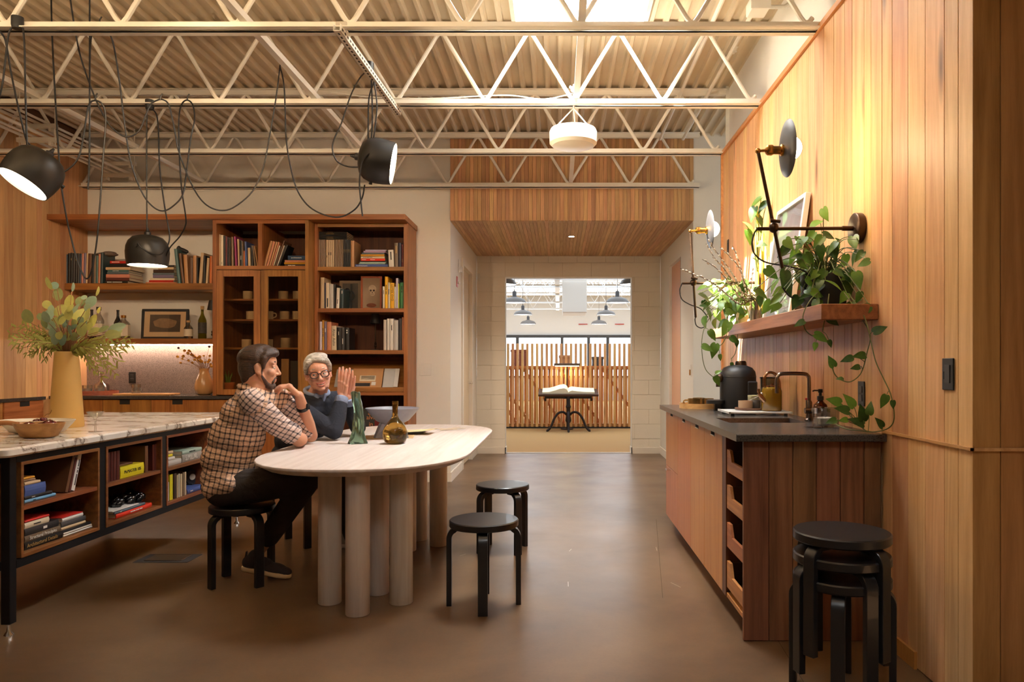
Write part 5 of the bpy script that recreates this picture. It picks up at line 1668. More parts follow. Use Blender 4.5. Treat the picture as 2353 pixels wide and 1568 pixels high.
bottle(211, 779, 711, DBT, 18, dkglass, 'dark wine bottle half hidden by the eucalyptus', lab=(.1, .45, labm))
bottle(227, 779, 708, DBT, 22, clrb, 'clear liquor bottle with a pale label behind the eucalyptus', .6, .35, black_matte, (.12, .5, labm), True)
bottle(271, 779, 712, DBT, 17, dkglass, 'dark wine bottle behind the gold stoppered one')
bottle(284, 779, 727, DBT - .07, 27, clrb, 'square clear bottle with a gold stopper and pale label', .66, .30, brass, (.12, .62, labm), True)
bottle(433, 779, 738, DBT - .03, 19, clrb, 'small clear bottle with a pale label beside the picture frame', .6, .34, plain('cork', rgb(196, 160, 110), .8), (.15, .55, labm))
bottle(465, 779, 706, DBT, 18, olglass, 'tall olive green bottle with a dark label and cork', .58, .34, MATS['cork'], (.18, .52, labk))
# framed picture
D = 7.60
x0, x1, z1 = PX(323, D), PX(430, D), PZ(710, D)
M = Matrix.Translation((0, D, AZ2 + .001)) @ Matrix.Rotation(R(-5), 4, 'X')
h = (z1 - AZ2) * 1.004
t = thing('framed_print', 'sepia stone fragment print in a black frame on the alcove shelf', 'picture', ((x0 + x1) / 2, D, AZ2 + .001))
f = .024
part('frame', MB().box(x0, x1, 0, .02, 0, f, M).box(x0, x1, 0, .02, h - f, h, M).box(x0, x0 + f, 0, .02, f, h - f, M).box(x1 - f, x1, 0, .02, f, h - f, M), black_matte, t, bevel=.002)
part('mat_board', MB().box(x0 + f, x1 - f, .010, .016, f, h - f, M), plain('mat_board_tan', rgb(214, 178, 136), .8), t)
xa, xb = x0 + .082, x1 - .082
part('photograph', MB().box(xa, xb, .0085, .010, .075, h - .058, M), plain('sepia_dark', rgb(70, 52, 36), .6, var=.4, bscale=18), t)
fr = MB()
cxp, czp = (xa + xb) / 2, h * .53
n = 30
poly = []
for i in range(n):
    a = 2 * PI * i / n
    rx, rz = .118, .046
    poly.append((cxp + rx * math.copysign(abs(math.cos(a)) ** .6, math.cos(a)) * (1 + .05 * math.sin(5 * a)), czp + rz * math.copysign(abs(math.sin(a)) ** .7, math.sin(a)) * (1 + .12 * math.sin(4 * a + 1))))
fr.add([(p[0], .0078, p[1]) for p in poly] + [(cxp, .0070, czp)], [(i, (i + 1) % n, n) for i in range(n)], M)
part('printed_stone', fr, plain('sepia_light', rgb(140, 106, 72), .6, var=.45, bscale=30), t)
part('pane', MB().box(x0 + f, x1 - f, .004, .006, f, h - f, M), pane('picture_glass', gloss=.05), t)
# small black shaded lamps (one at the alcove end, one in the bookcase)
def small_lamp(x, y, z, hgt, label, on=0):
    t = thing('small_lamp', label, 'lamp', (x, y, z))
    part('base', MB().lathe([(.055, 0), (.055, .008), (.01, .012)], 24, at(x, y, z)), black_matte, t, smooth=True, angle=40)
    part('stem', MB().lathe([(.006, .01), (.006, .03), (.018, .045), (.010, .06), (.016, .075), (.006, .09), (.006, hgt - .06)], 14, at(x, y, z)), bronze, t, smooth=True, angle=40)
    part('shade', MB().lathe([(.055, hgt - .10), (.036, hgt), (.034, hgt), (.052, hgt - .10)], 28, at(x, y, z), cap0=False, cap1=False), black_matte, t, smooth=True, angle=40)
    part('bulb', MB().ball((x, y, z + hgt - .055), .018, 12, 8), plain('small_bulb_glow', (1, 1, 1), .5, emit=(1.0, .72, .30), estr=26) if on else MATS['white_ceramic'], t, smooth=True)
small_lamp(PX(489, 7.62), 7.62, AZ2 + .0006, .40, 'small black lamp glowing at the end of the bottle shelf', 1)
small_lamp(PX(862.5, 7.60), 7.60, R_SH[2][1] + .0006, .378, 'small black shaded table lamp on the third bookcase shelf')
# figurines on the alcove books
t = solo('rock_figurine', MB().ball((PX(246, 7.55), 7.55, AZ1 + .306), (.11, .07, .022), 18, 10).ball((PX(254, 7.55), 7.53, AZ1 + .318), (.07, .05, .018), 14, 8), plain('mottled_rock', rgb(120, 108, 96), .8, var=.6, bscale=60, bump=.5), 'flat mottled stone figurine lying on top of the red book', 'figurine', smooth=True)
t = solo('black_ornament', MB().tube(smooth_path([(PX(408, 7.58), 7.58, PZ(570, 7.58)), (PX(415, 7.58), 7.58, PZ(573, 7.58)), (PX(432, 7.58), 7.58, PZ(580, 7.58))], 5), [.02, .026, .028, .024, .022, .021, .022, .022, .02, .018, .012], 10), black_matte, 'black carved ornament lying across the leaning books', 'figurine', smooth=True)
# tray with decanter and tumblers
CZt = .9316
D = 7.52
xt0, xt1 = PX(168, D), PX(266, D)
cxm = (xt0 + xt1) / 2
t = thing('round_tray', 'round reddish wooden tray on the alcove counter', 'tray', (cxm, D, CZt))
rt = (xt1 - xt0) / 2
part('tray_body', MB().lathe([(0, 0), (rt, 0), (rt, .042), (rt - .01, .042), (rt - .01, .012), (0, .012)], 40, at(cxm, D, CZt)), wood('tray_wood', rgb(176, 104, 70), rgb(130, 70, 44), 'x', var=.02), t, smooth=True, angle=40)
def tumbler(x, y, z, r, h, label, group='tumblers on the alcove counter'):
    t = thing('tumbler', label, 'glass', (x, y, z), 0, group)
    part('glass_body', MB().lathe([(0, 0), (r * .95, 0), (r, .004), (r, h), (r - .003, h), (r - .004, .012), (0, .012)], 28, at(x, y, z)), clear_g, t, smooth=True, angle=40)
    part('etched_band', MB().lathe([(r * 1.003, h * .25), (r * 1.003, h * .62)], 28, at(x, y, z), cap0=False, cap1=False), pane('etched_glass', tint=(.78, .76, .74), gloss=.3, rough=.5), t)
tumbler(PX(176, D), D - .02, CZt + .0126, .045, .085, 'clear tumbler at the vase end of the tray')
tumbler(PX(211, D), D - .07, CZt + .0126, .045, .085, 'clear tumbler in front of the decanter')
tumbler(PX(237, D), D - .06, CZt + .0126, .045, .085, 'clear tumbler at the open end of the tray')
tumbler(PX(313, D - .1), D - .1, CZt + .0186, .044, .09, 'lone etched tumbler on the serving board')
x, y = PX(222, D), D + .08
t = thing('decanter', 'clear glass decanter with a flared stopper on the tray', 'decanter', (x, y, CZt + .0126))
part('glass_body', MB().lathe([(0, 0), (.07, 0), (.073, .01), (.073, .07), (.06, .095), (.026, .115), (.020, .13), (.020, .165), (.028, .175), (.025, .175), (.016, .16), (.016, .12), (.05, .09), (.066, .066), (.066, .012), (0, .01)], 32, at(x, y, CZt + .0126)), clear_g, t, smooth=True, angle=50)
part('stopper', MB().lathe([(.014, .16), (.018, .18), (.038, .205), (.040, .225), (0, .225)], 24, at(x, y, CZt + .0126)), clear_g, t, smooth=True, angle=50)
x, y = PX(272, 7.45), 7.45
solo('serving_board', MB().box(PX(272, 7.42), PX(403, 7.42), 7.32, 7.52, CZt, CZt + .018), board, 'long wooden serving board on the alcove counter', 'board', bevel=.004)
plate('wall_outlet', 'black outlet on the speckled splashback', 'outlet', (PX(304, YB - .02), YB - .0185, PZ(868, YB)), 'y-', .072, .118, black_plastic, (('socket', -.017, .017, .005, .036, .009, dark_ins), ('socket', -.017, .017, -.036, -.005, .009, dark_ins)))
x, y = PX(469, 7.50), 7.50
t = thing('round_vase', 'tan glazed pear shaped vase at the end of the alcove counter', 'vase', (x, y, CZt))
DRV = (x, y, CZt)
part('vase_body', MB().lathe([(0, 0), (.055, 0), (.075, .015), (.088, .06), (.088, .10), (.076, .15), (.056, .20), (.042, .235), (.045, .262), (.049, .268), (.044, .268), (.036, .236), (0, .22)], 36, at(x, y, CZt)), plain('tan_glaze', rgb(190, 144, 96), .22, var=.12, bscale=9), t, smooth=True, angle=50)
stem_b = plain('dry_stem', rgb(120, 84, 44), .8)
bud_m = plain('dried_yellow_bud', rgb(196, 134, 36), .8, bump=.5, bscale=300)
budk = plain('dried_grey_bud', rgb(84, 66, 60), .8)
random.seed(12)
fb = thing('dried_flowers', 'dried yellow button flowers in the tan vase', 'flowers', (x, y, CZt + .24))
budme = MB().ball((0, 0, 0), (.0135, .0135, .011), 12, 8).mesh('flower_head', smooth=True); budme.materials.append(bud_m)
stems = MB()
heads = [(415, 834), (408, 820), (421, 819), (419, 825), (432, 812), (437, 808), (440, 815), (445, 818), (449, 821), (447, 827), (453, 824), (457, 822), (460, 828), (463, 831), (459, 820), (468, 818), (471, 833), (478, 832), (482, 818), (481, 828), (484, 838), (486, 842), (442, 834), (433, 829), (455, 829), (490, 830), (424, 806), (434, 806)]
for px, py in heads:
    d = 7.50 + random.uniform(-.07, .07)
    p = P(px, py, d)
    stems.tube(smooth_path([(x + random.uniform(-.02, .02), y + random.uniform(-.02, .02), CZt + .22), ((x + p.x) / 2 + .012, (y + p.y) / 2, (CZt + .25 + p.z) / 2), p], 4), .0016, 5)
    inst('flower_head', budme, fb, p - fb.location, (random.random(), random.random(), 0), [random.uniform(.8, 1.25)] * 3)
for px, py in ((410, 800), (481, 797)):
    p = P(px, py, 7.5)
    stems.tube(smooth_path([(x, y, CZt + .22), ((x + p.x) / 2, y, (CZt + .27 + p.z) / 2), p], 4), .0014, 5)
    part('grey_head', MB().ball(p, (.012, .012, .012), 10, 8), budk, fb, smooth=True)
part('stems', stems, stem_b, fb)

# ---- behind the cabinet glass: mugs, plant pot
mug_m = plain('stoneware_mug', rgb(206, 180, 144), .4, var=.08, bscale=20)
def mug(x, y, z, r, h, label, handle, group='mugs in the glazed cabinet', mat=None):
    t = thing('mug', label, 'mug', (x, y, z), 0, group)
    part('cup', MB().lathe([(0, 0), (r * .9, 0), (r, .005), (r * 1.02, h), (r * .93, h), (r * .9, .01), (0, .01)], 26, at(x, y, z)), mat or mug_m, t, smooth=True, angle=45)
    if handle:
        s = handle
        part('handle', MB().tube(smooth_path([(x + s * r * .95, y, z + h * .8), (x + s * r * 1.6, y, z + h * .75), (x + s * r * 1.65, y, z + h * .4), (x + s * r * .95, y, z + h * .25)], 5), .006, 8), mat or mug_m, t, smooth=True)
for px, si, hd, l in ((569.5, 0, 0, 'stoneware mug on the top glass cabinet shelf behind the left door'), (651, 0, 0, 'stoneware mug on the top glass cabinet shelf behind the right door'), (684, 0, 0, 'stoneware mug on the top glass cabinet shelf against the side'),
                      (577, 1, 0, 'stoneware mug on the middle glass cabinet shelf behind the left door'), (654, 1, 0, 'stoneware mug on the middle glass cabinet shelf behind the right door'), (617, 1, 1, 'stoneware mug with its handle out on the middle cabinet shelf'), (683, 1, 0, 'stoneware mug on the middle glass cabinet shelf against the side'),
                      (566.5, 2, 0, 'stoneware mug on the bottom glass cabinet shelf behind the left door'), (656, 2, 0, 'tall glazed mug on the bottom glass cabinet shelf'), (616, 2, 0, 'stoneware mug half hidden on the bottom cabinet shelf')):
    mug(PX(px, 7.48), 7.48, G_SH[si] + .0006, .046, .086 if 'tall' not in l else .10, l, hd)
x, y = PX(524, 7.35), 7.35
t = thing('terracotta_pot', 'terracotta pot with young shoots inside the glass cabinet', 'plant pot', (x, y, .9352))
part('pot', MB().lathe([(0, 0), (.048, 0), (.06, .10), (.066, .10), (.066, .125), (.056, .125), (.05, .02), (0, .02)], 28, at(x, y, .9352)), plain('terracotta_clay', rgb(196, 104, 54), .7), t, smooth=True, angle=40)
sh = MB()
for k in range(7):
    a = k * .9
    sh.tube([(x + .01 * math.cos(a), y + .01 * math.sin(a), 1.03), (x + .02 * math.cos(a), y + .02 * math.sin(a), 1.10), (x + .045 * math.cos(a), y + .045 * math.sin(a), 1.14 + .02 * (k % 3))], [.006, .009, .001], 6)
part('shoots', sh, plain('shoot_green', rgb(120, 140, 60), .6), t, smooth=True)
for px, c, h, l in ((656, 'tan', .36, 'tan folder standing low in the glass cabinet'), (677, 'charcoal', .34, 'dark folder standing low in the glass cabinet')):
    solo('folder', MB().box(PX(px - 9, 7.45), PX(px + 8, 7.45), 7.44, 7.46, .9352, .9352 + h), bmat(c), l, 'folder', bevel=.002)

# ---- pictures in the bookcase
D = 7.62
def shelf_frame(px0, px1, py0, z, D, fw, fm, mm, label, name='framed_print'):
    x0, x1 = PX(px0, D), PX(px1, D)
    h = PZ(py0, D) - z
    t = thing(name, label, 'picture', ((x0 + x1) / 2, D, z))
    part('frame', MB().box(x0, x1, D, D + .02, z, z + fw).box(x0, x1, D, D + .02, z + h - fw, z + h).box(x0, x0 + fw, D, D + .02, z + fw, z + h - fw).box(x1 - fw, x1, D, D + .02, z + fw, z + h - fw), fm, t, bevel=.0015)
    part('picture', MB().box(x0 + fw, x1 - fw, D + .008, D + .014, z + fw, z + h - fw), mm, t)
    return t, x0, x1, h
z = R_SH[1][1] + .0006
t, x0, x1, h = shelf_frame(780, 829, 645, z, 7.70, .030, plain('mat_grey_tan', rgb(150, 126, 102), .7), plain('photo_grey', rgb(92, 82, 72), .6, var=.3, bscale=20), 'faded grey print leaning behind the keys on the bookcase shelf')
kx = PX(806, 7.66)
t = thing('iron_ornament', 'dark iron ring ornament in front of the faded print', 'ornament', (kx, 7.64, z))
part('base', MB().box(kx - .06, kx + .06, 7.62, 7.66, z, z + .012), black_matte, t)
part('post', MB().box(kx + .002, kx + .014, 7.635, 7.645, z + .012, z + .27), black_matte, t)
part('ring', MB().tube([(kx + .01 + .035 * math.cos(a), 7.63, z + .15 + .045 * math.sin(a)) for a in [2 * PI * k / 20 for k in range(20)]], .006, 6, closed=True), black_matte, t, smooth=True)
part('foliage_cluster', MB().ball((kx - .03, 7.635, z + .19), (.032, .02, .04), 10, 7), black_matte, t)
t, x0, x1, h = shelf_frame(829, 877, 635, z, 7.55, .018, wood('frame_orange_wood', rgb(186, 104, 50), rgb(138, 70, 30), 'z', var=.02), plain('drawing_paper', rgb(156, 128, 100), .7, var=.1, bscale=12), 'skull drawing in an orange wooden box frame')
cxk, czk = (x0 + x1) / 2 + .01, z + h * .56
sk = MB().ball((cxk, 7.556, czk + .02), (.040, .002, .042), 18, 10).ball((cxk, 7.556, czk - .03), (.026, .002, .022), 12, 8)
part('drawn_skull', sk, plain('drawn_bone', rgb(188, 160, 128), .8, var=.2, bscale=50), t)
eyes = MB().ball((cxk - .016, 7.554, czk + .005), (.011, .002, .010), 10, 6).ball((cxk + .016, 7.554, czk + .005), (.011, .002, .010), 10, 6).ball((cxk, 7.554, czk - .016), (.005, .002, .007), 8, 6).box(cxk - .018, cxk + .018, 7.5535, 7.555, czk - .034, czk - .031)
part('drawn_sockets', eyes, plain('drawn_dark', rgb(70, 52, 40), .8), t)
part('drawn_scroll', MB().ball((cxk - .01, 7.556, z + .045), (.05, .002, .022), 14, 8), plain('drawn_rust', rgb(128, 72, 48), .8, var=.4, bscale=60), t)

# ---- kitchen counter
kz = KT + .0008
x, y = 1.21, 4.98
t = thing('coffee_machine', 'matte black domed capsule coffee machine on the stone worktop', 'coffee machine', (x, y, kz))
part('body', MB().lathe([(0, 0), (.112, 0), (.118, .01), (.120, .23), (.114, .262), (.094, .288), (.06, .302), (.045, .306), (0, .308)], 40, at(x, y, kz), sx=1.0, sy=1.05), black_matte, t, smooth=True, angle=40)
part('lid_seam', MB().lathe([(.1205, .226), (.1215, .229), (.1205, .232)], 40, at(x, y, kz), cap0=False, cap1=False, sy=1.05), black_plastic, t)
part('top_knob', MB().lathe([(.040, .304), (.036, .326), (.030, .334), (0, .334)], 24, at(x + .02, y, kz)), bronze, t, smooth=True, angle=40)
part('spout_head', MB().ball((x - .125, y - .02, kz + .22), (.032, .035, .03), 16, 10).tube([(x - .14, y - .03, kz + .21), (x - .14, y - .03, kz + .16)], .014, 10), bronze, t, smooth=True)
part('drip_tray', MB().lathe([(0, 0), (.065, 0), (.065, .022), (.055, .026), (0, .026)], 28, at(x - .15, y - .02, kz + .048)).box(x - .16, x - .10, y - .03, y + .01, kz, kz + .05), black_plastic, t, smooth=True, angle=40)
part('water_tank', MB().box(x + .035, x + .10, y - .128, y - .10, kz + .03, kz + .20), black_plastic, t, bevel=.008)
x, y = PX(1610, 5.25), 5.25
t = thing('oval_tray', 'pale bentwood tray with a raised rim at the far end of the worktop', 'tray', (x, y, kz))
part('tray_body', MB().lathe([(0, 0), (.15, 0), (.152, .036), (.144, .036), (.142, .008), (0, .008)], 40, at(x, y, kz), sy=.9), wood('tray_pale', rgb(222, 170, 116), rgb(188, 132, 84), 'x', var=.02), t, smooth=True, angle=40)
part('hand_hole', MB().ball((x + .12, y - .082, kz + .018), (.012, .006, .006), 10, 6), shadow_gap, t)
smoke = glass('smoked_glass', rgb(190, 160, 110), .03, 1.3, .92)
for dx, dy, hd, l in ((-.055, -.04, -1, 'smoked glass mug with its handle toward the passage on the pale tray'), (.045, -.02, 0, 'smoked glass mug nearer the coffee machine on the pale tray'), (.0, .07, 0, 'smoked glass mug behind the others on the pale tray')):
    mug(x + dx, y + dy, kz + .0088, .042, .062, l, hd, 'smoked mugs on the tray', smoke)
# white rack with crocks
rx0, rx1, ry0, ry1 = 1.02, 1.40, 4.42, 4.72
t = thing('drying_rack', 'low white slatted rack on black feet beside the sink', 'rack', ((rx0 + rx1) / 2, (ry0 + ry1) / 2, kz))
for k in range(12):
    yy = ry0 + (ry1 - ry0) * k / 11
    part('slat', MB().box(rx0, rx1, yy - .008, yy + .008, kz + .016, kz + .024), plain('rack_white', rgb(226, 224, 220), .4), t)
for xx in (rx0, rx1 - .01):
    part('edge_rail', MB().box(xx, xx + .01, ry0 - .008, ry1 + .008, kz + .014, kz + .026), MATS['rack_white'], t)
for xx in (rx0 + .03, rx1 - .03):
    for yy in (ry0 + .03, ry1 - .03):
        part('foot', MB().lathe([(.012, 0), (.010, .015)], 12, at(xx, yy, kz)), black_plastic, t)
rz_ = kz + .0268
x, y = PX(1722, 4.68), 4.64
solo('round_board', MB().lathe([(0, 0), (.098, 0), (.10, .003), (.10, .012), (0, .012)], 36, at(x, y, rz_)), wood('board_dark', rgb(120, 86, 62), rgb(84, 56, 38), 'x', var=.02), 'round dark wooden board on the white rack', 'board', smooth=True, angle=40)
bz_ = rz_ + .0128
def crock(x, y, z, r, h, mat, label, lid=None):
    t = thing('crock', label, 'pot', (x, y, z), 0, 'pots on the round board')
    part('pot_body', MB().lathe([(0, 0), (r * .95, 0), (r, .005), (r, h), (r * .92, h), (r * .9, .01), (0, .01)], 28, at(x, y, z)), mat, t, smooth=True, angle=40)
    if lid:
        part('lid', MB().lathe([(0, h), (r * 1.02, h), (r * 1.02, h + .012), (0, h + .014)], 28, at(x, y, z)), lid, t, smooth=True, angle=40)
crock(PX(1713, 4.6), 4.60, bz_, .044, .045, plain('beige_stoneware', rgb(176, 146, 118), .6), 'low beige stoneware pot on the round board')
crock(PX(1737, 4.60), 4.60, bz_, .028, .048, plain('charcoal_stoneware', rgb(84, 78, 76), .6), 'small charcoal pot on the round board')
crock(PX(1731, 4.72), 4.715, bz_, .036, .062, plain('sage_glaze', rgb(150, 148, 116), .5), 'sage green lidded pot behind the charcoal one', plain('sage_lid', rgb(170, 164, 130), .5))
solo('tea_spoon', MB().tube([(PX(1722, 4.56), 4.56, bz_ + .05), (PX(1750, 4.50), 4.5, bz_ + .085)], .003, 6).ball((PX(1751, 4.5), 4.5, bz_ + .088), (.012, .005, .012), 10, 6), chrome, 'steel spoon leaning on the beige pot', 'spoon', smooth=True)
# amber teapot with a copper handle
x, y = PX(1773, 4.52), 4.52
t = thing('glass_teapot', 'olive amber glass teapot with an arched copper handle on the rack', 'teapot', (x, y, rz_))
part('pot_body', MB().lathe([(0, 0), (.058, 0), (.062, .006), (.062, .120), (.056, .138), (.036, .146), (0, .148)], 36, at(x, y, rz_)), plain('olive_amber_glaze', rgb(122, 90, 18), .12, var=.12, bscale=10, coat=.5), t, smooth=True, angle=40)
copper = plain('copper', rgb(176, 136, 104), .2, metal=1.0)
part('lid', MB().lathe([(0, .146), (.040, .146), (.040, .153), (.008, .156), (.008, .166), (0, .166)], 28, at(x, y, rz_)), copper, t, smooth=True, angle=40)
part('handle', MB().tube(smooth_path([(x - .045, y, rz_ + .145), (x - .045, y, rz_ + .20), (x - .02, y, rz_ + .232), (x + .02, y, rz_ + .225), (x + .045, y, rz_ + .18), (x + .052, y, rz_ + .10)], 6), .009, 10), copper, t, smooth=True)
part('spout', MB().tube(smooth_path([(x - .05, y - .03, rz_ + .06), (x - .085, y - .04, rz_ + .10), (x - .09, y - .04, rz_ + .135)], 5), [.014] * 5 + [.010] * 6, 10), copper, t, smooth=True)
# glass jar behind
x, y = PX(1764, 4.98), 4.96
t = thing('glass_canister', 'tall clear canister with a dark band behind the teapot', 'canister', (x, y, kz))
part('jar', MB().lathe([(0, 0), (.056, 0), (.057, .225), (.053, .225), (.052, .01), (0, .01)], 32, at(x, y, kz)), clear_g, t, smooth=True, angle=40)
part('rim_band', MB().lathe([(.0585, .217), (.0585, .225)], 32, at(x, y, kz), cap0=False, cap1=False), black_plastic, t)
part('inner_lid', MB().lathe([(0, .17), (.050, .17), (.050, .215), (0, .215)], 28, at(x, y, kz)), plain('frosted_lid', rgb(200, 184, 160), .5), t, smooth=True, angle=40)
solo('wooden_paddle', MB().prism([(-.018, 0), (.018, 0), (.02, .12), (.012, .16), (-.012, .16), (-.02, .12)], 0, .010, at(PX(1795, 4.88), 4.90, kz) @ Matrix.Rotation(R(90), 4, 'X')), walnut, 'dark wooden paddle standing behind the tap', 'utensil', bevel=.002)
# tap
x, y = 1.385, 4.08
t = thing('tap', 'slim bronze kitchen tap with a squared arch spout', 'tap', (x, y, kz))
part('tap_body', MB().lathe([(.024, 0), (.024, .006), (.017, .012), (.017, .10), (.012, .11)], 20, at(x, y, kz)), plain('tap_bronze', rgb(140, 126, 116), .25, metal=1.0), t, smooth=True, angle=40)
tb_ = MATS['tap_bronze']
xs_ = PX(1785, 4.08)
part('spout', MB().tube(smooth_path([(x, y, kz + .08), (x, y, kz + .22), (x - .008, y, kz + .247), (x - .035, y, kz + .258), (xs_ + .035, y, kz + .258), (xs_ + .008, y, kz + .247), (xs_, y, kz + .22), (xs_, y, kz + .15)], 6), .0105, 12), tb_, t, smooth=True)
part('lever', MB().tube([(x - .03, y - .02, kz + .055), (x + .03, y - .02, kz + .055)], .016, 12).tube([(x - .02, y - .02, kz + .06), (x - .024, y - .03, kz + .12)], .005, 8), tb_, t, smooth=True)
part('red_marker', MB().ball((x - .026, y - .03, kz + .12), .007, 10, 7), MATS['alarm_red'], t, smooth=True)
# soap pump bottle
x, y = PX(1888, 3.90), 3.92
t = thing('soap_bottle', 'amber glass soap bottle with a black pump by the tap', 'soap bottle', (x, y, kz))
part('bottle_body', MB().lathe([(0, 0), (.036, 0), (.038, .006), (.038, .075), (.034, .095), (.018, .11), (.014, .115), (.014, .125)], 30, at(x, y, kz)), glass('brown_glass', rgb(110, 52, 14), .05, 1.3, .7), t, smooth=True, angle=40)
part('pump', MB().lathe([(.017, .120), (.017, .140), (.008, .144), (.008, .158), (.012, .160), (.012, .178), (0, .180)], 18, at(x, y, kz)).tube([(x, y, kz + .170), (x - .035, y - .008, kz + .171), (x - .044, y - .01, kz + .167)], .004, 8), black_plastic, t, smooth=True, angle=40)
# candle in a heavy square glass
x, y = PX(1897, 3.66), 3.66
t = thing('candle_glass', 'white candle in a thick square glass on the worktop edge', 'candle', (x, y, kz))
part('glass_box', MB().prism(rrect(x - .054, x + .054, y - .05, y + .05, .012, 3), kz, kz + .010).lathe([(.062, .010), (.066, .094), (.060, .094), (.056, .010)], 24, at(x, y, kz), cap0=False, cap1=False), pane('thick_glass', tint=(.9, .9, .88), gloss=.5), t)
part('wax', MB().prism(rrect(x - .046, x + .046, y - .042, y + .042, .01, 3), kz + .012, kz + .046), plain('candle_wax', rgb(240, 226, 200), .6), t, bevel=.004)
part('wick', MB().tube([(x, y, kz + .045), (x + .002, y, kz + .06)], .0012, 6), black_matte, t)
# scissors
x, y = PX(1862, 3.62), 3.60
t = thing('scissors', 'small dark scissors lying in front of the candle', 'scissors', (x, y, kz))
sc_m = plain('scissor_steel', rgb(70, 56, 48), .35, metal=.8)
for s in (-1, 1):
    cx_ = x + .035 + s * .010
    part('finger_loop', MB().tube([(cx_ + .017 * math.cos(a), y + s * .012 + .012 * math.sin(a), kz + .004) for a in [2 * PI * k / 16 for k in range(16)]], .0025, 6, closed=True), sc_m, t, smooth=True)
    part('blade', MB().tube([(cx_ - .014, y + s * .012, kz + .004), (x - .01, y - s * .002, kz + .004), (x - .045, y - s * .004 + .01, kz + .004)], [.003, .003, .001], 6), sc_m, t)
# things in the pull-out trays
for k, (z0, l, kind) in enumerate(((.717, 'dark tin of tea bags in the top pull-out tray', 'tin'), (.537, 'wooden lidded tin in the second pull-out tray', 'tin'), (.347, 'cream stoneware bowl in the third pull-out tray', 'bowl'), (.147, 'green glazed crock in the bottom pull-out tray', 'bowl'))):
    x, y = KX + .12, 3.47
    z0 += -.001
    m = [plain('tea_tin_dark', rgb(50, 40, 32), .5), MATS['board_dark'], plain('bowl_cream', rgb(196, 176, 146), .5), plain('crock_green', rgb(128, 122, 96), .5)][k]
    t = thing('tea_tin' if kind == 'tin' else 'stoneware_bowl', l, kind, (x, y, z0))
    if kind == 'tin':
        part('tin_body', MB().box(x - .06, x + .06, y - .06, y + .06, z0, z0 + .07), m, t, bevel=.004)
        for q in range(4):
            part('tea_sachet', MB().box(x - .045 + q * .026, x - .03 + q * .026, y - .04, y + .04, z0 + .05, z0 + .085), [bmat('cream'), bmat('ochre')][q % 2], t)
    else:
        part('bowl_body', MB().lathe([(0, 0), (.045, 0), (.06, .02), (.07, .08), (.072, .10), (.066, .10), (.062, .08), (.05, .02), (0, .014)], 30, at(x, y, z0)), m, t, smooth=True, angle=50)

# framed poster and plant pots on the wall shelf
sz = SHZ + .0726
t = thing('leaning_poster', 'white framed pale poster leaning on the panelling from the shelf', 'picture', (1.36, 4.47, sz))
ya_, yb2 = 4.22, 4.78
M = Matrix.Translation((1.315, 0, sz)) @ Matrix.Rotation(R(8.0), 4, 'Y')
hh = .72
fm = plain('poster_frame_white', rgb(238, 232, 224), .4)
f = .026
part('frame', MB().box(0, .03, ya_, ya_ + f, 0, hh, M).box(0, .03, yb2 - f, yb2, 0, hh, M).box(0, .03, ya_ + f, yb2 - f, 0, f, M).box(0, .03, ya_ + f, yb2 - f, hh - f, hh, M), fm, t, bevel=.002)
part('poster', MB().box(.016, .022, ya_ + f, yb2 - f, f, hh - f, M), plain('poster_pale', rgb(206, 204, 214), .5), t)
part('printed_ring', MB().tube([M @ Vector((.0155, 4.50 + .10 * math.cos(a), .36 + .13 * math.sin(a))) for a in [2 * PI * k / 32 for k in range(32)]], .004, 5, closed=True), plain('poster_grey', rgb(176, 172, 176), .5), t)
part('pane', MB().box(.008, .010, ya_ + f, yb2 - f, f, hh - f, M), pane('picture_glass'), t)
x, y = 1.315, 3.66
t = thing('plant_pot', 'large black plant pot at the near end of the shelf', 'plant pot', (x, y, sz))
part('pot', MB().lathe([(0, 0), (.085, 0), (.105, .02), (.112, .165), (.106, .165), (.1, .03), (0, .03)], 36, at(x, y, sz)), black_matte, t, smooth=True, angle=40)
part('soil', MB().lathe([(0, .14), (.104, .14), (.104, .146), (0, .15)], 28, at(x, y, sz)), plain('potting_soil', rgb(40, 28, 20), .95), t)
x, y = 1.31, 5.30
t = thing('plant_pot', 'white plant pot in the sun at the far end of the shelf', 'plant pot', (x, y, sz))
part('pot', MB().lathe([(0, 0), (.07, 0), (.085, .015), (.092, .14), (.086, .14), (.08, .03), (0, .03)], 36, at(x, y, sz)), MATS['white_ceramic'], t, smooth=True, angle=40)
part('soil', MB().lathe([(0, .12), (.085, .12), (.085, .126), (0, .13)], 28, at(x, y, sz)), MATS['potting_soil'], t)
x, y = 1.33, 4.98
t = thing('tall_glass_vase', 'narrow clear glass vase of pussy willow twigs on the shelf', 'vase', (x, y, sz))
part('glass_body', MB().lathe([(0, 0), (.035, 0), (.038, .01), (.034, .18), (.04, .20), (.036, .20), (.03, .18), (.034, .02), (0, .02)], 28, at(x, y, sz)), clear_g, t, smooth=True, angle=50)
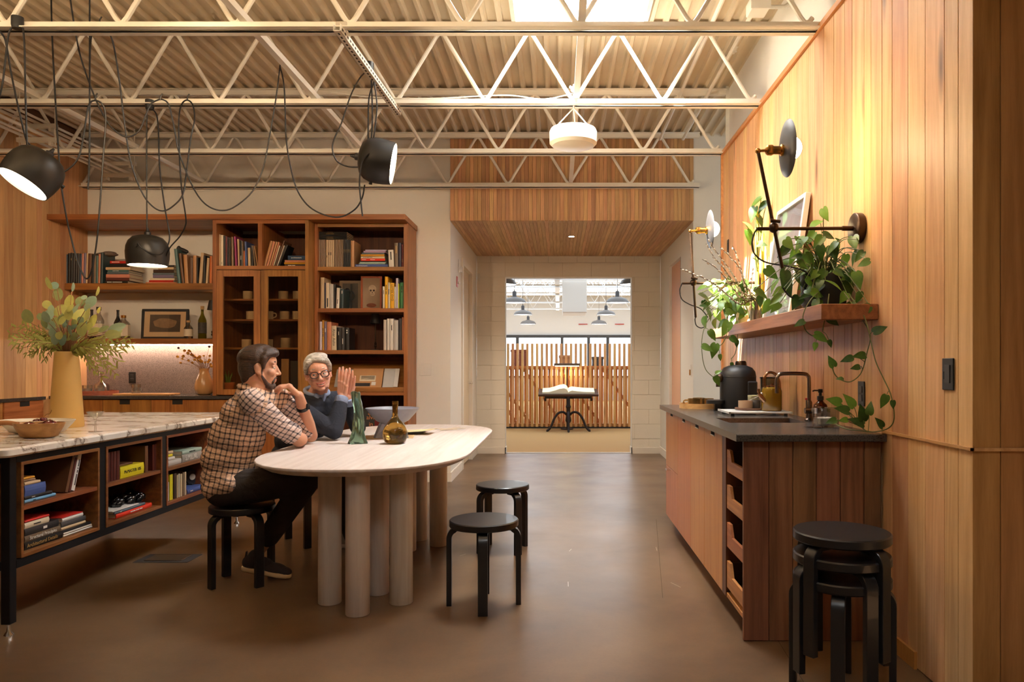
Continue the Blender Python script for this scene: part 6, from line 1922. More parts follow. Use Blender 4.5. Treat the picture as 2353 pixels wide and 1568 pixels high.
# island lower bay oddments
x = FX - .13
y = DX(436, x)
t = thing('tape_roll', 'black roll with a white core in the lower far island bay', 'roll', (x, y, BZ0 + .0126))
part('roll_body', MB().lathe([(.022, -.03), (.05, -.03), (.05, .03), (.022, .03), (.022, -.03)], 28, at(x, y, BZ0 + .0126 + .085) @ Matrix.Rotation(R(60), 4, 'Z') @ Matrix.Rotation(R(90), 4, 'X'), cap0=False, cap1=False), black_plastic, t, smooth=True, angle=40)
part('core', MB().lathe([(0, -.028), (.022, -.028), (.022, .032), (0, .032)], 20, at(x, y, BZ0 + .0126 + .085) @ Matrix.Rotation(R(60), 4, 'Z') @ Matrix.Rotation(R(90), 4, 'X')), MATS['white_ceramic'], t, smooth=True, angle=40)
part('stand', MB().box(x - .03, x + .03, y - .03, y + .03, BZ0 + .0126, BZ0 + .05), black_plastic, t)
mb = MB()
random.seed(8)
for k in range(60):
    px = random.uniform(252, 322)
    yy = DX(px, FX - .12)
    mb.ball((FX - .05 - random.uniform(0, .16), yy, BZ0 + .066 + random.uniform(0, .03)), random.uniform(.014, .026), 8, 6)
solo('bubble_wrap', mb, plain('black_bubble_wrap', (.01, .01, .01), .12, coat=.5), 'crumpled shiny black bubble wrap on the lower middle island shelf', 'packing', kind='stuff', smooth=True)
# ================================================================== PLANTS
def leaf_mat(name, c1, c2, trans=.35, rough=.4):
    m, nt, b = _nt(name)
    L = nt.links.new
    oi = _n(nt, 'ShaderNodeObjectInfo')
    tc = _n(nt, 'ShaderNodeTexCoord')
    no = _n(nt, 'ShaderNodeTexNoise', i_Scale=3.0, i_Detail=2.0)
    L(tc.outputs['Object'], no.inputs['Vector'])
    ad = _n(nt, 'ShaderNodeMath', operation='MULTIPLY_ADD')
    ad.inputs[1].default_value = .5
    L(no.outputs['Fac'], ad.inputs[0])
    mu = _n(nt, 'ShaderNodeMath', operation='MULTIPLY_ADD'); mu.inputs[1].default_value = .9; mu.inputs[2].default_value = -.2
    L(oi.outputs['Random'], mu.inputs[0])
    L(mu.outputs[0], ad.inputs[2])
    mx = _n(nt, 'ShaderNodeMix', data_type='RGBA')
    L(ad.outputs[0], mx.inputs['Factor'])
    mx.inputs['A'].default_value = c4(c1); mx.inputs['B'].default_value = c4(c2)
    L(mx.outputs['Result'], b.inputs['Base Color'])
    b.inputs['Roughness'].default_value = rough
    tr = _n(nt, 'ShaderNodeBsdfTranslucent')
    L(mx.outputs['Result'], tr.inputs['Color'])
    ms = _n(nt, 'ShaderNodeMixShader'); ms.inputs[0].default_value = trans
    L(b.outputs[0], ms.inputs[1]); L(tr.outputs[0], ms.inputs[2])
    L(ms.outputs[0], nt.nodes['Material Output'].inputs['Surface'])
    return m
def blade(rows, fold=.16, droop=.22):
    """rows of (y, half width); base at the origin, tip toward +Y, upper side +Z"""
    vs, fs = [], []
    for y, w in rows:
        for k in (-1, -.5, 0, .5, 1):
            vs.append((w * k, y if abs(k) > .1 or y > 0 else 0.0, fold * abs(w * k) - droop * max(y, 0) ** 2))
    n = len(rows)
    for i in range(n - 1):
        for k in range(4):
            fs.append((i * 5 + k, i * 5 + k + 1, (i + 1) * 5 + k + 1, (i + 1) * 5 + k))
    return MB().add(vs, fs)
heart_rows = [(-.09, .16), (0, .27), (.16, .33), (.36, .32), (.56, .25), (.76, .14), (.92, .05), (1.0, .004)]
round_rows = [(0, .05), (.08, .24), (.25, .42), (.5, .48), (.75, .40), (.92, .22), (1.0, .03)]
lance_rows = [(0, .03), (.25, .10), (.5, .12), (.75, .08), (1.0, .004)]
heart_me = [blade(heart_rows, f, d).mesh('leaf', smooth=True) for f, d in ((.18, .20), (.05, .40), (.30, .12))]
pothos_m = leaf_mat('pothos_leaf', rgb(34, 66, 26), rgb(112, 150, 52))
for me in heart_me: me.materials.append(pothos_m)
round_me = [blade(round_rows, f, d).mesh('leaf', smooth=True) for f, d in ((.10, .12), (.02, .25))]
euc_m = [leaf_mat('eucalyptus_leaf', rgb(134, 146, 100), rgb(212, 206, 110), .3, .5), leaf_mat('eucalyptus_leaf_blue', rgb(122, 148, 128), rgb(160, 176, 142), .2, .6)]
round_me2 = []
for me in round_me:
    b = me.copy(); me.materials.append(euc_m[0]); b.materials.append(euc_m[1]); round_me2.append(b)
vine_m = plain('vine_stem', rgb(92, 98, 48), .6)
def orient(tip_dir, up):
    y = Vector(tip_dir).normalized()
    z = Vector(up)
    z = (z - y * z.dot(y))
    if z.length < 1e-4: z = y.orthogonal()
    z.normalize()
    x = y.cross(z)
    return Matrix(((x.x, y.x, z.x), (x.y, y.y, z.y), (x.z, y.z, z.z)))
def put_leaf(t, me, base, tip_dir, up, size, wid=1.0):
    o = inst('leaf', me, t, base - wloc(t), orient(tip_dir, up).to_euler(), (size * wid, size, size))
    return o
def lim(px, D, x=1.415):
    return min(D, x * FPX / (px - CX)) if px > CX + 50 else D
def plant(t, origin, leaves, D0, D1, size, rnd, mes, stem_r=.0022, stem_mat=None, tipdown=.75, xl=1.385):
    stems = MB()
    for i, lf in enumerate(leaves):
        px, py = lf[:2]
        s = size * (lf[2] if len(lf) > 2 else rnd.uniform(.75, 1.15))
        D = lim(px, rnd.uniform(D0, D1), xl)
        c = P(px, py, D)
        tip = Vector((rnd.uniform(-1.0, .8), rnd.uniform(-.7, .4), -tipdown + rnd.uniform(-.25, .7)))
        tip.normalize()
        base = c - tip * s * .45
        up = Vector((rnd.uniform(-.9, .5), -.6 + rnd.uniform(-.3, .4), rnd.uniform(.1, 1.1)))
        put_leaf(t, mes[i % len(mes)], base, tip, up, s)
        mid = (origin + base) / 2 + Vector((0, 0, .05 + .25 * (base - origin).length * .4))
        stems.tube(smooth_path([origin, mid, base], 5), stem_r, 5)
    return stems
def trail(t, stems, pts, leaves, size, rnd, mes, xl=1.40):
    """pts: (px, py, D); leaves: (px, py, scale) hung from the closest point of the vine"""
    w = [P(a, b, lim(a, d, xl)) for a, b, d in pts]
    path = smooth_path(w, 6)
    stems.tube(path, .0026, 6)
    for i, (px, py, s) in enumerate(leaves):
        d = lim(px, pts[0][2] - .01, xl)
        c = P(px, py, d)
        q = min(path, key=lambda v: (v - c).length)
        D = q.y - .012
        c = P(px, py, lim(px, D, xl))
        sz = size * s
        tip = (c - q); tip.y = 0
        if tip.length < .01: tip = Vector((0, 0, -1))
        tip = (tip.normalized() + Vector((0, -.15, -.45))).normalized()
        base = c - tip * sz * .45
        stems.tube(smooth_path([q, (q + base) / 2 + Vector((0, -.004, .008)), base], 3), .0016, 5)
        put_leaf(t, mes[i % len(mes)], base, tip, Vector((rnd.uniform(-.5, .2), -.9, rnd.uniform(.1, .6))), sz)

rnd = random.Random(42)
SZ = SHZ + .073
# ---- near pothos in the black pot
org = Vector((1.315, 3.66, SZ + .15))
t = thing('pothos_plant', 'trailing green pothos spilling from the black pot over the shelf edge', 'plant', org)
lv = [(1895, 492, 1.0), (1872, 512), (1862, 548, 1.1), (1905, 542), (1838, 556), (1932, 552), (1962, 556), (1850, 572, 1.1), (1800, 578), (1822, 592, 1.1), (1880, 582), (1940, 600), (1962, 592), (1984, 604), (1792, 604), (1772, 628, 1.1), (1776, 654), (1802, 640, 1.2), (1812, 660, 1.2), (1838, 640), (1857, 620, 1.2), (1893, 660), (1915, 648, 1.2), (1932, 612), (1955, 636, 1.2), (1868, 668), (1900, 684, 1.1), (1950, 664, 1.1), (1974, 684), (1782, 690), (1830, 694, 1.2), (1880, 698), (1948, 706), (1984, 714), (1745, 694), (1762, 706), (1860, 596), (1830, 612), (1906, 580), (1920, 572), (1790, 668), (1850, 682), (1886, 640), (1972, 640), (1880, 556), (1812, 560), (1845, 655), (1925, 690)]
lv += [(rnd.gauss(1880, 55), rnd.gauss(640, 48), rnd.uniform(.7, 1.05)) for k in range(52)]
lv = [q for q in lv if 1740 < q[0] < 1992 and 520 < q[1] < 725 or q[1] < 520 and q[1] > 485 and q[0] < 1900]
stems = plant(t, org, lv, 3.45, 3.80, .076, rnd, heart_me)
trail(t, stems, [(1880, 672, 3.50), (1862, 690, 3.44), (1846, 722, 3.42), (1848, 752, 3.42), (1860, 768, 3.42), (1878, 776, 3.42)], [(1888, 776, 1.05), (1838, 742, .7), (1873, 797, .55)], .072, rnd, heart_me)
trail(t, stems, [(1905, 676, 3.46), (1900, 715, 3.40), (1893, 745, 3.40), (1890, 762, 3.40)], [(1914, 738, .9), (1908, 790, .5)], .072, rnd, heart_me)
trail(t, stems, [(1940, 672, 3.44), (1962, 705, 3.38), (1985, 740, 3.38), (2000, 772, 3.38), (1992, 812, 3.38), (1982, 850, 3.38), (1970, 868, 3.38), (1952, 878, 3.38), (1932, 873, 3.38), (1918, 860, 3.38), (1912, 842, 3.38)], [(1911, 832, .8), (1948, 825, .75), (1975, 818, .85), (1966, 845, .6), (1930, 870, .4)], .072, rnd, heart_me, 1.405)
trail(t, stems, [(1950, 676, 3.44), (1985, 726, 3.34), (2000, 780, 3.28), (2012, 830, 3.24), (2030, 870, 3.2), (2046, 905, 3.2), (2054, 945, 3.2), (2052, 972, 3.2), (2036, 987, 3.24), (2005, 993, 3.30), (1975, 990, 3.36), (1945, 986, 3.42), (1920, 975, 3.5)], [(2022, 757, .9), (2032, 922, .8), (2052, 930, .5), (2022, 972, .75), (1999, 940, .8)], .072, rnd, heart_me, 1.405)
trail(t, stems, [(1990, 991, 3.33), (1968, 972, 3.40), (1948, 950, 3.46), (1930, 935, 3.5)], [(1918, 922, 1.0), (1955, 922, 1.0), (1936, 942, 1.0), (1982, 950, 1.1), (1972, 968, 1.0), (1938, 966, .6), (1911, 968, .7)], .072, rnd, heart_me, 1.405)
part('vines', stems, vine_m, t, smooth=True)
# ---- far pothos in the white pot, lit by the sun
org = Vector((1.31, 5.30, SZ + .13))
t = thing('pothos_plant', 'sunlit pothos in the white pot at the far end of the shelf', 'plant', org)
lv = [(1622, 655, 1.1), (1640, 645), (1655, 655, 1.1), (1675, 648), (1620, 680, 1.1), (1642, 672, 1.2), (1662, 676, 1.2), (1685, 668), (1622, 700), (1640, 696, 1.1), (1658, 700), (1680, 690, 1.1), (1700, 682), (1632, 720), (1650, 726, 1.1), (1668, 722, 1.1), (1690, 712), (1712, 700), (1725, 690), (1742, 700, 1.0), (1660, 745), (1680, 736), (1640, 742), (1620, 740, 1.2), (1706, 724), (1730, 720), (1750, 716), (1700, 660), (1690, 640), (1665, 630), (1760, 700), (1772, 712)]
lv += [(rnd.gauss(1675, 38), rnd.gauss(690, 30), rnd.uniform(.7, 1.1)) for k in range(52)]
lv = [q for q in lv if 1608 < q[0] < 1780 and 630 < q[1] < 760]
stems = plant(t, org, lv, 4.95, 5.45, .082, rnd, heart_me, .003)
trail(t, stems, [(1640, 720, 5.0), (1622, 745, 4.95), (1613, 780, 4.92), (1614, 820, 4.92), (1622, 850, 4.92), (1640, 868, 4.92)], [(1626, 800, .9), (1638, 770, .9), (1648, 876, .8), (1651, 855, .5)], .09, rnd, heart_me)
trail(t, stems, [(1670, 730, 5.0), (1672, 760, 4.94), (1660, 790, 4.94), (1640, 800, 4.94)], [(1668, 755, 1.2), (1640, 805, 1.1), (1688, 782, .8), (1655, 822, .5)], .09, rnd, heart_me)
trail(t, stems, [(1690, 720, 5.0), (1695, 770, 4.96), (1690, 810, 4.96), (1680, 825, 4.96)], [(1693, 790, .5), (1682, 840, .4)], .10, rnd, heart_me)
part('vines', stems, vine_m, t, smooth=True)
# ---- climbing pothos on its stakes against the wall
org = Vector((1.375, 5.10, SZ))
t = thing('climbing_plant', 'tall pothos climbing yellow green stakes against the sunny panelling', 'plant', org)
part('nursery_pot', MB().lathe([(0, 0), (.05, 0), (.06, .10), (.055, .10), (0, .09)], 24, Matrix.Translation(org)), MATS['white_ceramic'], t, smooth=True, angle=40)
st_ = MB()
for dx, dy, h in ((0, 0, .78), (.012, .07, .70), (.02, -.06, .62)):
    st_.tube([org + Vector((dx, dy, .05)), org + Vector((dx, dy, h))], .011, 8)
part('stakes', st_, plain('stake_yellow_green', rgb(186, 168, 44), .5), t, smooth=True)
stems = plant(t, org + Vector((0, 0, .35)), [(1735, 466, 1.1), (1752, 472, 1.0), (1730, 492, 1.1), (1746, 506, 1.1), (1726, 520, 1.2), (1744, 528, .9), (1722, 545, 1.1), (1748, 560, .8), (1738, 600, .7)], 4.95, 5.1, .10, rnd, heart_me, .003)
part('vines', stems, vine_m, t, smooth=True)
# ---- pussy willow twigs
org = Vector((1.33, 4.98, SZ + .02))
t = thing('willow_twigs', 'pussy willow twigs with silvery catkins leaning out of the glass vase', 'branches', org)
twig_m = plain('twig_brown', rgb(84, 58, 40), .7)
cat_m = plain('catkin_silver', rgb(214, 206, 192), .8, bump=.3, bscale=400)
for pts in ([(1563, 617, 4.78), (1590, 630, 4.8), (1625, 643, 4.84), (1660, 668, 4.9), (1700, 700, 4.95)], [(1613, 596, 4.8), (1640, 612, 4.83), (1668, 640, 4.88), (1700, 682, 4.94)], [(1627, 545, 4.85), (1636, 565, 4.86), (1660, 597, 4.88), (1690, 640, 4.92), (1712, 690, 4.96)],
            [(1622, 560, 4.82), (1640, 590, 4.84), (1665, 620, 4.88), (1702, 670, 4.94)], [(1655, 568, 4.95), (1675, 588, 4.95), (1698, 615, 4.96), (1715, 660, 4.97)], [(1683, 565, 4.98), (1694, 590, 4.98), (1706, 630, 4.98), (1716, 680, 4.98)], [(1730, 612, 5.0), (1727, 650, 5.0), (1722, 690, 4.99)]):
    w = [P(a, b, lim(a, d, 1.41)) for a, b, d in pts] + [org + Vector((rnd.uniform(-.015, .015), rnd.uniform(-.015, .015), .14)), org + Vector((rnd.uniform(-.01, .01), 0, .0))]
    path = smooth_path(w, 8)
    n = len(path)
    tw = part('twig', MB().tube(path, [.0016 + .0022 * i / n for i in range(n)], 6), twig_m, t, smooth=True)
    mb = MB()
    acc = 0.0
    for i in range(1, int(n * .72)):
        acc += (path[i] - path[i - 1]).length
        if acc > .017:
            acc = 0
            d = (path[i - 1] - path[i]).normalized()
            off = Vector((rnd.uniform(-1, 1), rnd.uniform(-1, 1), rnd.uniform(-1, 1))) * .006
            q = d.to_track_quat('Z', 'Y').to_matrix().to_4x4()
            mb.ball(path[i] + off, (.0065, .0065, .0105), 8, 6, q)
    part('catkins', mb, cat_m, tw, smooth=True)
# ---- eucalyptus in the mustard vase
vx, vy, vz = VASE
org = Vector((vx, vy, vz + .40))
t = thing('eucalyptus_bouquet', 'bouquet of round and feathery eucalyptus in the mustard vase', 'plant', org)
twm = plain('eucalyptus_stem', rgb(150, 104, 72), .7)
st_ = MB()
EL = [(112, 652, 25, 1.35), (125, 656, 15, 0), (133, 676, 25, .3), (157, 692, 26, 0), (168, 660, 18, 3), (226, 671, 19, 3), (184, 693, 19, 0), (193, 683, 11, 0), (209, 693, 24, 0), (138, 713, 28, 0), (108, 700, 23, .4), (116, 712, 19, .4), (63, 727, 27, .2), (92, 727, 20, .5), (105, 729, 22, .4), (185, 726, 33, 0), (201, 723, 26, .6), (199, 707, 16, 0), (114, 748, 21, 0), (129, 755, 31, 0), (188, 757, 28, 0), (167, 752, 17, 1), (216, 762, 23, .3), (257, 768, 27, .4), (267, 754, 36, .8), (266, 764, 21, .4), (170, 744, 18, 0), (149, 742, 20, .4), (126, 779, 25, .8), (143, 733, 22, .6), (158, 722, 24, .3), (172, 708, 22, .3), (227, 713, 13, .5), (150, 770, 20, .5), (178, 775, 18, .4), (200, 742, 22, .4), (238, 756, 20, .8), (120, 765, 20, .3), (160, 760, 24, .2), (100, 742, 22, .5)]
EL += [(rnd.uniform(108, 216), rnd.uniform(705, 786), rnd.uniform(17, 27), rnd.uniform(0, .5)) for k in range(26)]
for i, (px, py, s, thin) in enumerate(EL):
    D = rnd.uniform(4.22, 4.62)
    c = P(px, py, D)
    sz = s * 1.22 * D / FPX
    out = (c - org); out.y *= .5
    tip = (out.normalized() + Vector((rnd.uniform(-.4, .4), rnd.uniform(-.3, .3), rnd.uniform(-.5, .3)))).normalized()
    base = c - tip * sz * .5
    fac = 1.0 / (1 + thin)
    up = Vector((rnd.uniform(-.4, .4), -1, rnd.uniform(-.2, .7))) if thin < 2 else Vector((1, -.2, .2))
    m = (round_me if (i * 7) % 10 < 6 else round_me2)[i % 2]
    put_leaf(t, m, base, tip, up, sz, max(fac, .45))
    st_.tube(smooth_path([org, (org * .55 + base * .45) + Vector((0, 0, .05)), base], 5), [.0028] * 6 + [.0018] * 5, 5)
sm = MB()
lance = blade(lance_rows, .1, .15)
SP = [(20, 766), (28, 782), (24, 750), (42, 802), (34, 792), (60, 812), (72, 816), (50, 745), (66, 760), (300, 778), (306, 792), (286, 800), (250, 850), (236, 868), (216, 854), (268, 862), (206, 842), (272, 832), (242, 832), (92, 816), (102, 828), (290, 786), (262, 800), (230, 810), (190, 800), (120, 800), (276, 812), (80, 795), (246, 795), (225, 840), (45, 775), (258, 842)]
for px, py in SP:
    D = rnd.uniform(4.2, 4.62)
    e = P(px, py, D)
    hang = py > 812
    mid = (org * .45 + e * .55) + Vector((0, 0, .055 if not hang else .09))
    path = smooth_path([org, (org + mid) / 2 + Vector((0, 0, .03)), mid, e], 10)
    st_.tube(path, .0016, 5)
    for i in range(7, len(path), 2):
        d = (path[i] - path[i - 1]).normalized()
        for sgn in (-1, 1):
            sd = d.cross(Vector((0, -1, .2))).normalized() * sgn
            tip = (d * .8 + sd * rnd.uniform(.4, .9) + Vector((0, rnd.uniform(-.4, .4), rnd.uniform(-.45, .1)))).normalized()
            s = rnd.uniform(.030, .050)
            M = Matrix.Translation(path[i]) @ orient(tip, Vector((rnd.uniform(-.4, .4), -1, .5))).to_4x4() @ Matrix.Diagonal((s * 1.1, s, s, 1))
            sm.add(lance.v, lance.f, M)
part('stems', st_, twm, t, smooth=True)
o = part('small_leaves', sm, leaf_mat('willow_eucalyptus_leaf', rgb(104, 122, 62), rgb(178, 176, 86), .3, .5), t, smooth=True)
o['kind'] = 'stuff'
# ================================================================== PEOPLE
def V(*a):
    return Vector(a)
class Flesh:
    """overlapping solids that are fused into one continuous skin"""
    def __init__(s):
        s.mb = MB()
    def ell(s, c, r, M=None):
        s.mb.ball(c, r, 20, 14, M)
        return s
    def limb(s, pts, rs, flat=False):
        pts = [Vector(p) for p in pts]
        for i in range(len(pts) - 1):
            s.mb.tube([pts[i], pts[i + 1]], [rs[i], rs[i + 1]], 18)
        for i, p in enumerate(pts):
            if flat and i in (0, len(pts) - 1):
                continue
            s.mb.ball(p, rs[i] * 1.0, 16, 11)
        return s
    def fuse(s, name, mat, parent, voxel=.005, it=4, fac=.5):
        me = s.mb.mesh(name, wloc(parent))
        o = bpy.data.objects.new(name, me)
        COL.objects.link(o)
        m = o.modifiers.new('r', 'REMESH')
        m.mode = 'VOXEL'
        m.voxel_size = voxel
        m.adaptivity = 0.0
        if it:
            k = o.modifiers.new('s', 'SMOOTH')
            k.factor = fac
            k.iterations = it
        dg = bpy.context.evaluated_depsgraph_get()
        res = bpy.data.meshes.new_from_object(o.evaluated_get(dg))
        res.name = name
        bpy.data.objects.remove(o, do_unlink=True)
        res.materials.clear()
        setmats(res, mat)
        res.polygons.foreach_set('use_smooth', [True] * len(res.polygons))
        p = bpy.data.objects.new(name, res)
        p.parent = parent
        COL.objects.link(p)
        return p
def hand(F, W, d, n, t, curls, spread=.021, thumb=(.75, .55, .35), tbend=.35, k_=1.0):
    """W wrist, d toward the knuckles, n the way the palm faces, t toward the thumb side"""
    d, n, t = Vector(d).normalized(), Vector(n).normalized(), Vector(t).normalized()
    offs = (1.5, .5, -.5, -1.5)
    spread *= k_
    kl = [v * k_ for v in (.084, .088, .084, .076)]
    segs = [[v * k_ for v in q] for q in ((.040, .025, .020), (.044, .028, .021), (.041, .026, .020), (.032, .020, .018))]
    for i in range(4):
        off = t * offs[i] * spread
        k = W + d * kl[i] + off
        F.limb([W + d * .012 + off * .65, k], [.0145, .0115])
        F.limb([W + d * .03 + off * .75 + n * .004, k], [.013, .0105])
        a = 0.0
        p = k
        r = [v * k_ for v in ((.0100, .0090, .0083, .0070) if i < 3 else (.0088, .0079, .0072, .0062))]
        F.ell(k - n * .002, .0118 * k_)
        fan = t * offs[i] * .05
        c = curls[i]
        for j in range(3):
            a += c[j]
            dirv = (d * math.cos(a) + n * math.sin(a) + fan).normalized()
            q = p + dirv * segs[i][j]
            F.limb([p, q], [r[j], r[j + 1]])
            p = q
    b = W + d * .022 + t * .026
    a = (d * thumb[0] + t * thumb[1] + n * thumb[2]).normalized()
    F.limb([W + d * .015 + t * .01, b], [.016, .0145])
    p1 = b + a * .040
    a2 = (a + d * tbend).normalized()
    p2 = p1 + a2 * .032
    p3 = p2 + (a2 + d * tbend).normalized() * .024
    F.limb([b, p1, p2, p3], [.0145, .0115, .0100, .0078])
def head_frame(c, fwd, roll=0.0):
    f = Vector(fwd).normalized()
    l = Vector((0, 0, 1)).cross(f).normalized()
    u = f.cross(l)
    M = Matrix(((f.x, l.x, u.x, c[0]), (f.y, l.y, u.y, c[1]), (f.z, l.z, u.z, c[2]), (0, 0, 0, 1)))
    return M @ Matrix.Rotation(roll, 4, 'X')
def head(F, M, smile=0.0):
    R3 = M.to_3x3().to_4x4()
    def e(c, r, rot=None):
        F.ell(M @ Vector(c), r, R3 if rot is None else R3 @ rot)
    def lb(pts, rs):
        F.limb([M @ Vector(p) for p in pts], rs)
    e((-.015, 0, .030), (.096, .075, .092))
    e((.030, 0, -.030), (.060, .062, .086))
    e((.040, 0, .038), (.048, .060, .055))
    e((.030, 0, -.082), (.050, .050 + smile * .008, .034))
    e((.022, 0, -.055), (.050, .060 + smile * .006, .045))
    e((.064, 0, -.100), (.022, .025, .018))
    lb([(.008, .058, -.04), (.040, .040, -.092)], [.016, .014]); lb([(.008, -.058, -.04), (.040, -.040, -.092)], [.016, .014])
    lb([(.084, 0, .014), (.094, 0, -.008), (.104, 0, -.028)], [.0085, .0098, .0115])
    e((.070, 0, -.066), (.020, .030, .024))
    for s in (-1, 1):
        e((.094, s * .011, -.033), (.009, .0085, .0075))
        lb([(.076, s * .012, .030), (.068, s * .048, .028)], [.009, .008])
        e((.058, s * .040, -.026 + smile * .004), (.027, .025, .024))
        lb([(.0775, s * .017, .0115), (.0790, s * .030, .0140), (.0710, s * .047, .0090)], [.0048, .0054, .0046])
        lb([(.0765, s * .018, -.0085), (.0770, s * .031, -.0105), (.0700, s * .046, -.0060)], [.0044, .0048, .0044])
        rot = Matrix.Rotation(s * R(-18), 4, 'Z') @ Matrix.Rotation(R(-10), 4, 'Y')
        e((-.008, s * .078, -.008), (.020, .008, .032), rot)
        e((-.012, s * .082, .004), (.016, .007, .018), rot)
        e((-.004, s * .080, -.030), (.011, .007, .012), rot)
def lips(t, M, smile, mat):
    F = Flesh()
    for s in (-1, 1):
        if smile:
            F.limb([M @ V(.0935, 0, -.0600), M @ V(.0890, s * .014, -.0590), M @ V(.0770, s * .029, -.0545)], [.0045, .0044, .0034])
            F.limb([M @ V(.0905, 0, -.0775), M @ V(.0865, s * .014, -.0740), M @ V(.0765, s * .028, -.0565)], [.0052, .0048, .0034])
        else:
            F.limb([M @ V(.0885, 0, -.0625), M @ V(.0810, s * .020, -.0640)], [.0046, .0036])
            F.limb([M @ V(.0870, 0, -.0715), M @ V(.0800, s * .019, -.0670)], [.0050, .0036])
    F.fuse('lips', mat, t, .0022, 2)
def eyes(t, M, look=(1, 0, 0), lid=None):
    w = plain('eye_white', rgb(226, 220, 212), .25)
    ir = plain('eye_iris', rgb(52, 46, 42), .2)
    lk = Vector(look).normalized()
    for s in (-1, 1):
        c = Vector((.0690, s * .031, .002))
        e = part('eye', MB().ball(M @ c, .0128, 16, 12), w, t, smooth=True)
        part('iris', MB().ball(M @ (c + lk * .0072), .0066, 12, 8), ir, e, smooth=True)

skin1 = plain('skin_warm', rgb(206, 150, 120), .5, var=.06, bscale=30)
skin2 = plain('skin_rosy', rgb(214, 158, 134), .48, var=.07, bscale=30)
for m in (skin1, skin2):
    b = m.node_tree.nodes['Principled BSDF']
    b.inputs['Subsurface Weight'].default_value = .12
    b.inputs['Subsurface Radius'].default_value = (.02, .008, .004)
def hair_mat(name, c1, c2, rot):
    m, nt, b = _nt(name)
    L = nt.links.new
    tc = _n(nt, 'ShaderNodeTexCoord')
    mp = _n(nt, 'ShaderNodeMapping')
    mp.inputs['Rotation'].default_value = rot
    mp.inputs['Scale'].default_value = (14, 160, 160)
    L(tc.outputs['Object'], mp.inputs['Vector'])
    n = _n(nt, 'ShaderNodeTexNoise', i_Scale=1.0, i_Detail=4.0, i_Distortion=.8)
    L(mp.outputs[0], n.inputs['Vector'])
    cr = _n(nt, 'ShaderNodeValToRGB')
    cr.color_ramp.elements[0].position = .35; cr.color_ramp.elements[0].color = c4(c1)
    cr.color_ramp.elements[1].position = .68; cr.color_ramp.elements[1].color = c4(c2)
    L(n.outputs['Fac'], cr.inputs[0])
    L(cr.outputs[0], b.inputs['Base Color'])
    bp = _n(nt, 'ShaderNodeBump', i_Strength=.7, i_Distance=.006)
    L(n.outputs['Fac'], bp.inputs['Height'])
    L(bp.outputs[0], b.inputs['Normal'])
    b.inputs['Roughness'].default_value = .45
    return m
hair1 = hair_mat('hair_brown', rgb(34, 22, 16), rgb(82, 54, 36), (0, R(20), R(10)))
beard1 = hair_mat('beard_brown', rgb(44, 28, 20), rgb(92, 60, 40), (0, R(80), 0))
hair2 = hair_mat('hair_silver', rgb(132, 124, 114), rgb(214, 208, 198), (0, R(35), R(40)))
def plaid(name, rot, per=.030, base=rgb(214, 176, 148), line=rgb(38, 32, 42), off=0.0):
    m, nt, b = _nt(name)
    L = nt.links.new
    tc = _n(nt, 'ShaderNodeTexCoord')
    mp = _n(nt, 'ShaderNodeMapping')
    mp.inputs['Rotation'].default_value = rot
    L(tc.outputs['Object'], mp.inputs['Vector'])
    nz = _n(nt, 'ShaderNodeTexNoise', i_Scale=9.0, i_Detail=2.0)
    L(tc.outputs['Object'], nz.inputs['Vector'])
    va = _n(nt, 'ShaderNodeVectorMath', operation='MULTIPLY_ADD')
    va.inputs[1].default_value = (.022, .022, .022)
    L(nz.outputs['Color'], va.inputs[0]); L(mp.outputs[0], va.inputs[2])
    sx = _n(nt, 'ShaderNodeSeparateXYZ')
    L(va.outputs[0], sx.inputs[0])
    ux = _n(nt, 'ShaderNodeMath', operation='MULTIPLY_ADD'); ux.inputs[1].default_value = .55
    L(sx.outputs['Y'], ux.inputs[0]); L(sx.outputs['X'], ux.inputs[2])
    def stripe(src, w):
        d = _n(nt, 'ShaderNodeMath', operation='DIVIDE'); d.inputs[1].default_value = per
        L(src, d.inputs[0])
        f = _n(nt, 'ShaderNodeMath', operation='FRACT'); L(d.outputs[0], f.inputs[0])
        g = _n(nt, 'ShaderNodeMath', operation='LESS_THAN'); g.inputs[1].default_value = w
        L(f.outputs[0], g.inputs[0])
        return g.outputs[0]
    s1, s2 = stripe(ux.outputs[0], .27), stripe(sx.outputs['Z'], .30)
    ad = _n(nt, 'ShaderNodeMath', operation='ADD'); L(s1, ad.inputs[0]); L(s2, ad.inputs[1])
    cr = _n(nt, 'ShaderNodeValToRGB')
    cr.color_ramp.interpolation = 'CONSTANT'
    e = cr.color_ramp.elements
    e[0].position = 0; e[0].color = c4(base)
    e[1].position = .4; e[1].color = c4([a * .35 + c * .55 for a, c in zip(base, line)])
    x = e.new(.8); x.color = c4(line)
    hf = _n(nt, 'ShaderNodeMath', operation='MULTIPLY'); hf.inputs[1].default_value = .5
    L(ad.outputs[0], hf.inputs[0]); L(hf.outputs[0], cr.inputs[0])
    L(cr.outputs[0], b.inputs['Base Color'])
    b.inputs['Roughness'].default_value = .85
    n2 = _n(nt, 'ShaderNodeTexNoise', i_Scale=16.0, i_Detail=3.0, i_Distortion=1.2)
    mp2 = _n(nt, 'ShaderNodeMapping'); mp2.inputs['Scale'].default_value = (1, 1, 2.6); mp2.inputs['Rotation'].default_value = (0, R(35), 0)
    L(tc.outputs['Object'], mp2.inputs['Vector']); L(mp2.outputs[0], n2.inputs['Vector'])
    bp = _n(nt, 'ShaderNodeBump', i_Strength=.8, i_Distance=.02)
    L(n2.outputs['Fac'], bp.inputs['Height']); L(bp.outputs[0], b.inputs['Normal'])
    return m
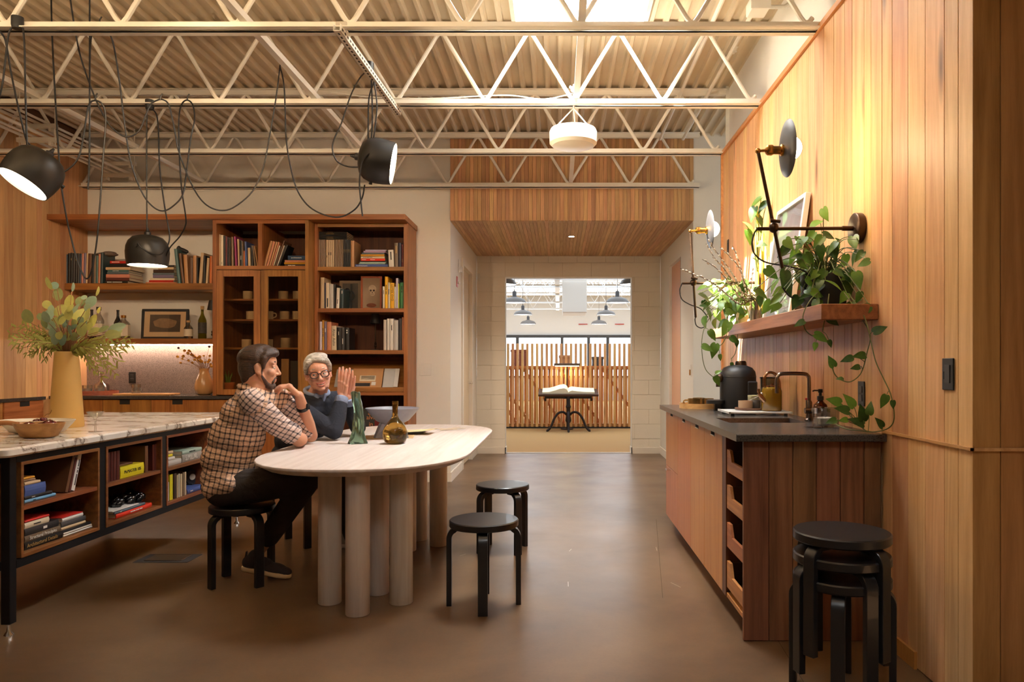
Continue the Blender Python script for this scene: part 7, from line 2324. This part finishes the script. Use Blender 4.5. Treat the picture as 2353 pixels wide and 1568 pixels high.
def cloth(name, col, rough=.9, bs=14.0, bst=.5):
    m, nt, b = _nt(name)
    L = nt.links.new
    b.inputs['Base Color'].default_value = c4(col)
    b.inputs['Roughness'].default_value = rough
    tc = _n(nt, 'ShaderNodeTexCoord')
    n2 = _n(nt, 'ShaderNodeTexNoise', i_Scale=bs, i_Detail=3.0, i_Distortion=1.0)
    L(tc.outputs['Object'], n2.inputs['Vector'])
    bp = _n(nt, 'ShaderNodeBump', i_Strength=bst, i_Distance=.02)
    L(n2.outputs['Fac'], bp.inputs['Height']); L(bp.outputs[0], b.inputs['Normal'])
    return m
plaid_body = plaid('plaid_shirt', (0, R(-12), R(8)))
plaid_arm = plaid('plaid_sleeve', (0, R(-42), R(20)), per=.028, base=rgb(222, 196, 184))
trouser1 = cloth('dark_trousers', rgb(40, 30, 24))
trouser2 = cloth('black_trousers', rgb(26, 26, 30))
navy = cloth('navy_knit', rgb(34, 37, 48), .9, 20, .35)
shirt2 = cloth('blue_shirt', rgb(136, 148, 176), .85, 20, .3)

def shoe(t, heel, toe, z_h, z_t, w, up, sole):
    """low trainer from the heel point to the toe point (x,y), sole heights at both ends"""
    h, e = Vector((heel[0], heel[1], z_h)), Vector((toe[0], toe[1], z_t))
    ax = (e - h)
    L_ = ax.length
    ax.normalize()
    sd = Vector((0, 0, 1)).cross(ax).normalized()
    u = ax.cross(sd)
    M = Matrix(((ax.x, sd.x, u.x, h.x), (ax.y, sd.y, u.y, h.y), (ax.z, sd.z, u.z, h.z), (0, 0, 0, 1)))
    out = [(0, -.2), (0, .2), (.06, .4), (.2, .42), (.42, .38), (.62, .48), (.8, .5), (.93, .36), (1, .12), (1, -.12), (.93, -.36), (.8, -.5), (.62, -.48), (.42, -.38), (.2, -.42), (.06, -.4)]
    sh = thing('x', 'x', 'x') if False else None
    F = Flesh()
    R3 = M.to_3x3().to_4x4()
    F.ell(M @ Vector((L_ * .16, 0, .045)), (.05, w * .42, .045), R3)
    F.ell(M @ Vector((L_ * .38, 0, .045)), (.07, w * .40, .045), R3)
    F.ell(M @ Vector((L_ * .65, 0, .034)), (.075, w * .46, .034), R3)
    F.ell(M @ Vector((L_ * .84, 0, .028)), (.045, w * .40, .026), R3)
    F.limb([M @ Vector((L_ * .2, 0, .05)), M @ Vector((L_ * .22, 0, .085))], [.044, .040])
    s = F.fuse('shoe', up, t, .005, 3)
    part('sole', MB().prism([(a * L_, b * w) for a, b in out], -.004, .022, M), sole, s, bevel=.006, smooth=True, angle=50)
    part('pull_tab', MB().box(-.003, .003, -.01, .01, .07, .105, M @ Matrix.Translation((L_ * .035, 0, 0))), up, s, bevel=.002)
    return s

# ------------------------------------------------ man in the plaid shirt
mx, my = PX(557, 4.20), 4.20
man = thing('person', 'man in a checked shirt with his hand at his chin seated at the oval table', 'person', (mx, my, 0))
H1 = head_frame(P(598, 846, 4.26), (1.0, .34, -.05), R(-2))
nk = V(-1.735, 4.24, 1.10)
shR, shL = V(-1.675, 4.08, 1.015), V(-1.675, 4.42, 1.03)
elR, elL = V(-1.545, 4.40, .786), V(-1.562, 4.66, .786)
wrL = P(687, 909, 4.42)
wrR = V(-1.60, 4.62, .772)
F = Flesh()
head(F, H1)
F.limb([H1 @ V(-.030, 0, -.05), H1 @ V(-.035, 0, -.10), nk, V(-1.78, 4.24, 1.04)], [.056, .055, .060, .075])
F.ell((-1.76, 4.24, .98), (.11, .15, .12)); F.ell((-1.82, 4.22, .82), (.11, .14, .16)); F.ell((-1.84, 4.2, .62), (.12, .15, .15))
F.limb([V(-1.74, 4.24, 1.02), shR], [.07, .055]); F.limb([V(-1.74, 4.24, 1.02), shL], [.07, .055])
F.limb([shR, (shR + elR) / 2 + V(0, 0, -.01), elR], [.052, .047, .042])
F.limb([elR, elR + (wrR - elR) * .4, wrR], [.043, .042, .028])
F.limb([shL, elL], [.052, .042])
F.limb([elL, elL + (wrL - elL) * .3, elL + (wrL - elL) * .75, wrL], [.042, .044, .033, .027])
hand(F, wrL, (P(654, 878, 4.33) - wrL), (-.65, -.1, -.75), (-.1, .98, -.1), [(.62, .5, .3), (.72, .55, .3), (.82, .6, .3), (.95, .65, .3)], .0195, (.7, .4, .55), .35, 1.12)
hand(F, wrR, (-.25, .95, -.02), (0, 0, -1), (-.9, -.2, .1), [(.15, .2, .1)] * 4)
hipR, hipL = V(-1.84, 4.11, .555), V(-1.84, 4.30, .555)
knR, knL = V(-1.395, 4.13, .598), V(-1.36, 4.42, .600)
anR, anL = P(598, 1262, 4.24), V(-1.20, 4.46, .10)
F.limb([hipR, knR, anR + (knR - anR) * .35, anR], [.075, .052, .045, .034])
F.limb([hipL, knL, anL], [.075, .052, .034])
body = F.fuse('body', skin1, man, .0036, 3)
eyes(man, H1, (1, -.1, 0))
lips(man, H1, 0, plain('lip_rose', rgb(176, 106, 92), .45))
# hair, beard
R3 = H1.to_3x3().to_4x4()
F = Flesh()
for c, r in (((-.025, 0, .052), (.104, .083, .082)), ((-.058, 0, .005), (.064, .077, .088)), ((-.068, 0, -.055), (.036, .056, .045)), ((.035, 0, .098), (.062, .062, .030)), ((.065, -.01, .085), (.034, .052, .022)), ((.0, .01, .115), (.06, .06, .026))):
    F.ell(H1 @ V(*c), r, R3)
for s in (-1, 1):
    F.limb([H1 @ V(.020, s * .072, .055), H1 @ V(.020, s * .070, .0)], [.020, .010])
    F.limb([H1 @ V(.085, s * .03, .09), H1 @ V(.03, s * .066, .075)], [.014, .020])
F.fuse('hair', hair1, man, .005, 2)
F = Flesh()
for s in (-1, 1):
    F.limb([H1 @ V(.012, s * .066, .0), H1 @ V(.012, s * .0655, -.045), H1 @ V(.040, s * .046, -.090), H1 @ V(.062, s * .026, -.106)], [.005, .0085, .013, .014])
    F.limb([H1 @ V(.092, s * .006, -.050), H1 @ V(.083, s * .024, -.058), H1 @ V(.074, s * .031, -.080)], [.0045, .0050, .008])
    F.limb([H1 @ V(.040, s * .030, -.100), H1 @ V(.064, s * .014, -.110)], [.016, .014])
F.ell(H1 @ V(.070, 0, -.101), (.020, .027, .022), R3)
F.fuse('beard', beard1, man, .0045, 2)
F = Flesh()
for s in (-1, 1):
    F.limb([H1 @ V(.082, s * .014, .035), H1 @ V(.079, s * .032, .039), H1 @ V(.066, s * .050, .032)], [.0036, .0042, .003])
F.fuse('eyebrows', hair1, man, .0025, 1)
# shirt
F = Flesh()
F.ell((-1.855, 4.205, .60), (.165, .190, .12)); F.ell((-1.862, 4.21, .70), (.160, .185, .13)); F.ell((-1.835, 4.22, .82), (.150, .185, .14))
F.ell((-1.785, 4.235, .94), (.138, .185, .13)); F.ell((-1.745, 4.245, 1.025), (.105, .165, .085))
F.limb([V(-1.75, 4.24, 1.03), shR], [.085, .072]); F.limb([V(-1.75, 4.24, 1.03), shL], [.085, .072])
F.limb([V(-1.77, 4.24, 1.05), nk + V(-.03, 0, -.025)], [.085, .072])
F.limb([V(-1.96, 4.16, .56), V(-1.90, 4.06, .545), V(-1.80, 4.04, .575)], [.05, .055, .05])
F.fuse('shirt', plaid_body, man, .007, 3)
F = Flesh()
for k in range(14):      # collar
    a0, a1 = 2 * PI * k / 14, 2 * PI * (k + 1) / 14
    q = [nk + V(-.014, 0, -.008) + V(.078 * math.cos(a), .076 * math.sin(a), -.30 * .078 * math.cos(a)) for a in (a0, a1)]
    F.limb(q, [.014, .014])
F.fuse('collar', plaid_body, man, .005, 2)
F = Flesh()
ce = elR + (shR - elR) * .22
F.limb([shR + (shR - elR) * .08, shR, (shR + elR) / 2 + V(-.005, 0, -.012), ce], [.070, .070, .066, .060], flat=False)
F.fuse('sleeve', plaid_arm, man, .006, 3)
d = (elR - shR).normalized()
part('cuff', MB().tube([ce - d * .012, ce - d * .006, ce + d * .026, ce + d * .032], [.056, .064, .063, .054], 24), plaid_arm, man, smooth=True, angle=50)
F = Flesh()
ce = elL + (shL - elL) * .16
F.limb([shL, (shL + elL) / 2, ce], [.070, .064, .058])
F.fuse('sleeve', plaid_arm, man, .006, 3)
# trousers
F = Flesh()
F.ell((-1.865, 4.205, .555), (.150, .185, .112))
F.limb([hipR + V(-.02, 0, -.01), (hipR + knR) / 2 + V(0, 0, -.01), knR], [.105, .092, .072])
F.limb([hipL + V(-.02, 0, -.01), (hipL + knL) / 2 + V(0, 0, -.01), knL], [.105, .092, .072])
hR = anR + (knR - anR) * .18
F.limb([knR, knR + (hR - knR) * .5, hR], [.072, .066, .060])
hL = anL + (knL - anL) * .1
F.limb([knL, hL], [.072, .056])
F.fuse('trousers', trouser1, man, .007, 3)
# watch
wc = elL + (wrL - elL) * .72
wd_ = (wrL - elL).normalized()
part('watch_strap', MB().tube([wc - wd_ * .012, wc - wd_ * .010, wc + wd_ * .010, wc + wd_ * .012], [.034, .0385, .0375, .033], 28), black_plastic, man, smooth=True, angle=40)
pf = wc + V(.036, -.008, .004)
part('watch_face', MB().box(-.006, .006, -.017, .017, -.018, .018, Matrix.Translation(pf) @ Matrix.Rotation(R(-12), 4, 'Z')), plain('watch_glass', (.02, .02, .022), .1, metal=.3), man, bevel=.004)
rp = wrL + (P(656, 872, 4.46) - wrL).normalized() * .10
up1 = cloth('shoe_brown', rgb(50, 36, 30), .8, 40, .3)
sole1 = plain('sole_tan', rgb(214, 176, 124), .7)
shoe(man, (PX(556, 4.25), 4.245), (PX(668, 4.25), 4.255), .060, .007, .095, up1, sole1)
shoe(man, (-1.26, 4.44), (-.99, 4.48), .006, .006, .095, up1, sole1)

# ------------------------------------------------ man in the navy sweater
man2 = thing('person', 'smiling grey haired man with glasses in a navy sweater, palms together, elbows on the table', 'person', (-1.80, 5.10, 0))
H2 = head_frame(P(731, 858, 4.97), (.40, -.91, -.10), R(9))
nk2 = V(-1.655, 5.06, 1.03)
sR, sL = P(672, 934, 4.92), V(-1.50, 5.26, .985)
eR, eL = V(-1.475, 4.86, .790), V(-1.40, 5.16, .790)
wR, wL = P(786, 912, 4.97), P(801, 914, 5.03)
F = Flesh()
head(F, H2, 1.0)
F.limb([H2 @ V(-.025, 0, -.05), H2 @ V(-.03, 0, -.10), nk2, V(-1.69, 5.08, .97)], [.058, .057, .062, .075])
F.ell((-1.70, 5.08, .90), (.12, .15, .13)); F.ell((-1.77, 5.09, .74), (.12, .15, .16)); F.ell((-1.80, 5.10, .60), (.13, .16, .14))
F.limb([V(-1.66, 5.07, .97), sR], [.07, .055]); F.limb([V(-1.66, 5.07, .97), sL], [.07, .055])
F.limb([sR, eR], [.052, .042]); F.limb([sL, eL], [.052, .042])
F.limb([eR, eR + (wR - eR) * .35, wR], [.043, .044, .028]); F.limb([eL, eL + (wL - eL) * .35, wL], [.043, .044, .028])
hd = P(790, 855, 4.985) - P(790, 910, 4.985)
side = V(.25, .95, 0).normalized()
hand(F, wR, (hd.x + .012, hd.y, hd.z), side, (-.85, .25, .35), [(-.02, .06, .05), (.0, .05, .05), (.02, .06, .05), (.04, .07, .05)], .0192, (.85, .25, .25), .3, 1.08)
hand(F, wL, (hd.x + .016, hd.y, hd.z), -side, (-.85, .25, .35), [(-.02, .06, .05), (.0, .05, .05), (.02, .06, .05), (.04, .07, .05)], .0192, (.85, .25, .25), .3, 1.08)
kR2, kL2 = V(-1.36, 4.98, .60), V(-1.34, 5.26, .60)
aR2, aL2 = V(-1.42, 4.99, .11), V(-1.22, 5.30, .11)
F.limb([V(-1.80, 5.02, .56), kR2, aR2], [.075, .052, .034]); F.limb([V(-1.80, 5.19, .56), kL2, aL2], [.075, .052, .034])
F.fuse('body', skin2, man2, .0036, 3)
eyes(man2, H2, (1, -.35, -.05))
lips(man2, H2, 1, plain('lip_rose2', rgb(192, 114, 100), .45))
R3 = H2.to_3x3().to_4x4()
F = Flesh()
for c, r in (((-.030, 0, .055), (.098, .086, .084)), ((-.058, 0, .000), (.062, .080, .086)), ((-.065, 0, -.05), (.036, .058, .045)), ((.020, .012, .108), (.062, .064, .034)), ((.050, .020, .100), (.030, .045, .026)), ((.040, -.045, .090), (.035, .026, .022))):
    F.ell(H2 @ V(*c), r, R3)
for s in (-1, 1):
    F.limb([H2 @ V(.055, s * .058, .085), H2 @ V(.030, s * .074, .050), H2 @ V(.016, s * .078, .012)], [.020, .019, .012])
F.limb([H2 @ V(.062, -.02, .102), H2 @ V(.072, .02, .096), H2 @ V(.055, .055, .082)], [.017, .018, .016])
F.fuse('hair', hair2, man2, .005, 2)
F = Flesh()
for s in (-1, 1):
    F.limb([H2 @ V(.082, s * .014, .036), H2 @ V(.079, s * .032, .040), H2 @ V(.066, s * .050, .033)], [.0034, .0040, .003])
F.fuse('eyebrows', hair2, man2, .0025, 1)
# teeth of the smile and lips
part('teeth', MB().ball(H2 @ V(.0835, 0, -.0672), (.0075, .021, .0058), 16, 10, R3), plain('teeth_white', rgb(232, 224, 212), .3), man2, smooth=True)
# spectacles
tort = plain('tortoise_frame', rgb(44, 24, 20), .25)
g_ = None
for s in (-1, 1):
    pts = []
    for k in range(24):
        a = 2 * PI * k / 24
        cx, cz = math.cos(a), math.sin(a)
        pts.append(H2 @ V(.101 - .012 * abs(s * .033 + cx * .024) / .06, s * .034 + math.copysign(abs(cx) ** .85, cx) * .0255, .001 + math.copysign(abs(cz) ** .85, cz) * .0205))
    g_ = part('spectacle_rim', MB().tube(pts, .0032, 8, closed=True), tort, man2, smooth=True)
    part('lens', MB().add([p for p in pts], [list(range(24))]), pane('spectacle_lens', gloss=.10), g_)
    part('temple_arm', MB().tube([H2 @ V(.092, s * .060, .010), H2 @ V(.080, s * .076, .010), H2 @ V(.0, s * .083, .012), H2 @ V(-.02, s * .082, -.002)], .0026, 6), tort, g_)
part('spectacle_bridge', MB().tube([H2 @ V(.101, -.010, .006), H2 @ V(.107, 0, .010), H2 @ V(.101, .010, .006)], .0032, 8), tort, man2, smooth=True)
# sweater, shirt collar, cuffs
F = Flesh()
F.ell((-1.815, 5.10, .60), (.165, .185, .13)); F.ell((-1.79, 5.10, .72), (.160, .185, .13)); F.ell((-1.745, 5.09, .83), (.155, .185, .13))
F.ell((-1.70, 5.08, .92), (.140, .180, .11)); F.ell((-1.675, 5.075, .975), (.11, .165, .065))
F.limb([V(-1.67, 5.07, .965), sR], [.080, .070]); F.limb([V(-1.67, 5.07, .965), sL], [.080, .070])
cR, cL = eR + (wR - eR) * .80, eL + (wL - eL) * .72
F.limb([sR, (sR + eR) / 2, eR + V(0, 0, .006)], [.070, .065, .055]); F.limb([sL, eL + V(0, 0, .006)], [.070, .055])
F.limb([eR + V(0, 0, .006), eR + (wR - eR) * .45, cR], [.055, .056, .046]); F.limb([eL + V(0, 0, .006), eL + (wL - eL) * .45, cL], [.055, .056, .046])
F.fuse('sweater', navy, man2, .007, 3)
F = Flesh()
fw = V(.55, -.80, 0).normalized()
sd = V(0, 0, 1).cross(fw)
for k in range(16):
    a0, a1 = 2 * PI * k / 16, 2 * PI * (k + 1) / 16
    q = []
    for a in (a0, a1):
        q.append(nk2 + V(.0, 0, .022) + fw * (.080 * math.cos(a)) + sd * (.078 * math.sin(a)) + V(0, 0, -.36 * .08 * math.cos(a)))
    F.limb(q, [.013, .013])
tip = nk2 + fw * .088 + V(0, 0, -.03)
F.limb([tip + sd * .030 + V(0, 0, .03), tip + sd * .012 + V(0, 0, -.028)], [.014, .008]); F.limb([tip - sd * .030 + V(0, 0, .03), tip - sd * .012 + V(0, 0, -.028)], [.014, .008])
F.fuse('shirt_collar', shirt2, man2, .005, 2)
for e_, w_ in ((eR, wR), (eL, wL)):
    d = (w_ - e_).normalized()
    c = w_ - d * .052
    part('shirt_cuff', MB().tube([c, c + d * .004, c + d * .045, c + d * .050], [.042, .046, .043, .036], 24), shirt2, man2, smooth=True, angle=50)
F = Flesh()
F.ell((-1.82, 5.10, .55), (.150, .185, .108))
F.limb([V(-1.81, 5.01, .55), kR2], [.100, .072]); F.limb([V(-1.81, 5.19, .55), kL2], [.100, .072])
F.limb([kR2, aR2 + (kR2 - aR2) * .08], [.072, .056]); F.limb([kL2, aL2 + (kL2 - aL2) * .08], [.072, .056])
F.fuse('trousers', trouser2, man2, .008, 3)
up2 = plain('shoe_pale', rgb(170, 164, 160), .7)
sole2 = plain('sole_white', rgb(224, 220, 214), .6)
shoe(man2, (-1.48, 4.99), (-1.20, 5.01), .006, .006, .095, up2, sole2)
shoe(man2, (-1.28, 5.29), (-1.0, 5.31), .006, .006, .095, up2, sole2)
# ================================================================== FAR STUDIO BEYOND THE OPENING
YW = 26.0
stw = plain('studio_white', rgb(224, 226, 228), .8)
mb = MB().box(-7.0, 7.0, YW, YW + .2, 2.30, ZD + .04).box(-7.0, 7.0, YW, YW + .2, 0, .80)
struct('wall_studio', mb, stw)
struct('wall_studio_left', MB().box(-7.2, -7.0, YE + .12, YW + .2, 0, ZD + .04), stw)
struct('wall_studio_right', MB().box(7.0, 7.2, YE + .12, YW + .2, 0, ZD + .04), stw)
struct('wall_studio_near', MB().box(-7.0, PLX - .12, YE + .24, YE + .34, 0, ZD + .04).box(PRX + .12, 7.0, YE + .24, YE + .34, 0, ZD + .04).box(PLX - .12, PRX + .12, YE + .24, YE + .34, 2.78, ZD + .04), stw)
mb = MB()
deck(mb, -7.0, 7.0, YE + .34, YW)
struct('ceiling_studio', mb, plain('studio_deck_white', rgb(226, 224, 220), .7))
win = struct('window_3', MB().box(-7.0, 7.0, YW - .05, YW + .06, 2.20, 2.30).box(-7.0, 7.0, YW - .05, YW + .06, .80, .86), plain('window_frame_dark', rgb(70, 72, 76), .5))
for px in (1100, 1189, 1291.5, 1352.5, 1396.5, 1452):
    x = PX(px, YW)
    part('mullion', MB().box(x - .05, x + .05, YW - .05, YW + .06, .86, 2.20), MATS['window_frame_dark'], win)
for a, b in ((-7, -2.8), (-2.8, -1.43), (-1.43, .13), (.13, 1.06), (1.06, 1.74), (1.74, 2.6), (2.6, 7)):
    part('pane', MB().box(a + .05, b - .05, YW + .0, YW + .008, .86, 2.20), pane('window_glass', gloss=.04), win)
for k, y in enumerate((12.0, 14.0, 16.0, 17.6, 19.6, 22.0, 24.4)):
    t = thing('studio_joist', 'white studio roof joist, %s from the passage opening' % ORD[k], 'roof joist', (0, y, ZC), 0, 'studio joists')
    part('bottom_chord', MB().box(-6.9, 6.9, y - .035, y + .035, ZC, ZC + .036), stw, t)
    part('top_chord', MB().box(-6.9, 6.9, y - .035, y + .035, ZD - .05, ZD - .004), stw, t)
    pts = []
    x = -4.0
    while x < 4.4:
        pts += [(x, y, ZC + .03), (x + JP / 2, y, ZD - .03)]
        x += JP
    part('web', MB().tube(pts, .014, 6), stw, t)
# the hanging plenum box and a bridging bar
x0, x1 = PX(1292.5, 16.3), PX(1348.5, 16.3)
solo('plenum_box', MB().box(x0, x1, 16.3, 17.4, 2.40, ZD - .004), plain('plenum_white', rgb(214, 208, 198), .7), 'white box plenum hanging from the far studio roof', 'duct', bevel=.01)
solo('bridging_bar', MB().box(-.08, .03, 11.5, 25.8, ZC + .04, ZC + .075), stw, 'white bridging bar crossing the far studio joists', 'roof brace')
for a, b in ((1329.5, 1350), (1413, 1434)):
    solo('red_strip', MB().box(PX(a, YW - .02), PX(b, YW - .02), YW - .03, YW - .002, PZ(746.2, YW), PZ(744.6, YW)), MATS['alarm_red'], 'thin red strip on the studio wall, %s the plenum box' % ('closest to' if a < 1400 else 'farther from'), 'strip', 'red strips on the studio wall')
# dome pendants
sh_m = plain('pendant_grey', rgb(96, 90, 86), .45)
glow = plain('pendant_glow', (1, 1, 1), .5, emit=(1.0, .93, .82), estr=6.0)
dome = MB().lathe([(.235, 0), (.228, .02), (.20, .07), (.15, .10), (.075, .115), (.07, .125)], 32, cap0=False).mesh('shade', smooth=True, angle=60); dome.materials.append(sh_m)
disc = MB().lathe([(.0, .010), (.226, .010), (.226, .016), (0, .016)], 32, cap0=False, cap1=False).mesh('diffuser'); disc.materials.append(glow)
neck = MB().lathe([(.045, .12), (.04, .13), (.04, .22), (.03, .235), (.008, .24), (.008, .27)], 20).mesh('socket_cap', smooth=True, angle=40); neck.materials.append(plain('pendant_neck', rgb(58, 54, 54), .5))
cordme = MB().tube([(0, 0, .26), (0, 0, ZD - 2.405)], .004, 6).mesh('cord'); cordme.materials.append(black_matte)
k = 0
for D, zz in ((11.4, 2.47), (14.7, 2.47), (18.2, 2.47), (21.4, 2.42)):
    for x, side in ((-.875, 'left'), (1.175, 'right')):
        t = thing('dome_pendant', 'grey dome pendant on the %s side over the %s' % ('plenum' if x > 0 else 'bridging bar', {11.4: 'open doorway', 14.7: 'open book', 18.2: 'desks behind the screen', 21.4: 'window end'}[D]), 'pendant lamp', (x, D, zz), 0, 'studio dome pendants')
        inst('shade', dome, t); inst('diffuser', disc, t); inst('socket_cap', neck, t)
        o = inst('cord', cordme, t)
        o.scale = (1, 1, (ZD - zz - .0) / (ZD - 2.405))
# batten screen
SY = 14.4
t = thing('slatted_screen', 'tall fir batten screen standing behind the open book', 'screen', (.15, SY, 0))
bm_ = MB().box(-.024, .024, 0, .045, .03, 1.655).mesh('batten', bevel=.003); bm_.materials.append(fir_z)
bm2 = MB().box(-.02, .02, .16, .19, .03, 1.20).mesh('back_batten', bevel=.003); bm2.materials.append(fir_z)
px = 1156.0
i = 0
while px < 1472:
    x = PX(px, SY)
    inst('batten', bm_, t, (x - .15, 0, 0))
    if i % 1 == 0:
        inst('back_batten', bm2, t, (x - .15 + .048, 0, 0))
    px += 11.15
    i += 1
for x in (-1.16, -1.255, -1.35, 1.55, 1.645):
    inst('batten', bm_, t, (x - .15, 0, 0))
for z in (.06, 1.19):
    part('rail', MB().box(-1.4, 1.75, SY + .06, SY + .15, z - .03, z + .03), fir_x, t)
for xa, za, xb, zb_ in ((-1.35, 1.18, -.55, .10), (-.70, 1.18, .10, .06), (.0, 1.18, .85, .06), (.85, 1.18, 1.65, .06), (-1.25, .75, -.80, .06)):
    L_ = math.hypot(xb - xa, zb_ - za)
    M = Matrix.Translation((xa, SY + .075, za)) @ Matrix.Rotation(-math.atan2(zb_ - za, xb - xa), 4, 'Y')
    part('diagonal_brace', MB().box(0, L_, 0, .04, -.025, .025, M), fir_x, t)
part('plinth', MB().box(-1.4, 1.75, SY + .01, SY + .17, 0, .028), black_matte, t)
# things on the desk behind it
t = thing('studio_desk', 'long desk behind the batten screen', 'desk', (.2, 15.9, 0))
part('desk_top', MB().box(-2.0, 2.6, 15.4, 16.4, 1.14, 1.18), walnut, t)
for x in (-1.95, 2.55):
    part('leg', MB().box(x - .04, x + .04, 15.4, 16.4, 0, 1.14), walnut, t)
for x0, x1, z1, m, l in ((-1.0, -.66, 1.62, 'brick_red', 'reddish brown crate on the desk behind the screen'), (.02, .25, 1.50, 'box_tan', 'tan carton on the desk behind the screen'), (.72, .95, 1.47, 'box_dark', 'dark carton on the desk behind the screen'), (1.55, 1.75, 1.55, 'terracotta', 'terracotta coloured box at the end of the screened desk')):
    mm = plain(m, {'brick_red': rgb(122, 62, 42), 'box_tan': rgb(170, 120, 84), 'box_dark': rgb(70, 62, 58), 'terracotta': rgb(190, 110, 74)}[m], .7)
    solo('storage_box', MB().box(x0, x1, 15.6, 15.95, 1.181, z1 - .06).box(x0 - .01, x1 + .01, 15.59, 15.96, z1 - .11, z1 - .056), mm, l, 'box', 'boxes on the studio desk', bevel=.006)
# cast iron book stand with the open book and its lamp
D = 13.75
iron = plain('cast_iron', rgb(46, 36, 34), .45, metal=.5)
bx, bz = PX(1306, D), PZ(908, D)
t = thing('book_stand', 'cast iron tripod stand with a dark wooden tilted top', 'stand', (bx, D, 0))
part('column', MB().lathe([(.035, .16), (.055, .2), (.04, .3), (.035, .42), (.05, .46), (.035, .5), (.03, bz - .02)], 20, Matrix.Translation((bx, D, 0))), iron, t, smooth=True)
for a in (R(200), R(340), R(270)):
    pts = [(0.02, .30), (.10, .36), (.20, .34), (.28, .24), (.34, .10), (.40, .03), (.43, .028)]
    part('foot', MB().tube(smooth_path([(bx + r * math.cos(a), D + r * math.sin(a) * .7, z) for r, z in pts], 4), .022, 8), iron, t, smooth=True)
tilt = Matrix.Translation((bx, D, bz)) @ Matrix.Rotation(R(9), 4, 'X')
part('top_board', MB().box(-.56, .56, -.05, .50, -.02, .02, tilt), walnut, t, bevel=.004)
part('under_frame', MB().box(-.44, .44, .0, .40, -.07, -.02, tilt).box(-.45, -.41, .02, .06, -.12, -.07, tilt).box(.41, .45, .02, .06, -.12, -.07, tilt), iron, t)
part('adjusting_knob', MB().tube([(bx - .09, D, .62), (bx + .09, D, .62)], .014), iron, t)
paper = plain('book_paper', rgb(246, 238, 214), .8)
t = thing('open_book', 'large open book with cream pages on the iron stand', 'book', tilt @ Vector((0, .2, .02)))
def page(s):
    prof = [(0.0, .03), (.03, .085), (.08, .105), (.16, .095), (.26, .06), (.36, .035), (.485, .03)] if s < 0 else [(0, .03), (.03, .05), (.07, .062), (.16, .05), (.30, .036), (.49, .032)]
    n = len(prof)
    vs = []
    for y in (0.0, .42):
        for x, z in prof:
            vs.append(tilt @ Vector((s * x, y, .021 + z)))
        for x, z in prof:
            vs.append(tilt @ Vector((s * x, y, .021)))
    fs = []
    for i in range(n - 1):
        fs += [(i, i + 1, 2 * n + i + 1, 2 * n + i), (i, n + i, n + i + 1, i + 1), (2 * n + i, 2 * n + i + 1, 3 * n + i + 1, 3 * n + i), (n + i, 3 * n + i, 3 * n + i + 1, n + i + 1)]
    fs += [(0, 2 * n, 3 * n, n), (n - 1, 2 * n - 1, 4 * n - 1, 3 * n - 1)]
    return MB().add(vs, fs)
part('page_block', page(-1), paper, t, smooth=True, angle=50)
part('page_block', page(1), paper, t, smooth=True, angle=50)
ink = plain('faint_ink', rgb(150, 140, 120), .8)
part('caption', MB().box(-.33, -.26, .2, .203, .083, .0835, tilt), ink, t)
part('caption', MB().box(.16, .23, .2, .203, .073, .0735, tilt), ink, t)
lx, ly = PX(1303, 14.2), 14.2
t = thing('bridge_lamp', 'slim brown lamp with a wide bar shade behind the open book', 'lamp', (lx, ly, 0))
part('stem', MB().box(lx - .012, lx + .012, ly - .012, ly + .012, 0.02, PZ(838, ly)), iron, t)
part('base_plate', MB().lathe([(.12, 0), (.12, .02)], 24, Matrix.Translation((lx, ly, 0))), iron, t)
zz = PZ(840, ly)
part('shade_bar', MB().box(lx - .25, lx + .25, ly - .05, ly + .05, zz - .01, zz + .04), plain('shade_brown', rgb(96, 74, 62), .5), t, bevel=.004)
part('tube_light', MB().box(lx - .23, lx + .23, ly - .03, ly + .03, zz - .018, zz - .0105), plain('tube_glow', (1, 1, 1), .5, emit=(1.0, .78, .35), estr=30), t)
